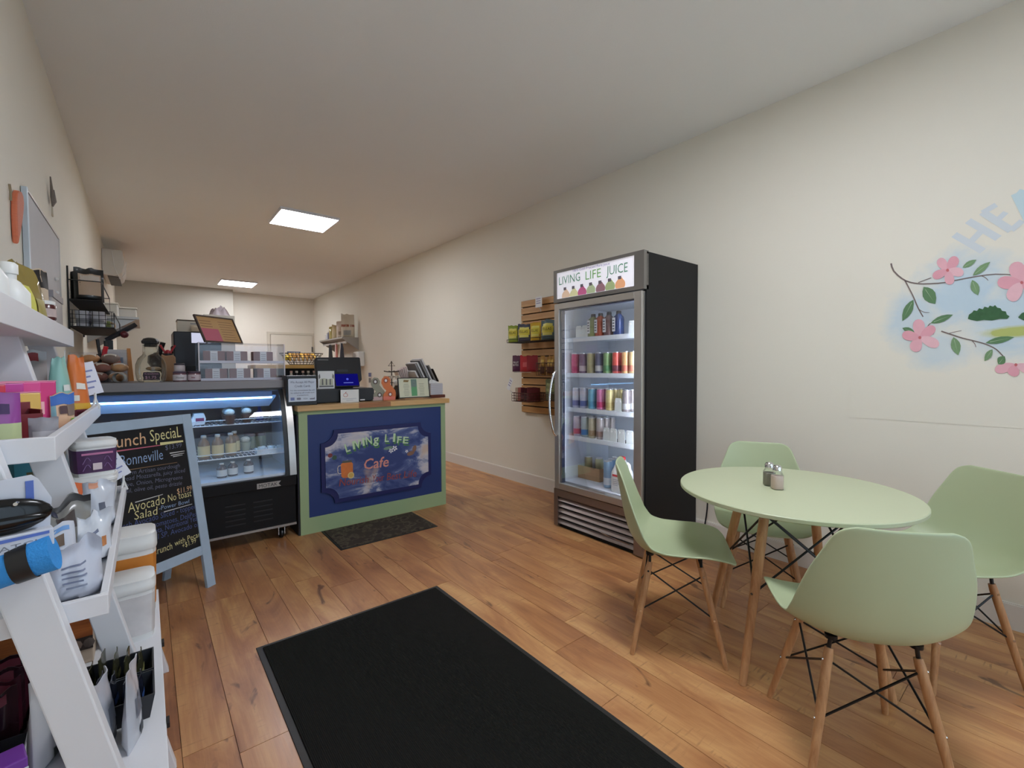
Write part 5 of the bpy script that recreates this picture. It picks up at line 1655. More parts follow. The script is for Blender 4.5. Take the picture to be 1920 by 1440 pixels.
for sx in (-1, 1):
    obj('corner_post', MB().b(sx * ha - 0.004, sx * ha + 0.004, -0.142, -0.134, 0, AZ), edge_m, ac)
carton = mat('carton_rose_brown', (140, 96, 88), 0.6)
for i, (px, z_) in enumerate(((404, 0.132), (445, 0.132), (492, 0.132), (407, 0.006), (450, 0.006), (498, 0.006))):
    xx = tp(px, 3.90)
    t = thing('pastry_carton', ('upper', 'lower')[i > 2] + ' tier rose brown pastry carton with a white label, ' + ('nearest the honey jars', 'in the middle', 'nearest the till')[i % 3], 'carton', (xx, 3.90, TOPZ + z_ + 0.0005), radians(-12 + 6 * (i % 3)), 'pastry cartons in the bakery case')
    obj('carton', MB().b(-0.066, 0.066, -0.05, 0.05, 0, 0.08), carton, t, bevel=0.003)
    obj('carton_label', MB().b(-0.022, 0.022, -0.0515, -0.0502, 0.004, 0.08), wht_paper, t)
    obj('clear_window', MB().b(-0.05, 0.05, -0.045, 0.045, 0.0802, 0.0815), mat('window_white', (214, 210, 212), 0.25), t)
    for j in range(4):
        obj('label_line', MB().b(-0.016, 0.016, -0.0522, -0.0516, 0.014 + j * 0.014, 0.018 + j * 0.014), mat('label_grey', (150, 150, 156), 0.7), t)

# framed menu board leaning on top of the bakery case
zb = TOPZ + AZ
bl = atZ(383, 632.5, zb + 0.002)
d_ = Vector((0.66, 0.75, 0)).normalized()
# distance of the bottom-left corner: on top of the bakery case
bl = atY(383, 632, 3.93)
dirn = Vector((0.80, 0.60, 0)).normalized()
nrm = Vector((-dirn.y, dirn.x, 0))
Wm = 0.335
Hm = 0.222
upv = (Vector((0, 0, 1)) * cos(radians(26)) + nrm * sin(radians(26)))
MB_ = frame((bl.x, bl.y, zb + 0.006), dirn, upv)
t = thing('menu_board', 'dark framed orange and pink menu leaning on the bakery case', 'menu', (bl.x, bl.y, zb))
ow = MB()
for a in ((0, Wm, 0, 0.01), (0, Wm, Hm - 0.01, Hm), (0, 0.01, 0.01, Hm - 0.01), (Wm - 0.01, Wm, 0.01, Hm - 0.01)):
    ow.prism([(a[0], a[2]), (a[1], a[2]), (a[1], a[3]), (a[0], a[3])], 0.014, MB_, -0.004)
obj('frame', ow, mat('menu_frame', (70, 52, 44), 0.5), t, W=True)
obj('sheet', MB().prism([(0.01, 0.01), (Wm - 0.01, 0.01), (Wm - 0.01, Hm - 0.01), (0.01, Hm - 0.01)], 0.004, MB_, 0.0), mat('menu_orange', (206, 164, 112), 0.7), t, W=True)
obj('pink_sheet', MB().flat([(0.012, 0.012), (0.16, 0.012), (0.16, 0.115), (0.012, 0.115)], MB_, 0.0048), mat('menu_pink', (206, 108, 128), 0.7), t, W=True)
mpk = mat('menu_brown_print', (150, 104, 76), 0.7)
for i in range(8):
    obj('menu_line', MB().flat([(0.18, 0.03 + i * 0.021), (0.18 + random.uniform(0.09, 0.14), 0.03 + i * 0.021), (0.30, 0.034 + i * 0.021), (0.18, 0.034 + i * 0.021)], MB_, 0.0046), mpk, t, W=True)
for i in range(3):
    obj('menu_line', MB().flat([(0.025, 0.13 + i * 0.022), (0.12, 0.13 + i * 0.022), (0.12, 0.135 + i * 0.022), (0.025, 0.135 + i * 0.022)], MB_, 0.0046), mpk, t, W=True)
obj('prop', MB().tube([MB_ @ Vector((Wm / 2, Hm * 0.8, -0.006)), Vector((bl.x, bl.y, zb + 0.004)) + dirn * Wm / 2 + nrm * 0.17], 0.006, 6), mat('menu_frame', (70, 52, 44), 0.5), t, W=True)
# ================================================================== white ladder shelf along the left wall
YN, YM, YE = 1.2, 1.75, 2.31
BX = XL + 0.022
shelf = thing('ladder_shelf', 'white three-bay ladder shelf with stepped trays along the left wall', 'shelf', (-0.17, (YN + YE) / 2, 0))


def stile_x(z):
    return -0.189 + (1.044 - z) * 0.226


for ys in (YN - 0.042, YM - 0.02, YE + 0.002):
    pts = [(stile_x(0) - 0.066, 0), (stile_x(0), 0), (stile_x(1.43), 1.43), (stile_x(1.43) - 0.066, 1.43)]
    obj('stile', MB().prism(pts, 0.04, frame((0, ys + 0.04, 0), (1, 0, 0), (0, 0, 1))), white, shelf, W=True, bevel=0.003)
    obj('rear_post', MB().b(BX, BX + 0.03, ys, ys + 0.04, 0.0, 1.43), white, shelf, W=True)
TR = ((1.330, 1.386, -0.200), (1.074, 1.117, -0.134), (0.758, 0.796, -0.068))
for zb_, zt, xf in TR:
    tr_ = obj('tray_board', MB().b(BX, xf - 0.001, YN, YE, zb_, zb_ + 0.012), white, shelf, W=True)
    obj('tray_end', MB().b(BX, xf, YN - 0.001, YN + 0.013, zb_ - 0.002, zt), white, shelf, W=True, bevel=0.0015)
    obj('tray_end', MB().b(BX, xf, YE - 0.013, YE + 0.001, zb_ - 0.002, zt), white, shelf, W=True, bevel=0.0015)
    obj('tray_front', MB().b(xf - 0.013, xf, YN + 0.013, YE - 0.013, zb_ - 0.002, zt), white, shelf, W=True, bevel=0.0015)
    obj('tray_back', MB().b(BX, BX + 0.012, YN + 0.013, YE - 0.013, zb_, zt), white, shelf, W=True)
Z4 = 0.345
obj('base_board', MB().b(BX, 0.020, YN - 0.12, YE + 0.03, Z4 - 0.03, Z4), white, shelf, W=True, bevel=0.002)
for yy in (1.425, 1.86):
    obj('price_clip', MB().b(0.020, 0.027, yy, yy + 0.03, Z4 - 0.012, Z4 + 0.001), black, shelf, W=True)
Z1, Z2, Z3 = 1.342, 1.086, 0.770

# ------------------------------------------------------------------ top tray
t = thing('lotion_bottle', 'white plastic bottle at the near end of the top tray', 'bottle', (-0.262, 1.47, Z1))
obj('bottle_body', MB().lathe([(0.032, 0), (0.036, 0.006), (0.036, 0.10), (0.02, 0.13), (0.014, 0.135), (0.014, 0.15)], 18), wht_plastic, t, smooth=45)
obj('bottle_cap', MB().lathe([(0.017, 0.148), (0.017, 0.178), (0.012, 0.183)], 14), wht_plastic, t, smooth=45)
t = thing('lotion_bottle', 'white plastic bottle beside the olive leaf bag on the top tray', 'bottle', (-0.245, 1.585, Z1))
obj('bottle_body', MB().lathe([(0.032, 0), (0.036, 0.006), (0.036, 0.085), (0.02, 0.11), (0.014, 0.115), (0.014, 0.13)], 18), wht_plastic, t, smooth=45)
obj('bottle_cap', MB().lathe([(0.017, 0.128), (0.017, 0.15), (0.012, 0.155)], 14), wht_plastic, t, smooth=45)
pouch('olive and yellow leaf-printed plastic bag on the top tray', (-0.275, 1.82, Z1), radians(40), 0.165, 0.205, 0.085, (142, 124, 66), [(0.50, 0.72, 0.02, 0.66, (206, 200, 96)), (0.05, 0.36, 0.04, 0.52, (206, 184, 148)), (0.1, 0.42, 0.58, 0.86, (104, 112, 48)), (0.74, 0.95, 0.1, 0.5, (160, 146, 84))], seed=71, rough=0.15, topw=0.8, crumple=1.0, wr=0.5)
pouch('green leafy plastic bag behind the olive bag on the top tray', (-0.318, 1.675, Z1), radians(20), 0.09, 0.27, 0.05, (92, 132, 60), [(0.0, 1.0, 0.80, 0.98, (214, 160, 52))], seed=72, rough=0.15, crumple=1.0)
pouch('beige coffee bag with a black folded top at the far end of the top tray', (-0.29, 2.24, Z1), radians(58), 0.12, 0.25, 0.06, (206, 186, 160), [(0.0, 1.0, 0.74, 0.985, (30, 28, 30))], seed=73, rough=0.5)
for i, (yy, zz) in enumerate(((2.07, 0.0), (2.12, 0.062))):
    t = thing('spice_jar', ('small maroon spice jar with a white label on the top tray', 'small maroon spice jar standing on the lower spice jar')[i], 'jar', (-0.245, 2.085, Z1 + zz), radians(60), 'spice jars on the top tray')
    obj('jar_body', MB().lathe([(0.024, 0), (0.026, 0.004), (0.026, 0.046), (0.023, 0.05)], 18), mat('maroon_spice', (86, 40, 40), 0.25, coat=0.4), t, smooth=45)
    obj('jar_lid', MB().lathe([(0.025, 0.05), (0.025, 0.060), (0.022, 0.062)], 18), wht_plastic, t, smooth=45)
    obj('jar_label', MB().lathe([(0.0265, 0.01), (0.0265, 0.036)], 18), mat('label_split', (200, 180, 176), 0.6, var=0.5, vscale=30), t, smooth=45)

# ------------------------------------------------------------------ second tray
pinks = [((214, 60, 130), 'hot pink'), ((226, 80, 150), 'rose pink'), ((206, 60, 80), 'raspberry red'), ((226, 186, 96), 'yellow'), ((200, 70, 160), 'magenta')]
for i, (yy, xx, hh, ci) in enumerate(((1.645, -0.225, 0.128, 0), (1.605, -0.248, 0.128, 1), (1.565, -0.271, 0.126, 4), (1.525, -0.294, 0.124, 2), (1.485, -0.317, 0.122, 2), (1.522, -0.238, 0.104, 3), (1.486, -0.262, 0.104, 3))):
    rgb, cl = pinks[ci]
    t = thing('sachet_box', '%s sachet box packed in the second tray, %s' % (cl, ('by the mid stile', 'second from the mid stile', 'third from the mid stile', 'fourth from the mid stile', 'against the wall', 'in front of the pink boxes', 'beside the maroon carton')[i]), 'box', (xx, yy, Z2), radians(28), 'sachet boxes in the second tray')
    obj('box', MB().b(-0.045, 0.045, -0.0138, 0.0138, 0, hh), mat('sachet_%s' % cl.replace(' ', '_'), rgb, 0.4, var=0.1, vscale=12), t, bevel=0.003)
    obj('box_print', MB().b(-0.03, 0.02, -0.0148, -0.0139, hh * 0.35, hh * 0.6), mat('sachet_pale', (240, 190, 190), 0.5), t)
    obj('box_flap', MB().b(-0.045, 0.045, -0.0138, 0.0138, hh, hh + 0.002), mat('sachet_flap', (236, 150, 180), 0.5), t)
t = thing('display_carton', 'maroon open display carton in the middle of the second tray', 'box', (-0.232, 1.437, Z2), radians(24))
ct = MB().b(-0.045, 0.045, -0.035, -0.032, 0, 0.062).b(-0.045, 0.045, 0.032, 0.035, 0, 0.085).b(-0.045, -0.042, -0.032, 0.032, 0, 0.07).b(0.042, 0.045, -0.032, 0.032, 0, 0.07).b(-0.042, 0.042, -0.032, 0.032, 0, 0.003)
obj('carton', ct, mat('carton_maroon', (126, 34, 42), 0.5), t)
pouch('purple snack pouch with a green foot at the near end of the second tray', (-0.226, 1.345, Z2), radians(18), 0.055, 0.11, 0.03, (150, 70, 150), [(0.0, 1.0, 0.02, 0.45, (190, 200, 150)), (0.3, 0.7, 0.62, 0.8, (70, 40, 90))], seed=75)
pouch('silver grey pouch with small print in the second tray', (-0.170, 1.372, Z2), radians(14), 0.045, 0.055, 0.026, (150, 146, 152), [(0.15, 0.85, 0.06, 0.13, (70, 74, 84)), (0.1, 0.9, 0.2, 0.5, (186, 182, 188))], seed=76)
pouch('box pouch with a pale oval face print in the second tray', (-0.170, 1.655, Z2), radians(34), 0.05, 0.095, 0.022, (226, 186, 150), [(0.0, 1.0, 0.70, 0.98, (60, 110, 190)), (0.0, 0.16, 0.02, 0.7, (130, 180, 190)), (0.62, 0.98, 0.4, 0.7, (130, 110, 100)), (0.28, 0.6, 0.45, 0.66, (84, 60, 64)), (0.75, 1.0, 0.15, 0.32, (130, 200, 60))], seed=77, rough=0.4, wr=0.08)
pouch('tall mint pouch with yellow and maroon foot in the second tray', (-0.218, 2.08, Z2), radians(30), 0.085, 0.20, 0.05, (150, 200, 190), [(0.0, 1.0, 0.12, 0.22, (226, 186, 70)), (0.0, 1.0, 0.01, 0.12, (110, 40, 56)), (0.12, 0.42, 0.24, 0.34, (70, 70, 80)), (0.5, 0.85, 0.45, 0.55, (230, 230, 226))], 'tall grain pouches', seed=78, topw=0.42, wr=0.1)
pouch('tall orange pouch with yellow and maroon foot in the second tray', (-0.182, 2.13, Z2), radians(34), 0.085, 0.205, 0.05, (222, 120, 56), [(0.0, 1.0, 0.12, 0.22, (226, 176, 60)), (0.0, 1.0, 0.01, 0.12, (110, 40, 56)), (0.3, 0.75, 0.45, 0.55, (236, 230, 220)), (0.1, 0.4, 0.26, 0.35, (230, 226, 216))], 'tall grain pouches', seed=79, topw=0.42, wr=0.1)
pouch('clear wrapped bag with a red twist behind the mint pouch', (-0.305, 2.17, Z2), radians(20), 0.10, 0.22, 0.05, (176, 172, 172), [(0.2, 0.8, 0.84, 0.96, (150, 50, 56))], seed=80, rough=0.15)
t = thing('dark_block', 'dark brown block against the wall at the back of the second tray', 'box', (-0.335, 2.0, Z2))
obj('block_body', MB().b(-0.02, 0.02, -0.12, 0.10, 0, 0.20), mat('block_dark', (46, 28, 26), 0.7), t, bevel=0.003)  # plain dark brown block filling the back of the tray


def price_tag(label, base, rz, wd, hh, lean):
    t = thing('price_tag', label, 'price tag', base, rz, 'white price tags on the ladder shelf')
    obj('tag_clip', MB().tube([(-0.010, -0.004, -0.012), (-0.004, -0.004, 0.012), (0.0, 0, 0.024), (0.0, 0, 0.045)], 0.004, 6).tube([(0.012, 0.004, -0.012), (0.005, 0.004, 0.012), (0.0, 0, 0.024)], 0.004, 6), wht_plastic, t, smooth=60)
    R = Matrix.Translation((0, 0, 0.04)) @ Matrix.Rotation(lean, 4, 'Y')
    obj('tag_card', MB().b(-wd / 2, wd / 2, -0.001, 0.001, 0, hh).xf(R), mat('tag_white', (226, 228, 240), 0.4), t)
    for i in range(4):
        obj('tag_print', MB().b(-wd * 0.32, wd * (0.1 + 0.2 * (i % 2)), -0.0018, -0.0011, hh * (0.2 + 0.17 * i), hh * (0.25 + 0.17 * i)).xf(R), mat('tag_blue_print', (130, 140, 190), 0.6), t)


price_tag('white price tag clipped to the front of the second tray', (TR[1][2] - 0.006, 2.19, TR[1][1]), radians(20), 0.05, 0.115, radians(-14))
price_tag('white lined price tag clipped to the front of the third tray', (TR[2][2] - 0.006, 2.27, TR[2][1]), radians(20), 0.055, 0.10, radians(-26))


# ------------------------------------------------------------------ third tray
def tub(label, loc, r, h, label_m, group, lid_m=wht_plastic, body_m=wht_plastic, rz=0.0):
    t = thing('supplement_tub', label, 'tub', loc, rz, group)
    obj('tub_body', MB().lathe([(r * 0.90, 0), (r * 0.92, 0.004), (r, h * 0.80), (r, h * 0.82)], 28, sq=5), body_m, t, smooth=40)
    obj('tub_lid', MB().lathe([(r * 1.02, h * 0.80), (r * 1.05, h * 0.82), (r * 1.05, h * 0.90), (r * 1.01, h * 0.93), (r * 1.01, h * 0.99), (r * 0.97, h)], 28, sq=5), lid_m, t, smooth=40)
    if label_m:
        obj('tub_label', MB().lathe([(r * 0.93 + 0.0012, h * 0.10), (r * 0.992 + 0.0012, h * 0.74)], 28, sq=5), label_m, t, smooth=40)
    return t


plum = mat('label_plum', (84, 48, 92), 0.45, var=0.15, vscale=14)
b1 = Vector((-0.150, 2.17, Z3))
tub('white tub with a torn orange seal under the purple tub', b1, 0.062, 0.108, None, 'tubs at the far end of the third tray')
t = tub('white tub with a purple printed label stacked at the far end of the third tray', b1 + Vector((0, 0, 0.108)), 0.058, 0.122, plum, 'tubs at the far end of the third tray', rz=radians(14))
PM_ = tmat(t) @ frame((0, -0.0615, 0), (1, 0, 0), (0, 0, 1))
pk = mat('plum_print', (196, 120, 160), 0.5)
obj('label_stripe', MB().flat([(-0.04, 0.074), (0.042, 0.074), (0.042, 0.081), (-0.04, 0.081)], PM_, 0.0), pk, t, W=True)
obj('label_badge', MB().flat([(-0.012, 0.022), (0.012, 0.022), (0.012, 0.045), (-0.012, 0.045)], PM_, 0.0), mat('plum_badge', (226, 206, 210), 0.5), t, W=True)
for sx in (-1, 1):
    for i in range(2):
        obj('label_swirl', MB().tube([PM_ @ Vector((sx * (0.018 + 0.02 * q), 0.03 + 0.024 * i + 0.012 * sin(q * 4), 0.0006)) for q in [j / 6 for j in range(7)]], 0.0011, 5), mat('plum_swirl', (140, 110, 160), 0.5), t, W=True)
    
tub('white tub with a teal label at the wall side of the third tray', (-0.308, 2.235, Z3), 0.055, 0.10, mat('label_teal_low', (60, 104, 112), 0.5, var=0.3, vscale=20), 'teal tubs in the third tray', rz=0.3)
pouch('teal blue printed bag lying over the teal tub in the third tray', (-0.300, 2.225, Z3 + 0.101), radians(16), 0.13, 0.15, 0.05, (52, 112, 126), [(0.1, 0.9, 0.1, 0.5, (60, 140, 160)), (0.3, 0.7, 0.05, 0.2, (90, 80, 40))], seed=82, rough=0.25)
pouch('orange-topped snack bag marked nd in the third tray', (-0.240, 1.86, Z3), radians(24), 0.125, 0.135, 0.05, (206, 200, 198), [(0.0, 1.0, 0.86, 0.99, (240, 122, 72)), (0.88, 1.0, 0.45, 0.99, (240, 122, 72)), (0.0, 0.35, 0.2, 0.6, (120, 96, 100)), (0.7, 1.0, 0.1, 0.4, (120, 140, 120))], 'white snack bags in the third tray', seed=83, side=radians(18), text=[('nd', 0.40, 0.66, 0.6, ink, 0.022)])
dkgrey = (120, 120, 118)
bags3 = [('grey foil bag with a dark fold and round badge in the third tray', (-0.168, 1.655), 0.095, 0.13, (140, 138, 134), [(0.0, 1.0, 0.88, 1.0, (62, 62, 64)), (0.25, 0.65, 0.45, 0.75, (76, 66, 64)), (0.1, 0.3, 0.78, 0.9, (44, 48, 70))], 20, ()),
         ('white snack bag with blue stripe and brown picture in the third tray', (-0.185, 1.46), 0.10, 0.125, (206, 210, 222), [(0.45, 0.9, 0.84, 0.92, (110, 160, 220)), (0.3, 0.52, 0.80, 0.9, (52, 60, 120)), (0.35, 0.8, 0.56, 0.78, (116, 96, 80))], 12, (('mt', 0.14, 0.44, 0.84, ink, 0.018),)),
         ('silver white bag with lines of small print at the front of the third tray', (-0.125, 1.29), 0.09, 0.125, (196, 200, 214), [(0.25, 0.7, 0.60 - 0.07 * 0, 0.63, (110, 116, 140)), (0.25, 0.66, 0.50, 0.53, (120, 126, 150)), (0.25, 0.68, 0.42, 0.45, (120, 126, 150)), (0.25, 0.6, 0.34, 0.37, (120, 126, 150)), (0.3, 0.66, 0.26, 0.29, (130, 136, 156)), (0.0, 0.5, 0.02, 0.1, (52, 56, 70))], 16, ()),
         ('crinkled white bag with a small orange stamp in the third tray', (-0.108, 1.52), 0.07, 0.12, (214, 218, 226), [(0.55, 0.75, 0.3, 0.5, (196, 130, 80)), (0.2, 0.5, 0.6, 0.66, (120, 126, 150))], 30, ()),
         ('white bag with dark script along its side in the third tray', (-0.115, 1.83), 0.08, 0.145, (206, 210, 220), [(0.3, 0.5, 0.3, 0.55, (90, 94, 110)), (0.1, 0.4, 0.86, 0.98, (236, 170, 140))], 34, ()),
         ('plain crinkled white bag behind the printed ones in the third tray', (-0.245, 1.60), 0.10, 0.12, (214, 218, 226), (), 8, ())]
for i, (lb, (xx, yy), wd_, hh, rgb, pt, rz_, tx) in enumerate(bags3):
    pouch(lb, (xx, yy, Z3), radians(rz_), wd_, hh, 0.055, rgb, pt, 'white snack bags in the third tray', seed=84 + i, rough=0.22, wr=0.8, text=tx, crumple=1.0)
# hang card with a glossy black moulded pouch, and a blue towel roll with a black band, both hung on the near stile
HY = YN - 0.042
for px_, py_ in ((36, 938), (70, 1030)):
    q_ = atY(px_, py_, HY - 0.02)
    obj('peg', MB().cyl((q_.x, HY + 0.003, q_.z), (q_.x, HY - 0.05, q_.z), 0.003, n=8), chrome, shelf, W=True, smooth=60)
c_ = atY(28, 985, HY - 0.035)
pk_ = thing('hang_card_pack', 'glossy black moulded pouch on a white hang card at the near stile', 'package', (c_.x, HY - 0.030, c_.z - 0.056), radians(14))
cardm = mat('pack_card', (206, 210, 222), 0.45)
obj('back_card', MB().prism([(-0.07, 0.03), (0.042, 0.03), (0.046, 0.09), (0.03, 0.128), (0.022, 0.136), (-0.07, 0.128)], 0.002, Matrix.Translation((0, 0.012, 0)) @ Matrix.Rotation(radians(90), 4, 'X')), cardm, pk_)
gb = mat('gloss_black', (10, 10, 12), 0.22, coat=0.25, spec=0.3)
obj('moulded_pouch', MB().ball((-0.02, -0.002, 0.072), 0.062, 20, (1.05, 0.22, 0.50)), gb, pk_, smooth=60)
obj('pouch_crease', MB().ball((-0.02, -0.008, 0.064), 0.058, 20, (1.02, 0.20, 0.22)), gb, pk_, smooth=60)
obj('printed_base', MB().b(-0.06, 0.044, -0.016, 0.010, 0.012, 0.042), cardm, pk_, bevel=0.002)
KM = tmat(pk_) @ frame((0, -0.0166, 0), (1, 0, 0), (0, 0, 1))
lettering('ATCHI', (-0.022, 0.017), (0.038, 0.020), KM, mat('pack_grey_print', (116, 120, 132), 0.5), pk_, h=0.009, px=False)
obj('blue_stripe', MB().flat([(-0.034, 0.031), (0.038, 0.034), (0.038, 0.039), (-0.034, 0.037)], KM, 0.0006), mat('pack_blue', (84, 110, 190), 0.5), pk_, W=True)
obj('blue_tab', MB().b(0.014, 0.024, 0.0082, 0.0094, 0.092, 0.126), mat('pack_blue', (84, 110, 190), 0.5), pk_)
c_ = atY(24, 1062, HY - 0.04)
rl = thing('towel_roll', 'bright blue rolled towel held by a black band at the near stile', 'towel', (c_.x, HY - 0.036, c_.z - 0.031), radians(-4))
blue_t = mat('towel_blue', (52, 146, 222), 0.75, var=0.1, vscale=30, bump=0.3, bscale=200)
T_ = Matrix.Translation((0, 0, 0.031)) @ Matrix.Rotation(radians(-13), 4, 'Y') @ Matrix.Translation((0, 0, -0.0))
obj('towel', MB().tube([T_ @ Vector((x, 0, 0)) for x in (-0.075, -0.03, 0.02, 0.052)], 0.03, 24, rs=[0.031, 0.030, 0.030, 0.031]), blue_t, rl, smooth=50)
obj('roll_hollow', MB().lathe([(0.0, 0), (0.021, 0.0), (0.021, 0.0015), (0, 0.0015)], 18, (0, 0, 0), Matrix.Rotation(radians(90), 3, 'Y')).xf(T_ @ Matrix.Translation((-0.0768, 0, 0))), mat('towel_fold', (14, 60, 140), 0.8), rl)
obj('band', MB().tube([T_ @ Vector((x, 0, 0)) for x in (0.0, 0.026)], 0.0322, 24, caps=False), black, rl, smooth=50)

# ------------------------------------------------------------------ base board
t = thing('wood_print_carton', 'carton printed with wood grain and a row of stones on the base board', 'box', (-0.235, 1.955, Z4))
wp = bpy.data.materials.new('wood_print')
k = NT(wp)
k.p.inputs['Roughness'].default_value = 0.45
g_ = k.noise(k.mapping((6, 6, 50)), 1.0, 4, 0.6, 0.8)
k.l(k.ramp(g_, [(0.3, (128, 66, 30)), (0.7, (184, 106, 52))]), k.p.inputs['Base Color'])
obj('carton', MB().b(-0.13, 0.09, -0.075, 0.075, 0, 0.20), mat('carton_beige', (190, 172, 152), 0.6), t, bevel=0.003)
obj('wood_band', MB().b(-0.13, 0.09, -0.0775, -0.0752, 0.085, 0.198), wp, t)
obj('dark_band', MB().b(-0.13, 0.09, -0.0775, -0.0752, 0.045, 0.084), mat('carton_dark_print', (52, 40, 34), 0.6), t)  # dark printed band behind the row of stones
for i in range(8):
    obj('stone_print', MB().ball((-0.115 + i * 0.028, -0.0775, 0.064), 0.0135, 8, (1, 0.12, 1.1)), mat('stone_%d' % (i % 3), ((120, 100, 88), (92, 80, 74), (140, 124, 104))[i % 3], 0.7), t, smooth=60)
orange_l = mat('label_orange', (214, 134, 52), 0.5, var=0.1, vscale=20)
tub('big white-lidded tub with an orange label at the far end of the base board', (-0.062, 2.19, Z4), 0.078, 0.30, orange_l, 'big tubs on the base board')
tub('big white tub with a grey printed label beside the far stile foot', (-0.060, 1.985, Z4), 0.068, 0.205, mat('label_greyprint', (214, 210, 210), 0.5, var=0.2, vscale=16), 'big tubs on the base board')


def bar_tray(label, loc, rz, w_, d_, h_):
    t = thing('bar_tray', label, 'tray', loc, rz, 'black trays on the base board')
    pf = [(-w_ / 2, -d_ / 2), (w_ / 2, -d_ / 2), (w_ / 2, d_ / 2), (-w_ / 2, d_ / 2)]
    m = MB()
    o_ = 0.012
    lo = [Vector((x, y, 0)) for x, y in pf]
    hi = [Vector((x + (o_ if x > 0 else -o_), y + (o_ if y > 0 else -o_), h_)) for x, y in pf]
    li = [Vector((x * 0.97, y * 0.97, 0.003)) for x, y in pf]
    hi2 = [Vector((v.x - (0.004 if v.x > 0 else -0.004), v.y - (0.004 if v.y > 0 else -0.004), h_)) for v in hi]
    vs = lo + hi + hi2 + li
    fs = [(3, 2, 1, 0), (12, 13, 14, 15)]
    for i in range(4):
        j = (i + 1) % 4
        fs += [(i, j, 4 + j, 4 + i), (4 + i, 4 + j, 8 + j, 8 + i), (8 + i, 8 + j, 12 + j, 12 + i)]
    m.add(vs, fs)
    obj('tray', m, mat('tray_black', (34, 36, 42), 0.35), t)
    return t


trA = bar_tray('black plastic tray of dark wrapped bars near the board edge', (-0.085, 1.530, Z4), radians(0), 0.145, 0.10, 0.065)
trB = bar_tray('black plastic tray of olive wrapped bars behind the first tray', (-0.085, 1.660, Z4), radians(0), 0.145, 0.10, 0.065)
for j, (tr_, rgb, nm) in enumerate(((trA, (30, 34, 48), 'navy black'), (trB, (66, 64, 44), 'dark olive'))):
    for i in range(5):
        x_ = -0.085 - 0.052 + i * 0.026
        pouch('%s foil bar wrapper standing in its tray, %s' % (nm, ('against the wall side', 'second from the wall side', 'third from the wall side', 'fourth from the wall side', 'at the board edge')[i]), (x_, tr_.location.y, Z4 + 0.004), radians(84), 0.075, 0.085 + 0.01 * ((i * 3) % 4), 0.02, rgb, [(0.2, 0.8, 0.4, 0.55, (60, 90, 150) if j == 0 else (150, 146, 92))], 'foil bars in black trays', seed=100 + i + 7 * j, rough=0.2, wr=0.3, name='foil_bar', cat='snack bar')
for i, (xx, yy, hh, rz_) in enumerate(((-0.046, 1.41, 0.19, 82), (-0.095, 1.42, 0.18, 84), (-0.140, 1.43, 0.155, 86))):
    pouch('silver foil pouch seen edge-on by the near stile, %s' % ('outermost', 'second from the board edge', 'innermost')[i], (xx, yy, Z4), radians(rz_), 0.10, hh, 0.034, (196, 198, 206), [(0.25, 0.75, 0.35, 0.6, (120, 124, 136)), (0.35, 0.7, 0.1, 0.22, (60, 64, 74))], 'silver pouches on the base board', seed=120 + i, rough=0.2, wr=0.4)
pouch('pale plastic pouch with leaf print left of the near stile', (-0.200, 1.46, Z4), radians(76), 0.10, 0.215, 0.045, (190, 190, 192), [(0.4, 0.9, 0.25, 0.5, (120, 124, 124)), (0.3, 0.6, 0.05, 0.18, (60, 64, 62))], 'silver pouches on the base board', seed=124, rough=0.2, wr=0.4)
trC = bar_tray('black plastic tray of dark red sachets behind the near stile', (-0.295, 1.615, Z4), radians(0), 0.10, 0.20, 0.06)
for i in range(5):
    pouch('dark wine sachet standing in the tray of red sachets, %s' % ('first', 'second', 'third', 'fourth', 'fifth')[i] + ' from the near end', (-0.295, 1.615 - 0.078 + i * 0.039, Z4 + 0.004), radians(10), 0.088, 0.15 + 0.006 * (i % 3), 0.026, ((64, 24, 36) if i % 2 else (46, 22, 30)), [(0.2, 0.8, 0.8, 0.95, (110, 40, 56))], 'dark sachets in the tray', seed=130 + i, rough=0.2, wr=0.2, name='sachet')
t = thing('purple_box', 'purple box with pale letters at the near end of the base board', 'box', (-0.265, 1.365, Z4), radians(14))
obj('box', MB().b(-0.06, 0.05, -0.03, 0.03, 0, 0.095), mat('box_purple', (120, 56, 160), 0.45), t, bevel=0.003)
XM = tmat(t) @ frame((0, -0.031, 0), (1, 0, 0), (0, 0, 1))
obj('white_side', MB().b(0.03, 0.0505, -0.0312, -0.0302, 0.0, 0.075), wht_paper, t)
# ================================================================== chalkboard sidewalk sign
foot = Vector((0.290, 3.100, 0))
bd = Vector((0.814, 0.581, 0)).normalized()
bn_ = Vector((-bd.y, bd.x, 0))
TILT = 0.155
uph = (Vector((0, 0, 1)) + bn_ * TILT).normalized()
BW_, BH_ = 0.58, 1.0
org = foot - bd * BW_
CBM = frame(org, bd, uph)
sign = thing('chalkboard_sign', 'chalkboard sidewalk sign in a pale blue wood frame listing the lunch special', 'chalkboard', foot - bd * BW_ / 2 + bn_ * 0.12)
fm_ = mat('pale_blue_frame', (170, 190, 210), 0.6, var=0.08, vscale=20)
fz = 0.052


def cbox(x0, x1, y0, y1, z0, z1):
    return MB().prism([(x0, y0), (x1, y0), (x1, y1), (x0, y1)], z1 - z0, CBM, z0)


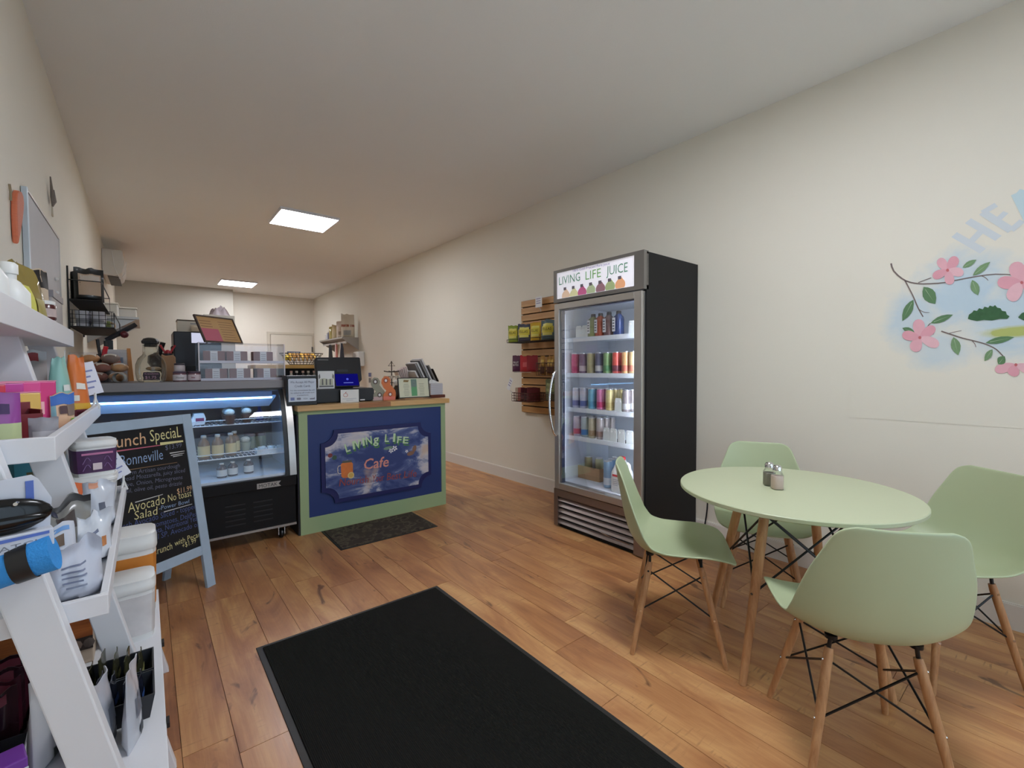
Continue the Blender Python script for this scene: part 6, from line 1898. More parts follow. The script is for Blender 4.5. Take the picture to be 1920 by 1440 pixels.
yb_ = hit(388, 1037, CBM)[1]
obj('frame_stile', cbox(0, fz, 0, BH_, -0.02, 0.0), fm_, sign, W=True, bevel=0.002)
obj('frame_stile', cbox(BW_ - fz, BW_, 0, BH_, -0.02, 0.0), fm_, sign, W=True, bevel=0.002)
obj('frame_rail', cbox(fz, BW_ - fz, BH_ - fz, BH_, -0.02, 0.0), fm_, sign, W=True, bevel=0.002)
obj('frame_rail', cbox(fz, BW_ - fz, yb_, yb_ + fz, -0.02, 0.0), fm_, sign, W=True, bevel=0.002)
slate = mat('chalkboard_slate', (15, 14, 18), 0.75, var=0.25, vscale=5)
obj('slate', cbox(fz, BW_ - fz, yb_ + fz, BH_ - fz, -0.014, -0.006), slate, sign, W=True)
for x0_ in (0.01, BW_ - 0.05):
    p0_, p1_ = CBM @ Vector((x0_ + 0.02, BH_ - 0.02, -0.03)), org + bd * (x0_ + 0.02) + bn_ * 0.34
    p1_.z = 0.0
    ax_ = (p1_ - p0_).normalized()
    sd = bd
    th_ = ax_.cross(sd)
    m_ = MB()
    c0, c1 = p0_, p1_ - ax_ * 0.0
    vs = []
    for q in (c0, c1):
        for sx, sy in ((-1, -1), (1, -1), (1, 1), (-1, 1)):
            v_ = q + sd * 0.02 * sx + th_ * 0.009 * sy
            if q is c1:
                v_ = Vector((v_.x, v_.y, 0.0))
            vs.append(v_)
    m_.add(vs, [(0, 1, 2, 3), (7, 6, 5, 4), (0, 4, 5, 1), (1, 5, 6, 2), (2, 6, 7, 3), (3, 7, 4, 0)])
    obj('rear_leg', m_, fm_, sign, W=True, merge=True)
obj('chain', MB().tube([org + bd * (BW_ - 0.06) + bn_ * 0.07 + Vector((0, 0, 0.22)), org + bd * (BW_ - 0.06) + bn_ * 0.19 + Vector((0, 0, 0.15)), org + bd * (BW_ - 0.06) + bn_ * 0.27 + Vector((0, 0, 0.22))], 0.0025, 6), chrome, sign, W=True, smooth=60)
TM = CBM @ Matrix.Translation((0, 0, -0.006))
ch_y, ch_o, ch_w, ch_b, ch_p, ch_d = (mat('chalk_' + n_, c_, 0.9) for n_, c_ in (('yellow', (226, 218, 160)), ('orange', (222, 180, 140)), ('white', (206, 206, 206)), ('blue', (150, 176, 214)), ('pink', (206, 110, 130)), ('dim', (112, 116, 140))))
W_ = lambda bdy, a, b_, m, h=None, th=-0.006, nm='chalk_writing', sh=0.1: lettering(bdy, a, b_, TM, m, sign, nm, h=h, thin=th, shear=sh)
W_('Lunch', (203, 842), (274, 832), ch_o, 0.062, 0.0)
W_('SpeciaL', (282, 828), (340, 819), ch_y, 0.062, -0.002)
W_('$13.99', (310, 844), (341, 838), ch_d, 0.026)
W_('Bonneville', (226, 875), (306, 861), ch_b, 0.056)
for bdy, a, b_ in (('Warm Artisan sourdough', (226, 893), (337, 876)), ('bread Mozzarella, juicy sliced', (226, 903), (347, 885)), ('olive, Onion, Microgreens', (226, 914), (342, 898)), ('basil, olive oil, pesto drizzle', (226, 926), (341, 909))):
    W_(bdy, a, b_, ch_d, 0.022)
W_('$11.99', (332, 926.5), (360, 919.5), ch_o, 0.030)
W_('Avocado', (240, 962), (310, 944), ch_y, 0.050)
W_('No toast', (315, 941), (359, 930), ch_y, 0.038)
W_('Salad', (252, 975), (296, 964), ch_y, 0.042)
W_('-Power Bowl', (298, 957), (355, 943), ch_b, 0.022)
for bdy, a, b_, h_ in (('Fresh Avocado Sliced - topped', (218, 996), (368, 953), 0.030), ('with arugula, tomatoes, DeliPean', (218, 1008), (374, 966), 0.028), ('micro greens, Feta, Nutritional Yeast', (218, 1023), (376, 974), 0.028), ('and nutritional SP, Avocado oil', (218, 1036), (374, 986), 0.028), ('Carrots.', (247, 1038), (292, 1024), 0.026)):
    W_(bdy, a, b_, mat('chalk_dim_blue', (84, 98, 150), 0.9), h_)
W_('a Crunch', (276, 1046), (323, 1029), ch_y, 0.036)
W_('with Pecans', (328, 1024), (380, 1004), ch_y, 0.030)
W_('+$1.99', (342, 1028), (368, 1017), ch_y, 0.026)


def chalk_line(a, b_, m, r=0.003):
    pa, pb = hit(*a, TM), hit(*b_, TM)
    d_ = (Vector(pb) - Vector(pa)).normalized()
    n_ = Vector((-d_.y, d_.x)) * r
    pts = [(pa[0] + n_.x, pa[1] + n_.y), (pa[0] - n_.x, pa[1] - n_.y), (pb[0] - n_.x * 0.6, pb[1] - n_.y * 0.6), (pb[0] + n_.x * 0.6, pb[1] + n_.y * 0.6)]
    obj('chalk_line', MB().flat(pts, TM, 0.0012), m, sign, W=True)


chalk_line((300, 832.5), (343, 827), ch_y, 0.008)
chalk_line((205, 848), (302, 834.5), ch_p, 0.0035)
chalk_line((318, 850), (346, 845.5), ch_w)
chalk_line((320, 854), (345, 849.5), ch_w, 0.0025)
chalk_line((324, 856.5), (342, 853), ch_w, 0.0022)
chalk_line((235, 882), (332, 867), mat('chalk_tan', (140, 112, 84), 0.9), 0.0022)
chalk_line((253, 942), (305, 927), ch_w, 0.0025)
chalk_line((307, 960), (360, 945), ch_w, 0.0025)

# ================================================================== left wall
LX = XL + 0.002
# painted metal pin board with a pouch
t = thing('pin_board', 'grey metal pin board with an aluminium edge on the left wall', 'board', (LX, 3.29, 1.45))
obj('panel', MB().b(0.002, 0.014, -0.465, 0.465, 0.0, 0.562), mat('pin_board_grey', (172, 170, 172), 0.5, 0.2, var=0.06), t)
obj('edge', MB().b(0.0, 0.02, -0.485, -0.462, -0.01, 0.572), mat('board_edge_blue', (188, 198, 206), 0.4, 0.3), t, bevel=0.002)
obj('edge', MB().b(0.0, 0.018, 0.462, 0.475, -0.01, 0.572), alu, t)
obj('edge', MB().b(0.0, 0.018, -0.462, 0.462, 0.560, 0.572), alu, t)
for zz in (0.225, 0.30):
    obj('magnet', MB().ball((0.018, 0.27, zz), 0.011, 10), wht_plastic, t, smooth=60)
pb = MB().b(0.015, 0.03, 0.0, 0.36, 0.0, 0.17)
obj('document_pocket', pb, mat('pocket_clear', (190, 184, 184), 0.3), t, bevel=0.004)
obj('pocket_bar', MB().b(0.015, 0.034, 0.0, 0.36, 0.17, 0.205), mat('pocket_bar', (150, 146, 150), 0.4), t)
# carrot decoration
t = thing('carrot_decoration', 'orange carrot decoration hung on the left wall', 'decoration', (LX, 2.60, 1.735))
cs = [(0.0, 0.0), (0.018, 0.05), (0.038, 0.12), (0.05, 0.18), (0.05, 0.22), (0.035, 0.252), (0.01, 0.26), (-0.02, 0.25), (-0.042, 0.225), (-0.045, 0.19), (-0.038, 0.13), (-0.02, 0.06)]
cs = [(a * 1.3 + b_ * 0.35, b_ * 0.9) for a, b_ in cs]
obj('carrot', MB().prism(cs, 0.018, frame((0, 0, 0), (0, 1, 0), (0, 0, 1))), mat('carrot_orange', (206, 112, 78), 0.6, var=0.15, vscale=20, stretch=(1, 2, 12)), t, bevel=0.005)
obj('stem', MB().tube([(0.004, -0.02, 0.16), (0.006, -0.03, 0.19), (0.006, -0.045, 0.215)], 0.004, 6), mat('stem_grey', (150, 136, 110), 0.6), t, smooth=60)
# dried posy
t = thing('dried_posy', 'small grey brown dried herb posy hung high on the left wall', 'decoration', (LX, 3.59, 2.10))
hb_ = mat('dried_herb', (122, 112, 104), 0.8, var=0.3, vscale=40)
for i, (dy, dz, ln, rr) in enumerate(((-0.06, 0.09, 0.14, 0.009), (0.05, 0.07, 0.10, 0.011), (0.0, 0.05, 0.06, 0.010), (-0.03, 0.08, 0.11, 0.007))):
    obj('sprig', MB().tube([(0.012, 0.0, 0.055), (0.016, dy * 0.5, 0.055 + dz * 0.5), (0.014, dy, 0.06 + ln)], rr, 7, rs=[0.004, rr, 0.003]), hb_, t, smooth=60)
for i, dy in enumerate((-0.008, 0.006, 0.012)):
    obj('stalk', MB().tube([(0.010, 0.0, 0.06), (0.010, dy, 0.0)], 0.003, 6), mat('stalk_tan', (190, 180, 160), 0.8), t, smooth=60)

# black wire wall rack with coffee
RY0, RY1 = 4.22, 5.15
rk = thing('wall_rack', 'black two-tier wire rack on the left wall above the deli case', 'rack', (LX, (RY0 + RY1) / 2, 1.52))
hy = (RY1 - RY0) / 2
rb = MB()
for yy in (-hy, hy):
    rb.tube([(0.004, yy, 0.0), (0.004, yy, 0.42)], 0.005, 6)
    rb.tube([(0.004, yy, 0.02), (0.23, yy, 0.02), (0.23, yy, 0.12)], 0.004, 6)
    rb.tube([(0.004, yy, 0.20), (0.17, yy, 0.20), (0.17, yy, 0.33), (0.004, yy, 0.33)], 0.004, 6)
rb.tube([(0.23, -hy, 0.12), (0.23, hy, 0.12)], 0.004, 6).tube([(0.17, -hy, 0.33), (0.17, hy, 0.33)], 0.004, 6)
obj('side_frame', rb, black_metal, rk, smooth=60)
obj('lower_shelf', MB().b(0.004, 0.23, -hy, hy, 0.015, 0.022), black_matte, rk)
obj('upper_shelf', MB().b(0.004, 0.17, -hy, hy, 0.195, 0.202), black_matte, rk)
gm = MB()
for i in range(7):
    x_ = 0.02 + i * 0.033
    gm.tube([(x_, -hy, 0.02), (x_, -hy, 0.13)], 0.002, 5)
for i in range(4):
    gm.tube([(0.004, -hy, 0.045 + i * 0.028), (0.23, -hy, 0.045 + i * 0.028)], 0.002, 5)
o = obj('end_grid', gm, black_metal, rk)
pouch('black coffee bag with a beige label on the upper wall rack', (LX + 0.10, RY0 + 0.11, 1.722), radians(6), 0.155, 0.235, 0.07, (24, 24, 26), [(0.14, 0.9, 0.18, 0.82, (196, 170, 146)), (0.2, 0.86, 0.62, 0.78, (206, 196, 186))], 'coffee bags on the wall rack', seed=140, rough=0.35)
pouch('plain black coffee bag behind the labelled one on the wall rack', (LX + 0.06, RY0 + 0.23, 1.722), radians(4), 0.13, 0.215, 0.06, (22, 22, 24), [(0.6, 0.8, 0.3, 0.7, (170, 170, 170))], 'coffee bags on the wall rack', seed=141, rough=0.35)
for i, (yy, zz) in enumerate(((RY0 + 0.42, 0), (RY0 + 0.56, 0), (RY0 + 0.42, 0.115), (RY0 + 0.56, 0.115))):
    t = thing('white_canister', 'white plastic canister on the wall rack, ' + ('lower one beside the coffee', 'lower one at the far end', 'upper one beside the coffee', 'upper one at the far end')[i], 'canister', (LX + 0.105, yy, 1.722 + zz), 0, 'canisters on the wall rack')
    obj('canister_body', MB().lathe([(0.048, 0), (0.05, 0.004), (0.05, 0.088), (0.046, 0.092)], 20), mat('canister_white', (214, 214, 214), 0.4), t, smooth=45)
    obj('canister_lid', MB().lathe([(0.051, 0.092), (0.052, 0.094), (0.052, 0.11), (0.048, 0.115)], 20), wht_plastic, t, smooth=45)
    obj('canister_band', MB().lathe([(0.0508, 0.012), (0.0508, 0.04)], 20), mat('canister_peach', (206, 170, 146), 0.5) if i < 2 else mat('canister_grey', (150, 150, 160), 0.5), t, smooth=45)
for i in range(6):
    t = thing('paper_cup', 'grey paper cup sleeve stack on the lower wall rack, ' + ('first', 'second', 'third', 'fourth', 'fifth', 'sixth')[i] + ' from its open end', 'cup', (LX + 0.062 + 0.08 * (i % 2), RY0 + 0.075 + 0.105 * (i // 2), 1.543), 0, 'paper cups on the wall rack')
    obj('cup', MB().lathe([(0.030, 0), (0.037, 0.105), (0.039, 0.107), (0.037, 0.109), (0.0, 0.106)], 18), mat('cup_white', (206, 206, 214), 0.5), t, smooth=45)
    obj('print', MB().lathe([(0.0325, 0.03), (0.0345, 0.05)], 18), mat('cup_print', (130, 130, 136), 0.6), t, smooth=45)
t = thing('green_mug', 'olive green mug with a tan foot on the lower wall rack', 'mug', (LX + 0.15, RY0 + 0.62, 1.543), radians(-20))
obj('mug', MB().lathe([(0.036, 0.025), (0.04, 0.03), (0.04, 0.09), (0.036, 0.09), (0.036, 0.03), (0, 0.03)], 20), mat('olive_glaze', (112, 124, 70), 0.35), t, smooth=45)
obj('mug_foot', MB().lathe([(0.036, 0.0), (0.04, 0.004), (0.0405, 0.026)], 20), mat('tan_glaze', (196, 156, 116), 0.5), t, smooth=45)
obj('mug_handle', MB().tube([(0.038, 0, 0.078), (0.062, 0, 0.07), (0.066, 0, 0.05), (0.058, 0, 0.03), (0.038, 0, 0.026)], 0.006, 8), mat('tan_glaze', (196, 156, 116), 0.5), t, smooth=60)

# steel wall shelf with clear tubs, further along the left wall
t = thing('steel_wall_shelf', 'stainless wall shelf with a sloped bracket on the left wall past the wire rack', 'shelf', (LX, 6.0, 1.55))
obj('plate', MB().b(0, 0.36, -0.55, 0.55, 0.16, 0.185), steel, t, bevel=0.003)
for yy in (-0.5, 0.5):
    obj('bracket', MB().prism([(0, -0.06), (0.33, 0.16), (0, 0.16)], 0.012, frame((0, yy + 0.006, 0), (1, 0, 0), (0, 0, 1))), steel, t)
for i, (xx, yy, cl) in enumerate(((0.12, 5.62, 'nearest the wire rack'), (0.25, 5.95, 'in the middle of the steel shelf'), (0.15, 6.3, 'at the far end of the steel shelf'))):
    q_ = thing('clear_tub', 'clear lidded food tub %s' % cl, 'tub', (LX + xx, yy, 1.735), 0, 'clear tubs on the steel shelf')
    obj('tub', MB().b(-0.09, 0.09, -0.12, 0.12, 0, 0.11), mat('tub_frost', (206, 200, 190), 0.3), q_, bevel=0.012)
    obj('tub_lid', MB().b(-0.095, 0.095, -0.125, 0.125, 0.11, 0.125), mat('tub_lid', (222, 216, 204), 0.35), q_, bevel=0.005)

# mini-split air conditioner
ac_ = thing('air_conditioner', 'white wall air conditioner high on the left wall with a hanging cord', 'air conditioner', (LX, 8.15, 2.46))
acp = [(0, 0), (0.13, -0.01), (0.19, 0.04), (0.215, 0.14), (0.205, 0.30), (0.19, 0.325), (0, 0.325)]
obj('housing', MB().prism(acp, 0.86, frame((0, 0.43, 0), (1, 0, 0), (0, 0, 1))), mat('ac_white', (216, 212, 204), 0.4), ac_, bevel=0.008)
obj('louvre', MB().b(0.05, 0.165, -0.40, 0.40, -0.018, -0.012), mat('ac_dark', (50, 48, 48), 0.5), ac_)
obj('cord', MB().tube([(0.10, -0.44, 0.30), (0.12, -0.45, 0.10), (0.17, -0.46, -0.05), (0.22, -0.45, 0.03), (0.24, -0.44, 0.18)], 0.004, 6), wht_plastic, ac_, smooth=60)

# ================================================================== behind the counter
# back bar with a wooden ledge
bxa, bxb = atY(532, 690, 5.7).x, atY(606, 690, 5.7).x
bz = atY(560, 684, 5.7).z
bar = thing('back_bar', 'dark back bar cabinet with a yellow wood ledge behind the counter', 'cabinet', (1.55, 5.85, 0))
obj('cabinet_body', MB().b(-0.55, 0.40, -0.12, 0.30, 0.0, 1.0), mat('bar_dark', (44, 42, 46), 0.5), bar, bevel=0.004)
obj('back_riser', MB().b(-0.55, 0.40, 0.24, 0.28, 1.0, bz - 0.04), mat('bar_dark', (44, 42, 46), 0.5), bar)
obj('wood_ledge', MB().b(-0.60, 0.45, -0.16, 0.32, bz - 0.042, bz), mat('pine_yellow', (206, 164, 88), 0.5, var=0.1, vscale=6, stretch=(1, 12, 12)), bar, bevel=0.003)
for xx in (-0.54, 0.39):
    obj('ledge_post', MB().b(xx - 0.015, xx + 0.015, -0.11, -0.08, 1.0, bz - 0.042), mat('bar_dark', (44, 42, 46), 0.5), bar)
bot = ((546, (226, 222, 214), 'white'), (556, (60, 58, 62), 'smoky black'), (568, (80, 78, 80), 'dark grey'), (578, (110, 112, 104), 'grey green'), (589, (150, 142, 136), 'pale brown'))
for i, (px, rgb, cl) in enumerate(bot):
    x_ = atY(px, 700, 5.78).x
    t = thing('syrup_bottle', '%s syrup bottle under the wooden ledge of the back bar' % cl, 'bottle', (x_, 5.78, 1.0), 0, 'syrup bottles on the back bar')
    obj('bottle_body', MB().lathe([(0.027, 0), (0.030, 0.006), (0.030, 0.14), (0.014, 0.185), (0.012, 0.21)], 16), mat('syrup_%s' % cl.replace(' ', '_'), rgb, 0.2, coat=0.4), t, smooth=45)
    obj('bottle_cap', MB().lathe([(0.015, 0.205), (0.015, 0.225), (0.012, 0.228)], 12), wht_plastic if i % 2 else mat('cap_pink', (226, 196, 190), 0.4), t, smooth=40)
# banana basket on the ledge
bk = thing('banana_basket', 'oval dark wire fruit basket on the wooden ledge', 'basket', (atY(566, 684, 5.74).x, 5.74, bz))
bm_ = MB()
for i in range(6):
    s = 0.55 + 0.45 * i / 5
    bm_.tube([(0.24 * s * cos(radians(a)), 0.13 * s * sin(radians(a)), 0.004 + 0.026 * i) for a in range(0, 360, 15)], 0.0035, 5, closed=True)
for a in range(0, 360, 15):
    bm_.tube([(0.24 * (0.55 + 0.45 * i / 5) * cos(radians(a)), 0.13 * (0.55 + 0.45 * i / 5) * sin(radians(a)), 0.004 + 0.026 * i) for i in range(6)], 0.0028, 5)
obj('wire_bowl', bm_, mat('basket_iron', (66, 56, 46), 0.5, 0.4), bk)
for i in range(7):
    x0_ = -0.13 + i * 0.042
    t = thing('banana', 'ripe brown-yellow banana in the wire basket, ' + ('first', 'second', 'third', 'fourth', 'fifth', 'sixth', 'seventh')[i] + ' along the bunch', 'banana', (bk.location.x + x0_, 5.74, bz + 0.045), radians(-10 + i * 4), 'bananas in the basket')
    obj('fruit', MB().tube([(0, -0.07, 0.0), (0, -0.045, 0.05), (0, 0.0, 0.078), (0, 0.045, 0.072), (0, 0.08, 0.045)], 0.017, 8, rs=[0.008, 0.017, 0.019, 0.017, 0.006]), mat('banana_%d' % (i % 3), ((196, 150, 52), (176, 124, 44), (150, 104, 46))[i % 3], 0.5, var=0.25, vscale=30), t, smooth=60)
t = thing('lemon', 'yellow lemon at the end of the banana basket', 'lemon', (bk.location.x - 0.17, 5.73, bz + 0.05))
obj('fruit', MB().ball((0, 0, 0.035), 0.034, 14, (1.2, 1, 1)), mat('lemon_skin', (222, 196, 70), 0.45), t, smooth=60)
t = thing('notice_plate', 'small blue notice plate standing behind the banana basket', 'sign', (atY(551, 660, 5.93).x, 5.93, bz))
pz = atY(551, 661, 5.93).z - bz
obj('plate', MB().b(-0.075, 0.075, 0, 0.004, pz - 0.03, pz + 0.012), mat('notice_blue', (70, 76, 104), 0.5), t)
obj('stick', MB().b(-0.005, 0.005, 0.004, 0.008, 0.0, pz), black, t)
lettering('NOTICE', (-0.055, pz - 0.018), (0.055, pz - 0.018), tmat(t) @ frame((0, 0, 0), (1, 0, 0), (0, 0, 1)), wht_paper, t, h=0.02, px=False)

# coffee machine on a rear stand
mx = atY(366, 690, 5.1).x
st = thing('rear_stand', 'dark equipment stand behind the deli case', 'stand', (mx - 0.02, 5.2, 0))
obj('stand_top', MB().b(-0.36, 0.34, -0.25, 0.25, 0.92, 0.95), steel, st, bevel=0.003)
for a in (-0.33, 0.31):
    for b_ in (-0.22, 0.22):
        obj('leg', MB().b(a - 0.015, a + 0.015, b_ - 0.015, b_ + 0.015, 0, 0.92), steel, st)
mc = thing('coffee_machine', 'black coffee machine with a pale lit screen behind the bakery case', 'coffee machine', (mx, 5.2, 0.95))
mz = atY(366, 622, 4.98).z - 0.95
obj('machine_body', MB().b(-0.16, 0.20, -0.20, 0.20, 0, mz), mat('machine_black', (26, 28, 40), 0.35), mc, bevel=0.01)
sx0, sx1 = atY(359, 633, 4.99).x - mx, atY(381, 633, 4.99).x - mx
obj('lit_screen', MB().b(sx0, sx1 + 0.06, -0.206, -0.20, atY(366, 643, 4.99).z - 0.95, atY(366, 624, 4.99).z - 0.95), emitter('machine_screen', (214, 216, 240), 0.9), mc)
obj('brew_head', MB().b(-0.08, 0.12, -0.26, -0.20, mz * 0.38, mz * 0.52), black, mc, bevel=0.006)
obj('drip_tray', MB().b(-0.14, 0.18, -0.28, -0.20, 0.0, 0.04), steel_d, mc, bevel=0.004)
obj('side_grille', MB().b(-0.168, -0.16, -0.12, 0.14, mz * 0.2, mz * 0.8), black_matte, mc)
t = thing('grinder', 'small black grinder with a rounded hopper beside the coffee machine', 'grinder', (mx - 0.26, 5.12, 0.95))
obj('grinder_body', MB().lathe([(0.075, 0), (0.08, 0.01), (0.07, 0.28), (0.06, 0.30)], 18, sq=4), black, t, smooth=40)
obj('hopper', MB().lathe([(0.05, 0.30), (0.085, 0.36), (0.08, 0.42), (0.03, 0.45)], 18), mat('hopper_smoke', (40, 40, 50), 0.25), t, smooth=45)
obj('arm', MB().tube([(0, 0, 0.44), (0.03, -0.02, 0.54)], 0.02, 8), black, t, smooth=50)
t = thing('filter_box', 'white cardboard box with a dark lid line on the coffee machine', 'box', (mx - 0.01, 5.16, 0.95 + mz))
bh = atY(364, 601, 5.06).z - 0.95 - mz
obj('box', MB().b(-0.115, 0.12, -0.10, 0.10, 0, bh), mat('filter_box_white', (222, 214, 200), 0.7), t, bevel=0.002)
obj('lid_line', MB().b(-0.117, 0.122, -0.102, 0.102, bh - 0.008, bh + 0.004), mat('box_brown_edge', (110, 96, 84), 0.7), t)
obj('box_print', MB().b(-0.02, 0.07, -0.1012, -0.1002, bh * 0.68, bh * 0.76), mat('label_grey', (150, 150, 156), 0.7), t)
pouch('beige paper filter packet in front of the white box on the machine', (mx + 0.04, 5.03, 0.95 + mz), 0.0, 0.14, 0.065, 0.05, (206, 190, 166), (), seed=150, rough=0.7)
# rear trolley with cartons seen behind the menu board
t = thing('paper_roll_pack', 'crumpled lilac grey plastic pack on the tall narrow cabinet', 'pack', (atY(414, 600, 6.6).x, 6.7, 0))
# tall cabinet that carries it
cabz = atY(420, 592, 6.6).z
t.location.z = cabz
cr2 = MB().grid(lambda u, v: (0.22 * (u - 0.5), 0.2 * (v - 0.5), 0.001 + (sin(pi * u) * sin(pi * v)) ** 0.5 * (0.10 + 0.09 * noise.noise(Vector((u * 5, v * 4, 9))))), 14, 10)
obj('pack', cr2, mat('lilac_plastic', (160, 148, 152), 0.4), t, smooth=60)
cb_ = thing('rear_cabinet', 'tall narrow grey cabinet standing behind the coffee machine', 'cabinet', (t.location.x + 0.02, 6.75, 0))
obj('cabinet_body', MB().b(-0.2, 0.12, -0.2, 0.2, 0, cabz), mat('cabinet_pale', (160, 154, 144), 0.6), cb_, bevel=0.004)
for sx in (-1, 1):
    dd = obj('cabinet_door', MB().b(-0.04 + sx * 0.08 - 0.077, -0.04 + sx * 0.08 + 0.077, -0.215, -0.201, 0.05, cabz - 0.03), mat('cabinet_pale', (160, 154, 144), 0.6), cb_, bevel=0.003)
    obj('door_handle', MB().b(-0.04 + sx * 0.03 - 0.006, -0.04 + sx * 0.03 + 0.006, -0.23, -0.216, 1.0, 1.15), chrome, dd)

# right wall: steel shelf with grain bags, mitt and cloths
ws = thing('kitchen_shelf', 'grey steel wall shelf with a hanging rail on the right wall at the back', 'shelf', (XR - 0.001, 9.2, 1.63))
obj('plate', MB().b(-0.31, 0, -0.70, 0.70, 0.185, 0.215), mat('shelf_grey', (170, 166, 160), 0.4, 0.6), ws, bevel=0.003)
for yy in (-0.69, 0.68):
    obj('bracket', MB().prism([(0, -0.02), (0, 0.185), (-0.31, 0.185)], 0.012, frame((0, yy + 0.006, 0), (1, 0, 0), (0, 0, 1))), mat('shelf_grey', (170, 166, 160), 0.4, 0.6), ws)
obj('rail', MB().b(-0.24, -0.225, -0.69, 0.69, 0.10, 0.135), mat('rail_grey', (190, 186, 180), 0.4, 0.4), ws)
sz_ = 1.63 + 0.215
grains = [(8.62, 0.18, 0.44, (206, 196, 176), 'big cream flour bag with a red band at the near end of the kitchen shelf', [(0.0, 1.0, 0.45, 0.55, (150, 84, 60)), (0.2, 0.8, 0.1, 0.3, (150, 150, 146))]), (8.90, 0.18, 0.32, (214, 196, 180), 'clear bag of pale grain beside the flour bag', [(0.2, 0.6, 0.2, 0.4, (170, 150, 130))]),
          (9.16, 0.18, 0.28, (200, 180, 140), 'clear bag of oats on the kitchen shelf', ()), (9.42, 0.15, 0.26, (170, 150, 84), 'olive gold snack bag on the kitchen shelf', ())]
for i, (yy, wd_, hh, rgb, lb, pt) in enumerate(grains):
    pouch(lb, (XR - 0.16, yy, sz_), radians(-35), wd_ * 1.35, hh, 0.12, rgb, pt, 'grain bags on the kitchen shelf', seed=160 + i, rough=0.25, wr=0.5)
for i, (yy, rgb, hh) in enumerate(((9.62, (90, 84, 110), 0.15), (9.72, (206, 206, 214), 0.12), (9.82, (214, 206, 196), 0.08))):
    t = thing('shelf_jar', ('violet grey jar on the kitchen shelf', 'white jar on the kitchen shelf', 'short cream jar at the far end of the kitchen shelf')[i], 'jar', (XR - 0.18, yy, sz_), 0, 'jars on the kitchen shelf')
    obj('jar_body', MB().lathe([(0.04, 0), (0.043, 0.005), (0.043, hh), (0.038, hh + 0.008)], 16), mat('shelf_jar_%d' % i, rgb, 0.4), t, smooth=45)
    obj('jar_lid', MB().lathe([(0.041, hh + 0.008), (0.041, hh + 0.028), (0.036, hh + 0.032)], 16), mat('jar_lid_cream', (206, 196, 180), 0.4), t, smooth=45)


_hx = [0.0]


def hang_cloth(label, yy, w_, h_, rgb, taper=1.3, name='tea_towel', cat='towel', th=0.03):
    _hx[0] = 0.03 - _hx[0]
    t = thing(name, label, cat, (XR - 0.2485 - _hx[0], yy, 1.73), 0, 'cloths hanging under the kitchen shelf')
    m = MB().grid(lambda u, v: (-th * 0.5 * sin(pi * u) - 0.008, w_ * (0.3 + (taper - 0.3) * v ** 0.7) * (u - 0.5), -h_ * v - 0.0), 8, 8)
    m2 = MB().grid(lambda u, v: (-0.004, w_ * (0.3 + (taper - 0.3) * v ** 0.7) * (u - 0.5), -h_ * v - 0.0), 8, 8)
    m.add(m2.v, [f[::-1] for f in m2.f])
    obj('cloth', m, mat('cloth_%d_%d_%d' % rgb, rgb, 0.8), t, smooth=60)
    obj('hook', MB().tube([(0.006, 0, 0.02), (-0.008, 0, 0.03), (-0.010, 0, -0.01)], 0.004, 6), chrome, t, smooth=60)


hang_cloth('black oven mitt hanging under the kitchen shelf', 9.27, 0.30, 0.28, (24, 24, 28), 0.9, 'oven_mitt', 'mitt', 0.05)
hang_cloth('pale pink towel with a red stripe hanging beside the mitt', 9.02, 0.20, 0.40, (222, 190, 184), 1.2)
hang_cloth('rose striped towel hanging between pale cloths', 8.88, 0.10, 0.38, (196, 116, 104), 1.0)
hang_cloth('white towel hanging under the kitchen shelf', 8.755, 0.17, 0.42, (222, 214, 206), 1.2)
hang_cloth('dark navy apron hanging nearest the shelf bracket', 8.60, 0.22, 0.48, (34, 34, 48), 1.5, 'apron', 'apron')
# wall plate and white dispenser under the shelf
t = thing('switch_plate', 'white switch plate with a blue label on the right wall above the sticker cards', 'switch plate', (XR - 0.001, atX(695, 711, XR).y, atX(695, 711, XR).z))
obj('plate', MB().b(-0.012, 0, -0.065, 0.065, -0.17, 0.12), mat('plate_white', (214, 206, 196), 0.4), t, bevel=0.003)
obj('blue_label', MB().b(-0.0145, -0.0122, -0.06, 0.06, 0.045, 0.115), mat('plate_blue', (92, 104, 150), 0.5), t)
obj('rocker', MB().b(-0.018, -0.0122, -0.045, 0.045, -0.06, 0.02), mat('plate_grey', (130, 130, 128), 0.5), t)
obj('rocker', MB().b(-0.018, -0.0122, -0.045, 0.045, -0.15, -0.075), mat('plate_white2', (230, 226, 220), 0.4), t)
p = atX(668, 668, XR)
t = thing('paper_dispenser', 'white paper dispenser on the right wall under the kitchen shelf', 'dispenser', (XR - 0.001, 8.35, 1.30))
obj('housing', MB().b(-0.12, 0, -0.14, 0.14, 0, 0.27), wht_plastic, t, bevel=0.02)
obj('slot', MB().b(-0.10, -0.04, -0.1, 0.1, -0.004, 0.001), black, t)
# ================================================================== painted mural on the right wall
MM_ = frame((XR - 0.0012, 0, 0), (0, -1, 0), (0, 0, 1))
mural = thing('wall_mural', 'hand-painted mural of pink blossom branches on a pale blue wash on the right wall', 'mural', (XR, 0.2, 1.5))


wm = bpy.data.materials.new('mural_wash')
k = NT(wm)
k.p.inputs['Roughness'].default_value = 0.75
nz = k.noise(k.mapping((1, 7, 9)), 1.0, 5, 0.6, 0.4)
soft = k.math('MULTIPLY', k.math('SUBTRACT', nz, 0.5), 0.9)


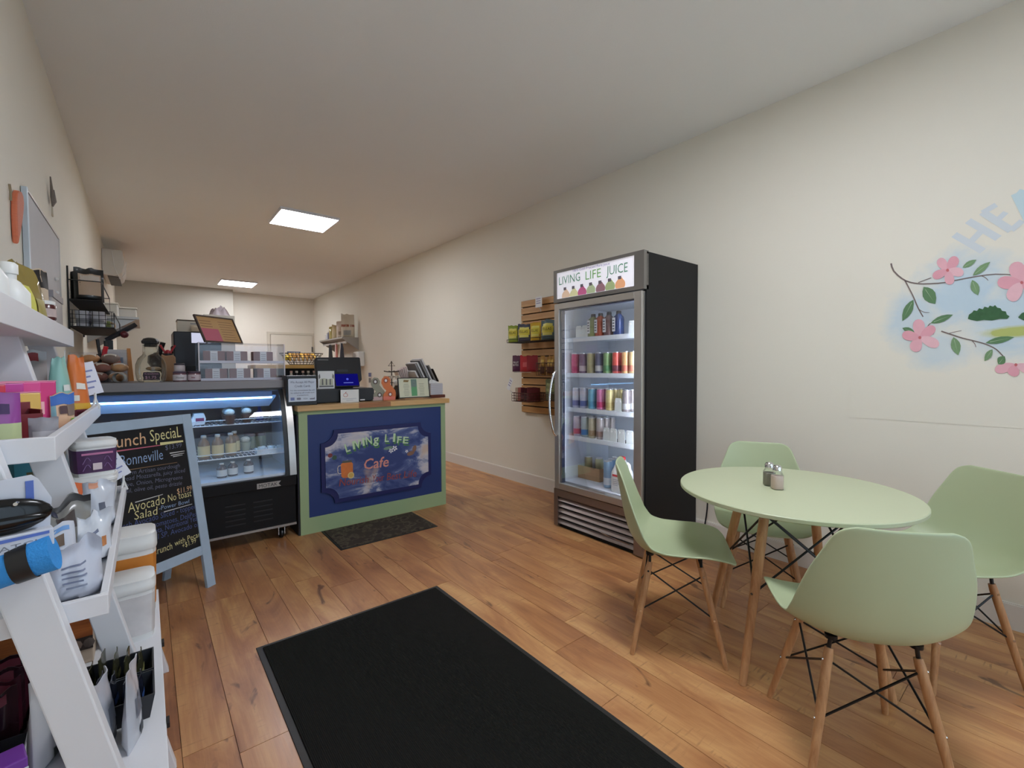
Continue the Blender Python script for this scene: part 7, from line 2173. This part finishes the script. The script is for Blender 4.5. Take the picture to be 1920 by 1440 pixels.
def wash(c_px, sx, sy, dens, inner=0.5):
    """feathered brushed rim around one patch of thin paint"""
    cx, cy = hit(*c_px, MM_)
    mp = k.n('Mapping', vector_type='TEXTURE')
    mp.inputs['Location'].default_value = (0, -cx, cy - 1.5)
    mp.inputs['Scale'].default_value = (1, sx, sy)
    k.l(k.tc.outputs['Object'], mp.inputs[0])
    ln = k.n('VectorMath', operation='LENGTH')
    k.l(mp.outputs[0], ln.inputs[0])
    d = k.math('ADD', ln.outputs['Value'], soft)
    return k.ramp(d, [(inner * 0.8, BW(dens)), (1.0, BW(0))])


aa = wash((1805, 545), 0.22, 0.24, 0.85)
for c_, sx, sy, dn in (((1712, 600), 0.15, 0.22, 0.7), ((1900, 590), 0.24, 0.27, 0.8), ((1760, 655), 0.16, 0.12, 0.6)):
    aa = k.math('MAXIMUM', aa, wash(c_, sx, sy, dn))
mead = wash((1908, 622), 0.15, 0.03, 1.0, 0.7)
aa = k.math('MAXIMUM', aa, mead)
paint = k.mix(mead, k.mix(nz, (176, 204, 224), (200, 218, 230)), (182, 190, 112))
k.l(k.mix(aa, (234, 228, 214), paint), k.p.inputs['Base Color'])
ux, uz = hit(1600, 330, MM_)
wo = MB().flat([(ux, uz), (ux, 0.95), (0.75, 0.95), (0.75, uz)], MM_, 0.0006)
wo.xf(Matrix.Translation((-XR, 0, -1.5)))
ow_ = obj('sky_wash', wo, wm, mural)
ow_.location = (0, -0.2, 0)
lt = mat('mural_letter_blue', (212, 218, 222), 0.75)
lt2 = mat('mural_letter_aqua', (200, 220, 226), 0.75)


def mur(pts, m, name, z):
    return obj(name, MB().flat([hit(x, y, MM_) for x, y in pts], MM_, z), m, mural, W=True)


_bz = [0.0012]


def bar(a, b_, w_, m=lt):
    _bz[0] += 0.00012
    z = _bz[0]
    (x0, y0), (x1, y1) = hit(*a, MM_), hit(*b_, MM_)
    d = Vector((x1 - x0, y1 - y0)).normalized() * w_
    n_ = Vector((-d.y, d.x))
    obj('letter_stroke', MB().flat([(x0 + n_.x, y0 + n_.y), (x0 - n_.x, y0 - n_.y), (x1 - n_.x, y1 - n_.y), (x1 + n_.x, y1 + n_.y)], MM_, z), m, mural, W=True)


# T (faint), H, E, A painted along an arc
bar((1789, 440), (1843, 471), 0.014)
bar((1815, 414), (1872, 447), 0.014)
bar((1818, 456), (1844, 429), 0.013)
bar((1842, 398), (1896, 432), 0.014)
bar((1842, 399), (1868, 384), 0.012)
bar((1868, 415), (1886, 398), 0.011)
bar((1896, 432), (1917, 414), 0.012)
bar((1906, 362), (1935, 420), 0.018, lt2)
bar((1906, 362), (1962, 376), 0.018, lt2)
twig = mat('twig_brown', (124, 108, 104), 0.75)


def twigs(pts, r0=1.6, r1=0.8):
    P2 = [catmull([(a, b_) for a, b_ in pts], i / 18) for i in range(19)]
    m = MB()
    L = [Vector(hit(*p, MM_)) for p in P2]
    left, right = [], []
    for i, p in enumerate(L):
        d = (L[min(i + 1, 18)] - L[max(i - 1, 0)]).normalized()
        n_ = Vector((-d.y, d.x)) * (r0 + (r1 - r0) * i / 18) * 0.0021
        left.append(p + n_)
        right.append(p - n_)
    for i in range(18):
        m.flat([left[i], right[i], right[i + 1], left[i + 1]], MM_, 0.0026)
    obj('twig', m, twig, mural, W=True, merge=True)


twigs([(1671, 494), (1675, 507), (1688, 520), (1702, 528), (1722, 532), (1745, 532), (1770, 530), (1800, 524), (1840, 517), (1870, 514), (1905, 516)], 1.8, 1.0)
twigs([(1697, 526), (1706, 543), (1713, 557), (1722, 578), (1731, 594)], 1.4, 1.0)
twigs([(1722, 530), (1735, 525), (1746, 521)], 1.0, 0.8)
twigs([(1840, 517), (1848, 521), (1853, 526)], 0.9, 0.5)
twigs([(1723, 580), (1732, 585), (1743, 586)], 0.8, 0.5)
twigs([(1765, 621), (1780, 626), (1805, 634), (1830, 640), (1850, 646), (1868, 655), (1881, 668)], 1.5, 1.0)
twigs([(1780, 625), (1792, 622), (1803, 620)], 0.8, 0.5)
twigs([(1823, 639), (1828, 645), (1830, 651)], 0.8, 0.5)
twigs([(1745, 606), (1741, 610), (1739, 614)], 1.0, 0.8)
pet = [mat('petal_a', (232, 176, 186), 0.75, var=0.06, vscale=30), mat('petal_b', (228, 164, 176), 0.75, var=0.06, vscale=30), mat('petal_c', (236, 188, 196), 0.75, var=0.06, vscale=30)]
core = mat('blossom_core', (206, 110, 112), 0.75)


def flower(cx, cy, petals, z0=0.003):
    for i, (ang, ln, wd_) in enumerate(petals):
        a = radians(ang)
        pts = []
        for j in range(16):
            q = 2 * pi * j / 16
            u, v = ln * 0.52 + ln * 0.50 * cos(q), wd_ * sin(q) * (1 + 0.25 * cos(q))
            pts.append((cx + u * cos(a) - v * sin(a), cy - (u * sin(a) + v * cos(a))))
        mur(pts, pet[i % 3], 'petal', z0 + 0.00025 * i)
    mur([(cx + 3 * cos(radians(q)), cy + 3 * sin(radians(q))) for q in range(0, 360, 40)], core, 'blossom_centre', z0 + 0.0016)


flower(1777, 507, [(128, 27, 9), (55, 30, 9.5), (-10, 30, 8.5), (-78, 27, 9), (-155, 30, 8)])
flower(1725, 633, [(95, 34, 11), (35, 34, 9), (-22, 38, 9.5), (-115, 28, 11), (170, 33, 9)])
flower(1916, 530, [(110, 40, 15), (180, 45, 12), (-125, 40, 13), (50, 42, 14), (-30, 40, 13)])
flower(1905, 684, [(195, 40, 9), (-110, 22, 11), (-20, 36, 9)], 0.003)
leafm = [mat('leaf_a', (96, 132, 92), 0.75, var=0.12, vscale=40), mat('leaf_b', (122, 154, 112), 0.75, var=0.12, vscale=40)]
vein = mat('leaf_vein', (170, 192, 160), 0.75)


def leaf(a, b_, w_, m=0):
    ax, ay = a
    bx, by = b_
    dx, dy = bx - ax, by - ay
    L = math.hypot(dx, dy)
    nx, ny = -dy / L, dx / L
    prof = [(0, 0.0), (0.15, 0.55), (0.35, 0.95), (0.55, 1.0), (0.78, 0.66), (1, 0.0)]
    pts = [(ax + dx * s + nx * w_ * h_, ay + dy * s + ny * w_ * h_) for s, h_ in prof] + [(ax + dx * s - nx * w_ * h_, ay + dy * s - ny * w_ * h_) for s, h_ in prof[-2:0:-1]]
    mur(pts, leafm[m], 'leaf', 0.0034)
    mur([(ax + dx * 0.15 + nx * 0.5, ay + dy * 0.15 + ny * 0.5), (ax + dx * 0.15 - nx * 0.5, ay + dy * 0.15 - ny * 0.5), (ax + dx * 0.85, ay + dy * 0.85)], vein, 'leaf_vein', 0.0038)


for a, b_, w_, m in (((1732, 538), (1754, 570), 12, 0), ((1713, 562), (1692, 602), 8, 0), ((1745, 606), (1787, 590), 6, 0), ((1715, 623), (1692, 615), 5, 0), ((1788, 632), (1797, 666), 9, 1), ((1848, 643), (1902, 632), 6, 0),
                     ((1861, 655), (1846, 677), 6, 1), ((1805, 502), (1831, 487), 5, 1), ((1824, 517), (1857, 491), 6, 1), ((1823, 525), (1834, 554), 8, 1), ((1872, 683), (1884, 668), 8, 0)):
    leaf(a, b_, w_, m)
bush = mat('bush_green', (62, 102, 66), 0.8, var=0.25, vscale=60)
bp_ = [(1815, 598), (1817, 590), (1823, 586), (1826, 582), (1832, 583), (1836, 578), (1843, 580), (1846, 575), (1853, 577), (1856, 573), (1862, 575), (1866, 572), (1870, 577), (1876, 578), (1879, 583), (1886, 584), (1888, 590), (1893, 593), (1889, 598), (1875, 598), (1860, 601), (1845, 600), (1832, 602), (1822, 600)]
mur(bp_, bush, 'painted_bush', 0.0030)
mur([(1909, 595), (1916, 587), (1930, 582), (1950, 584), (1952, 600), (1920, 601)], bush, 'painted_bush', 0.0030)
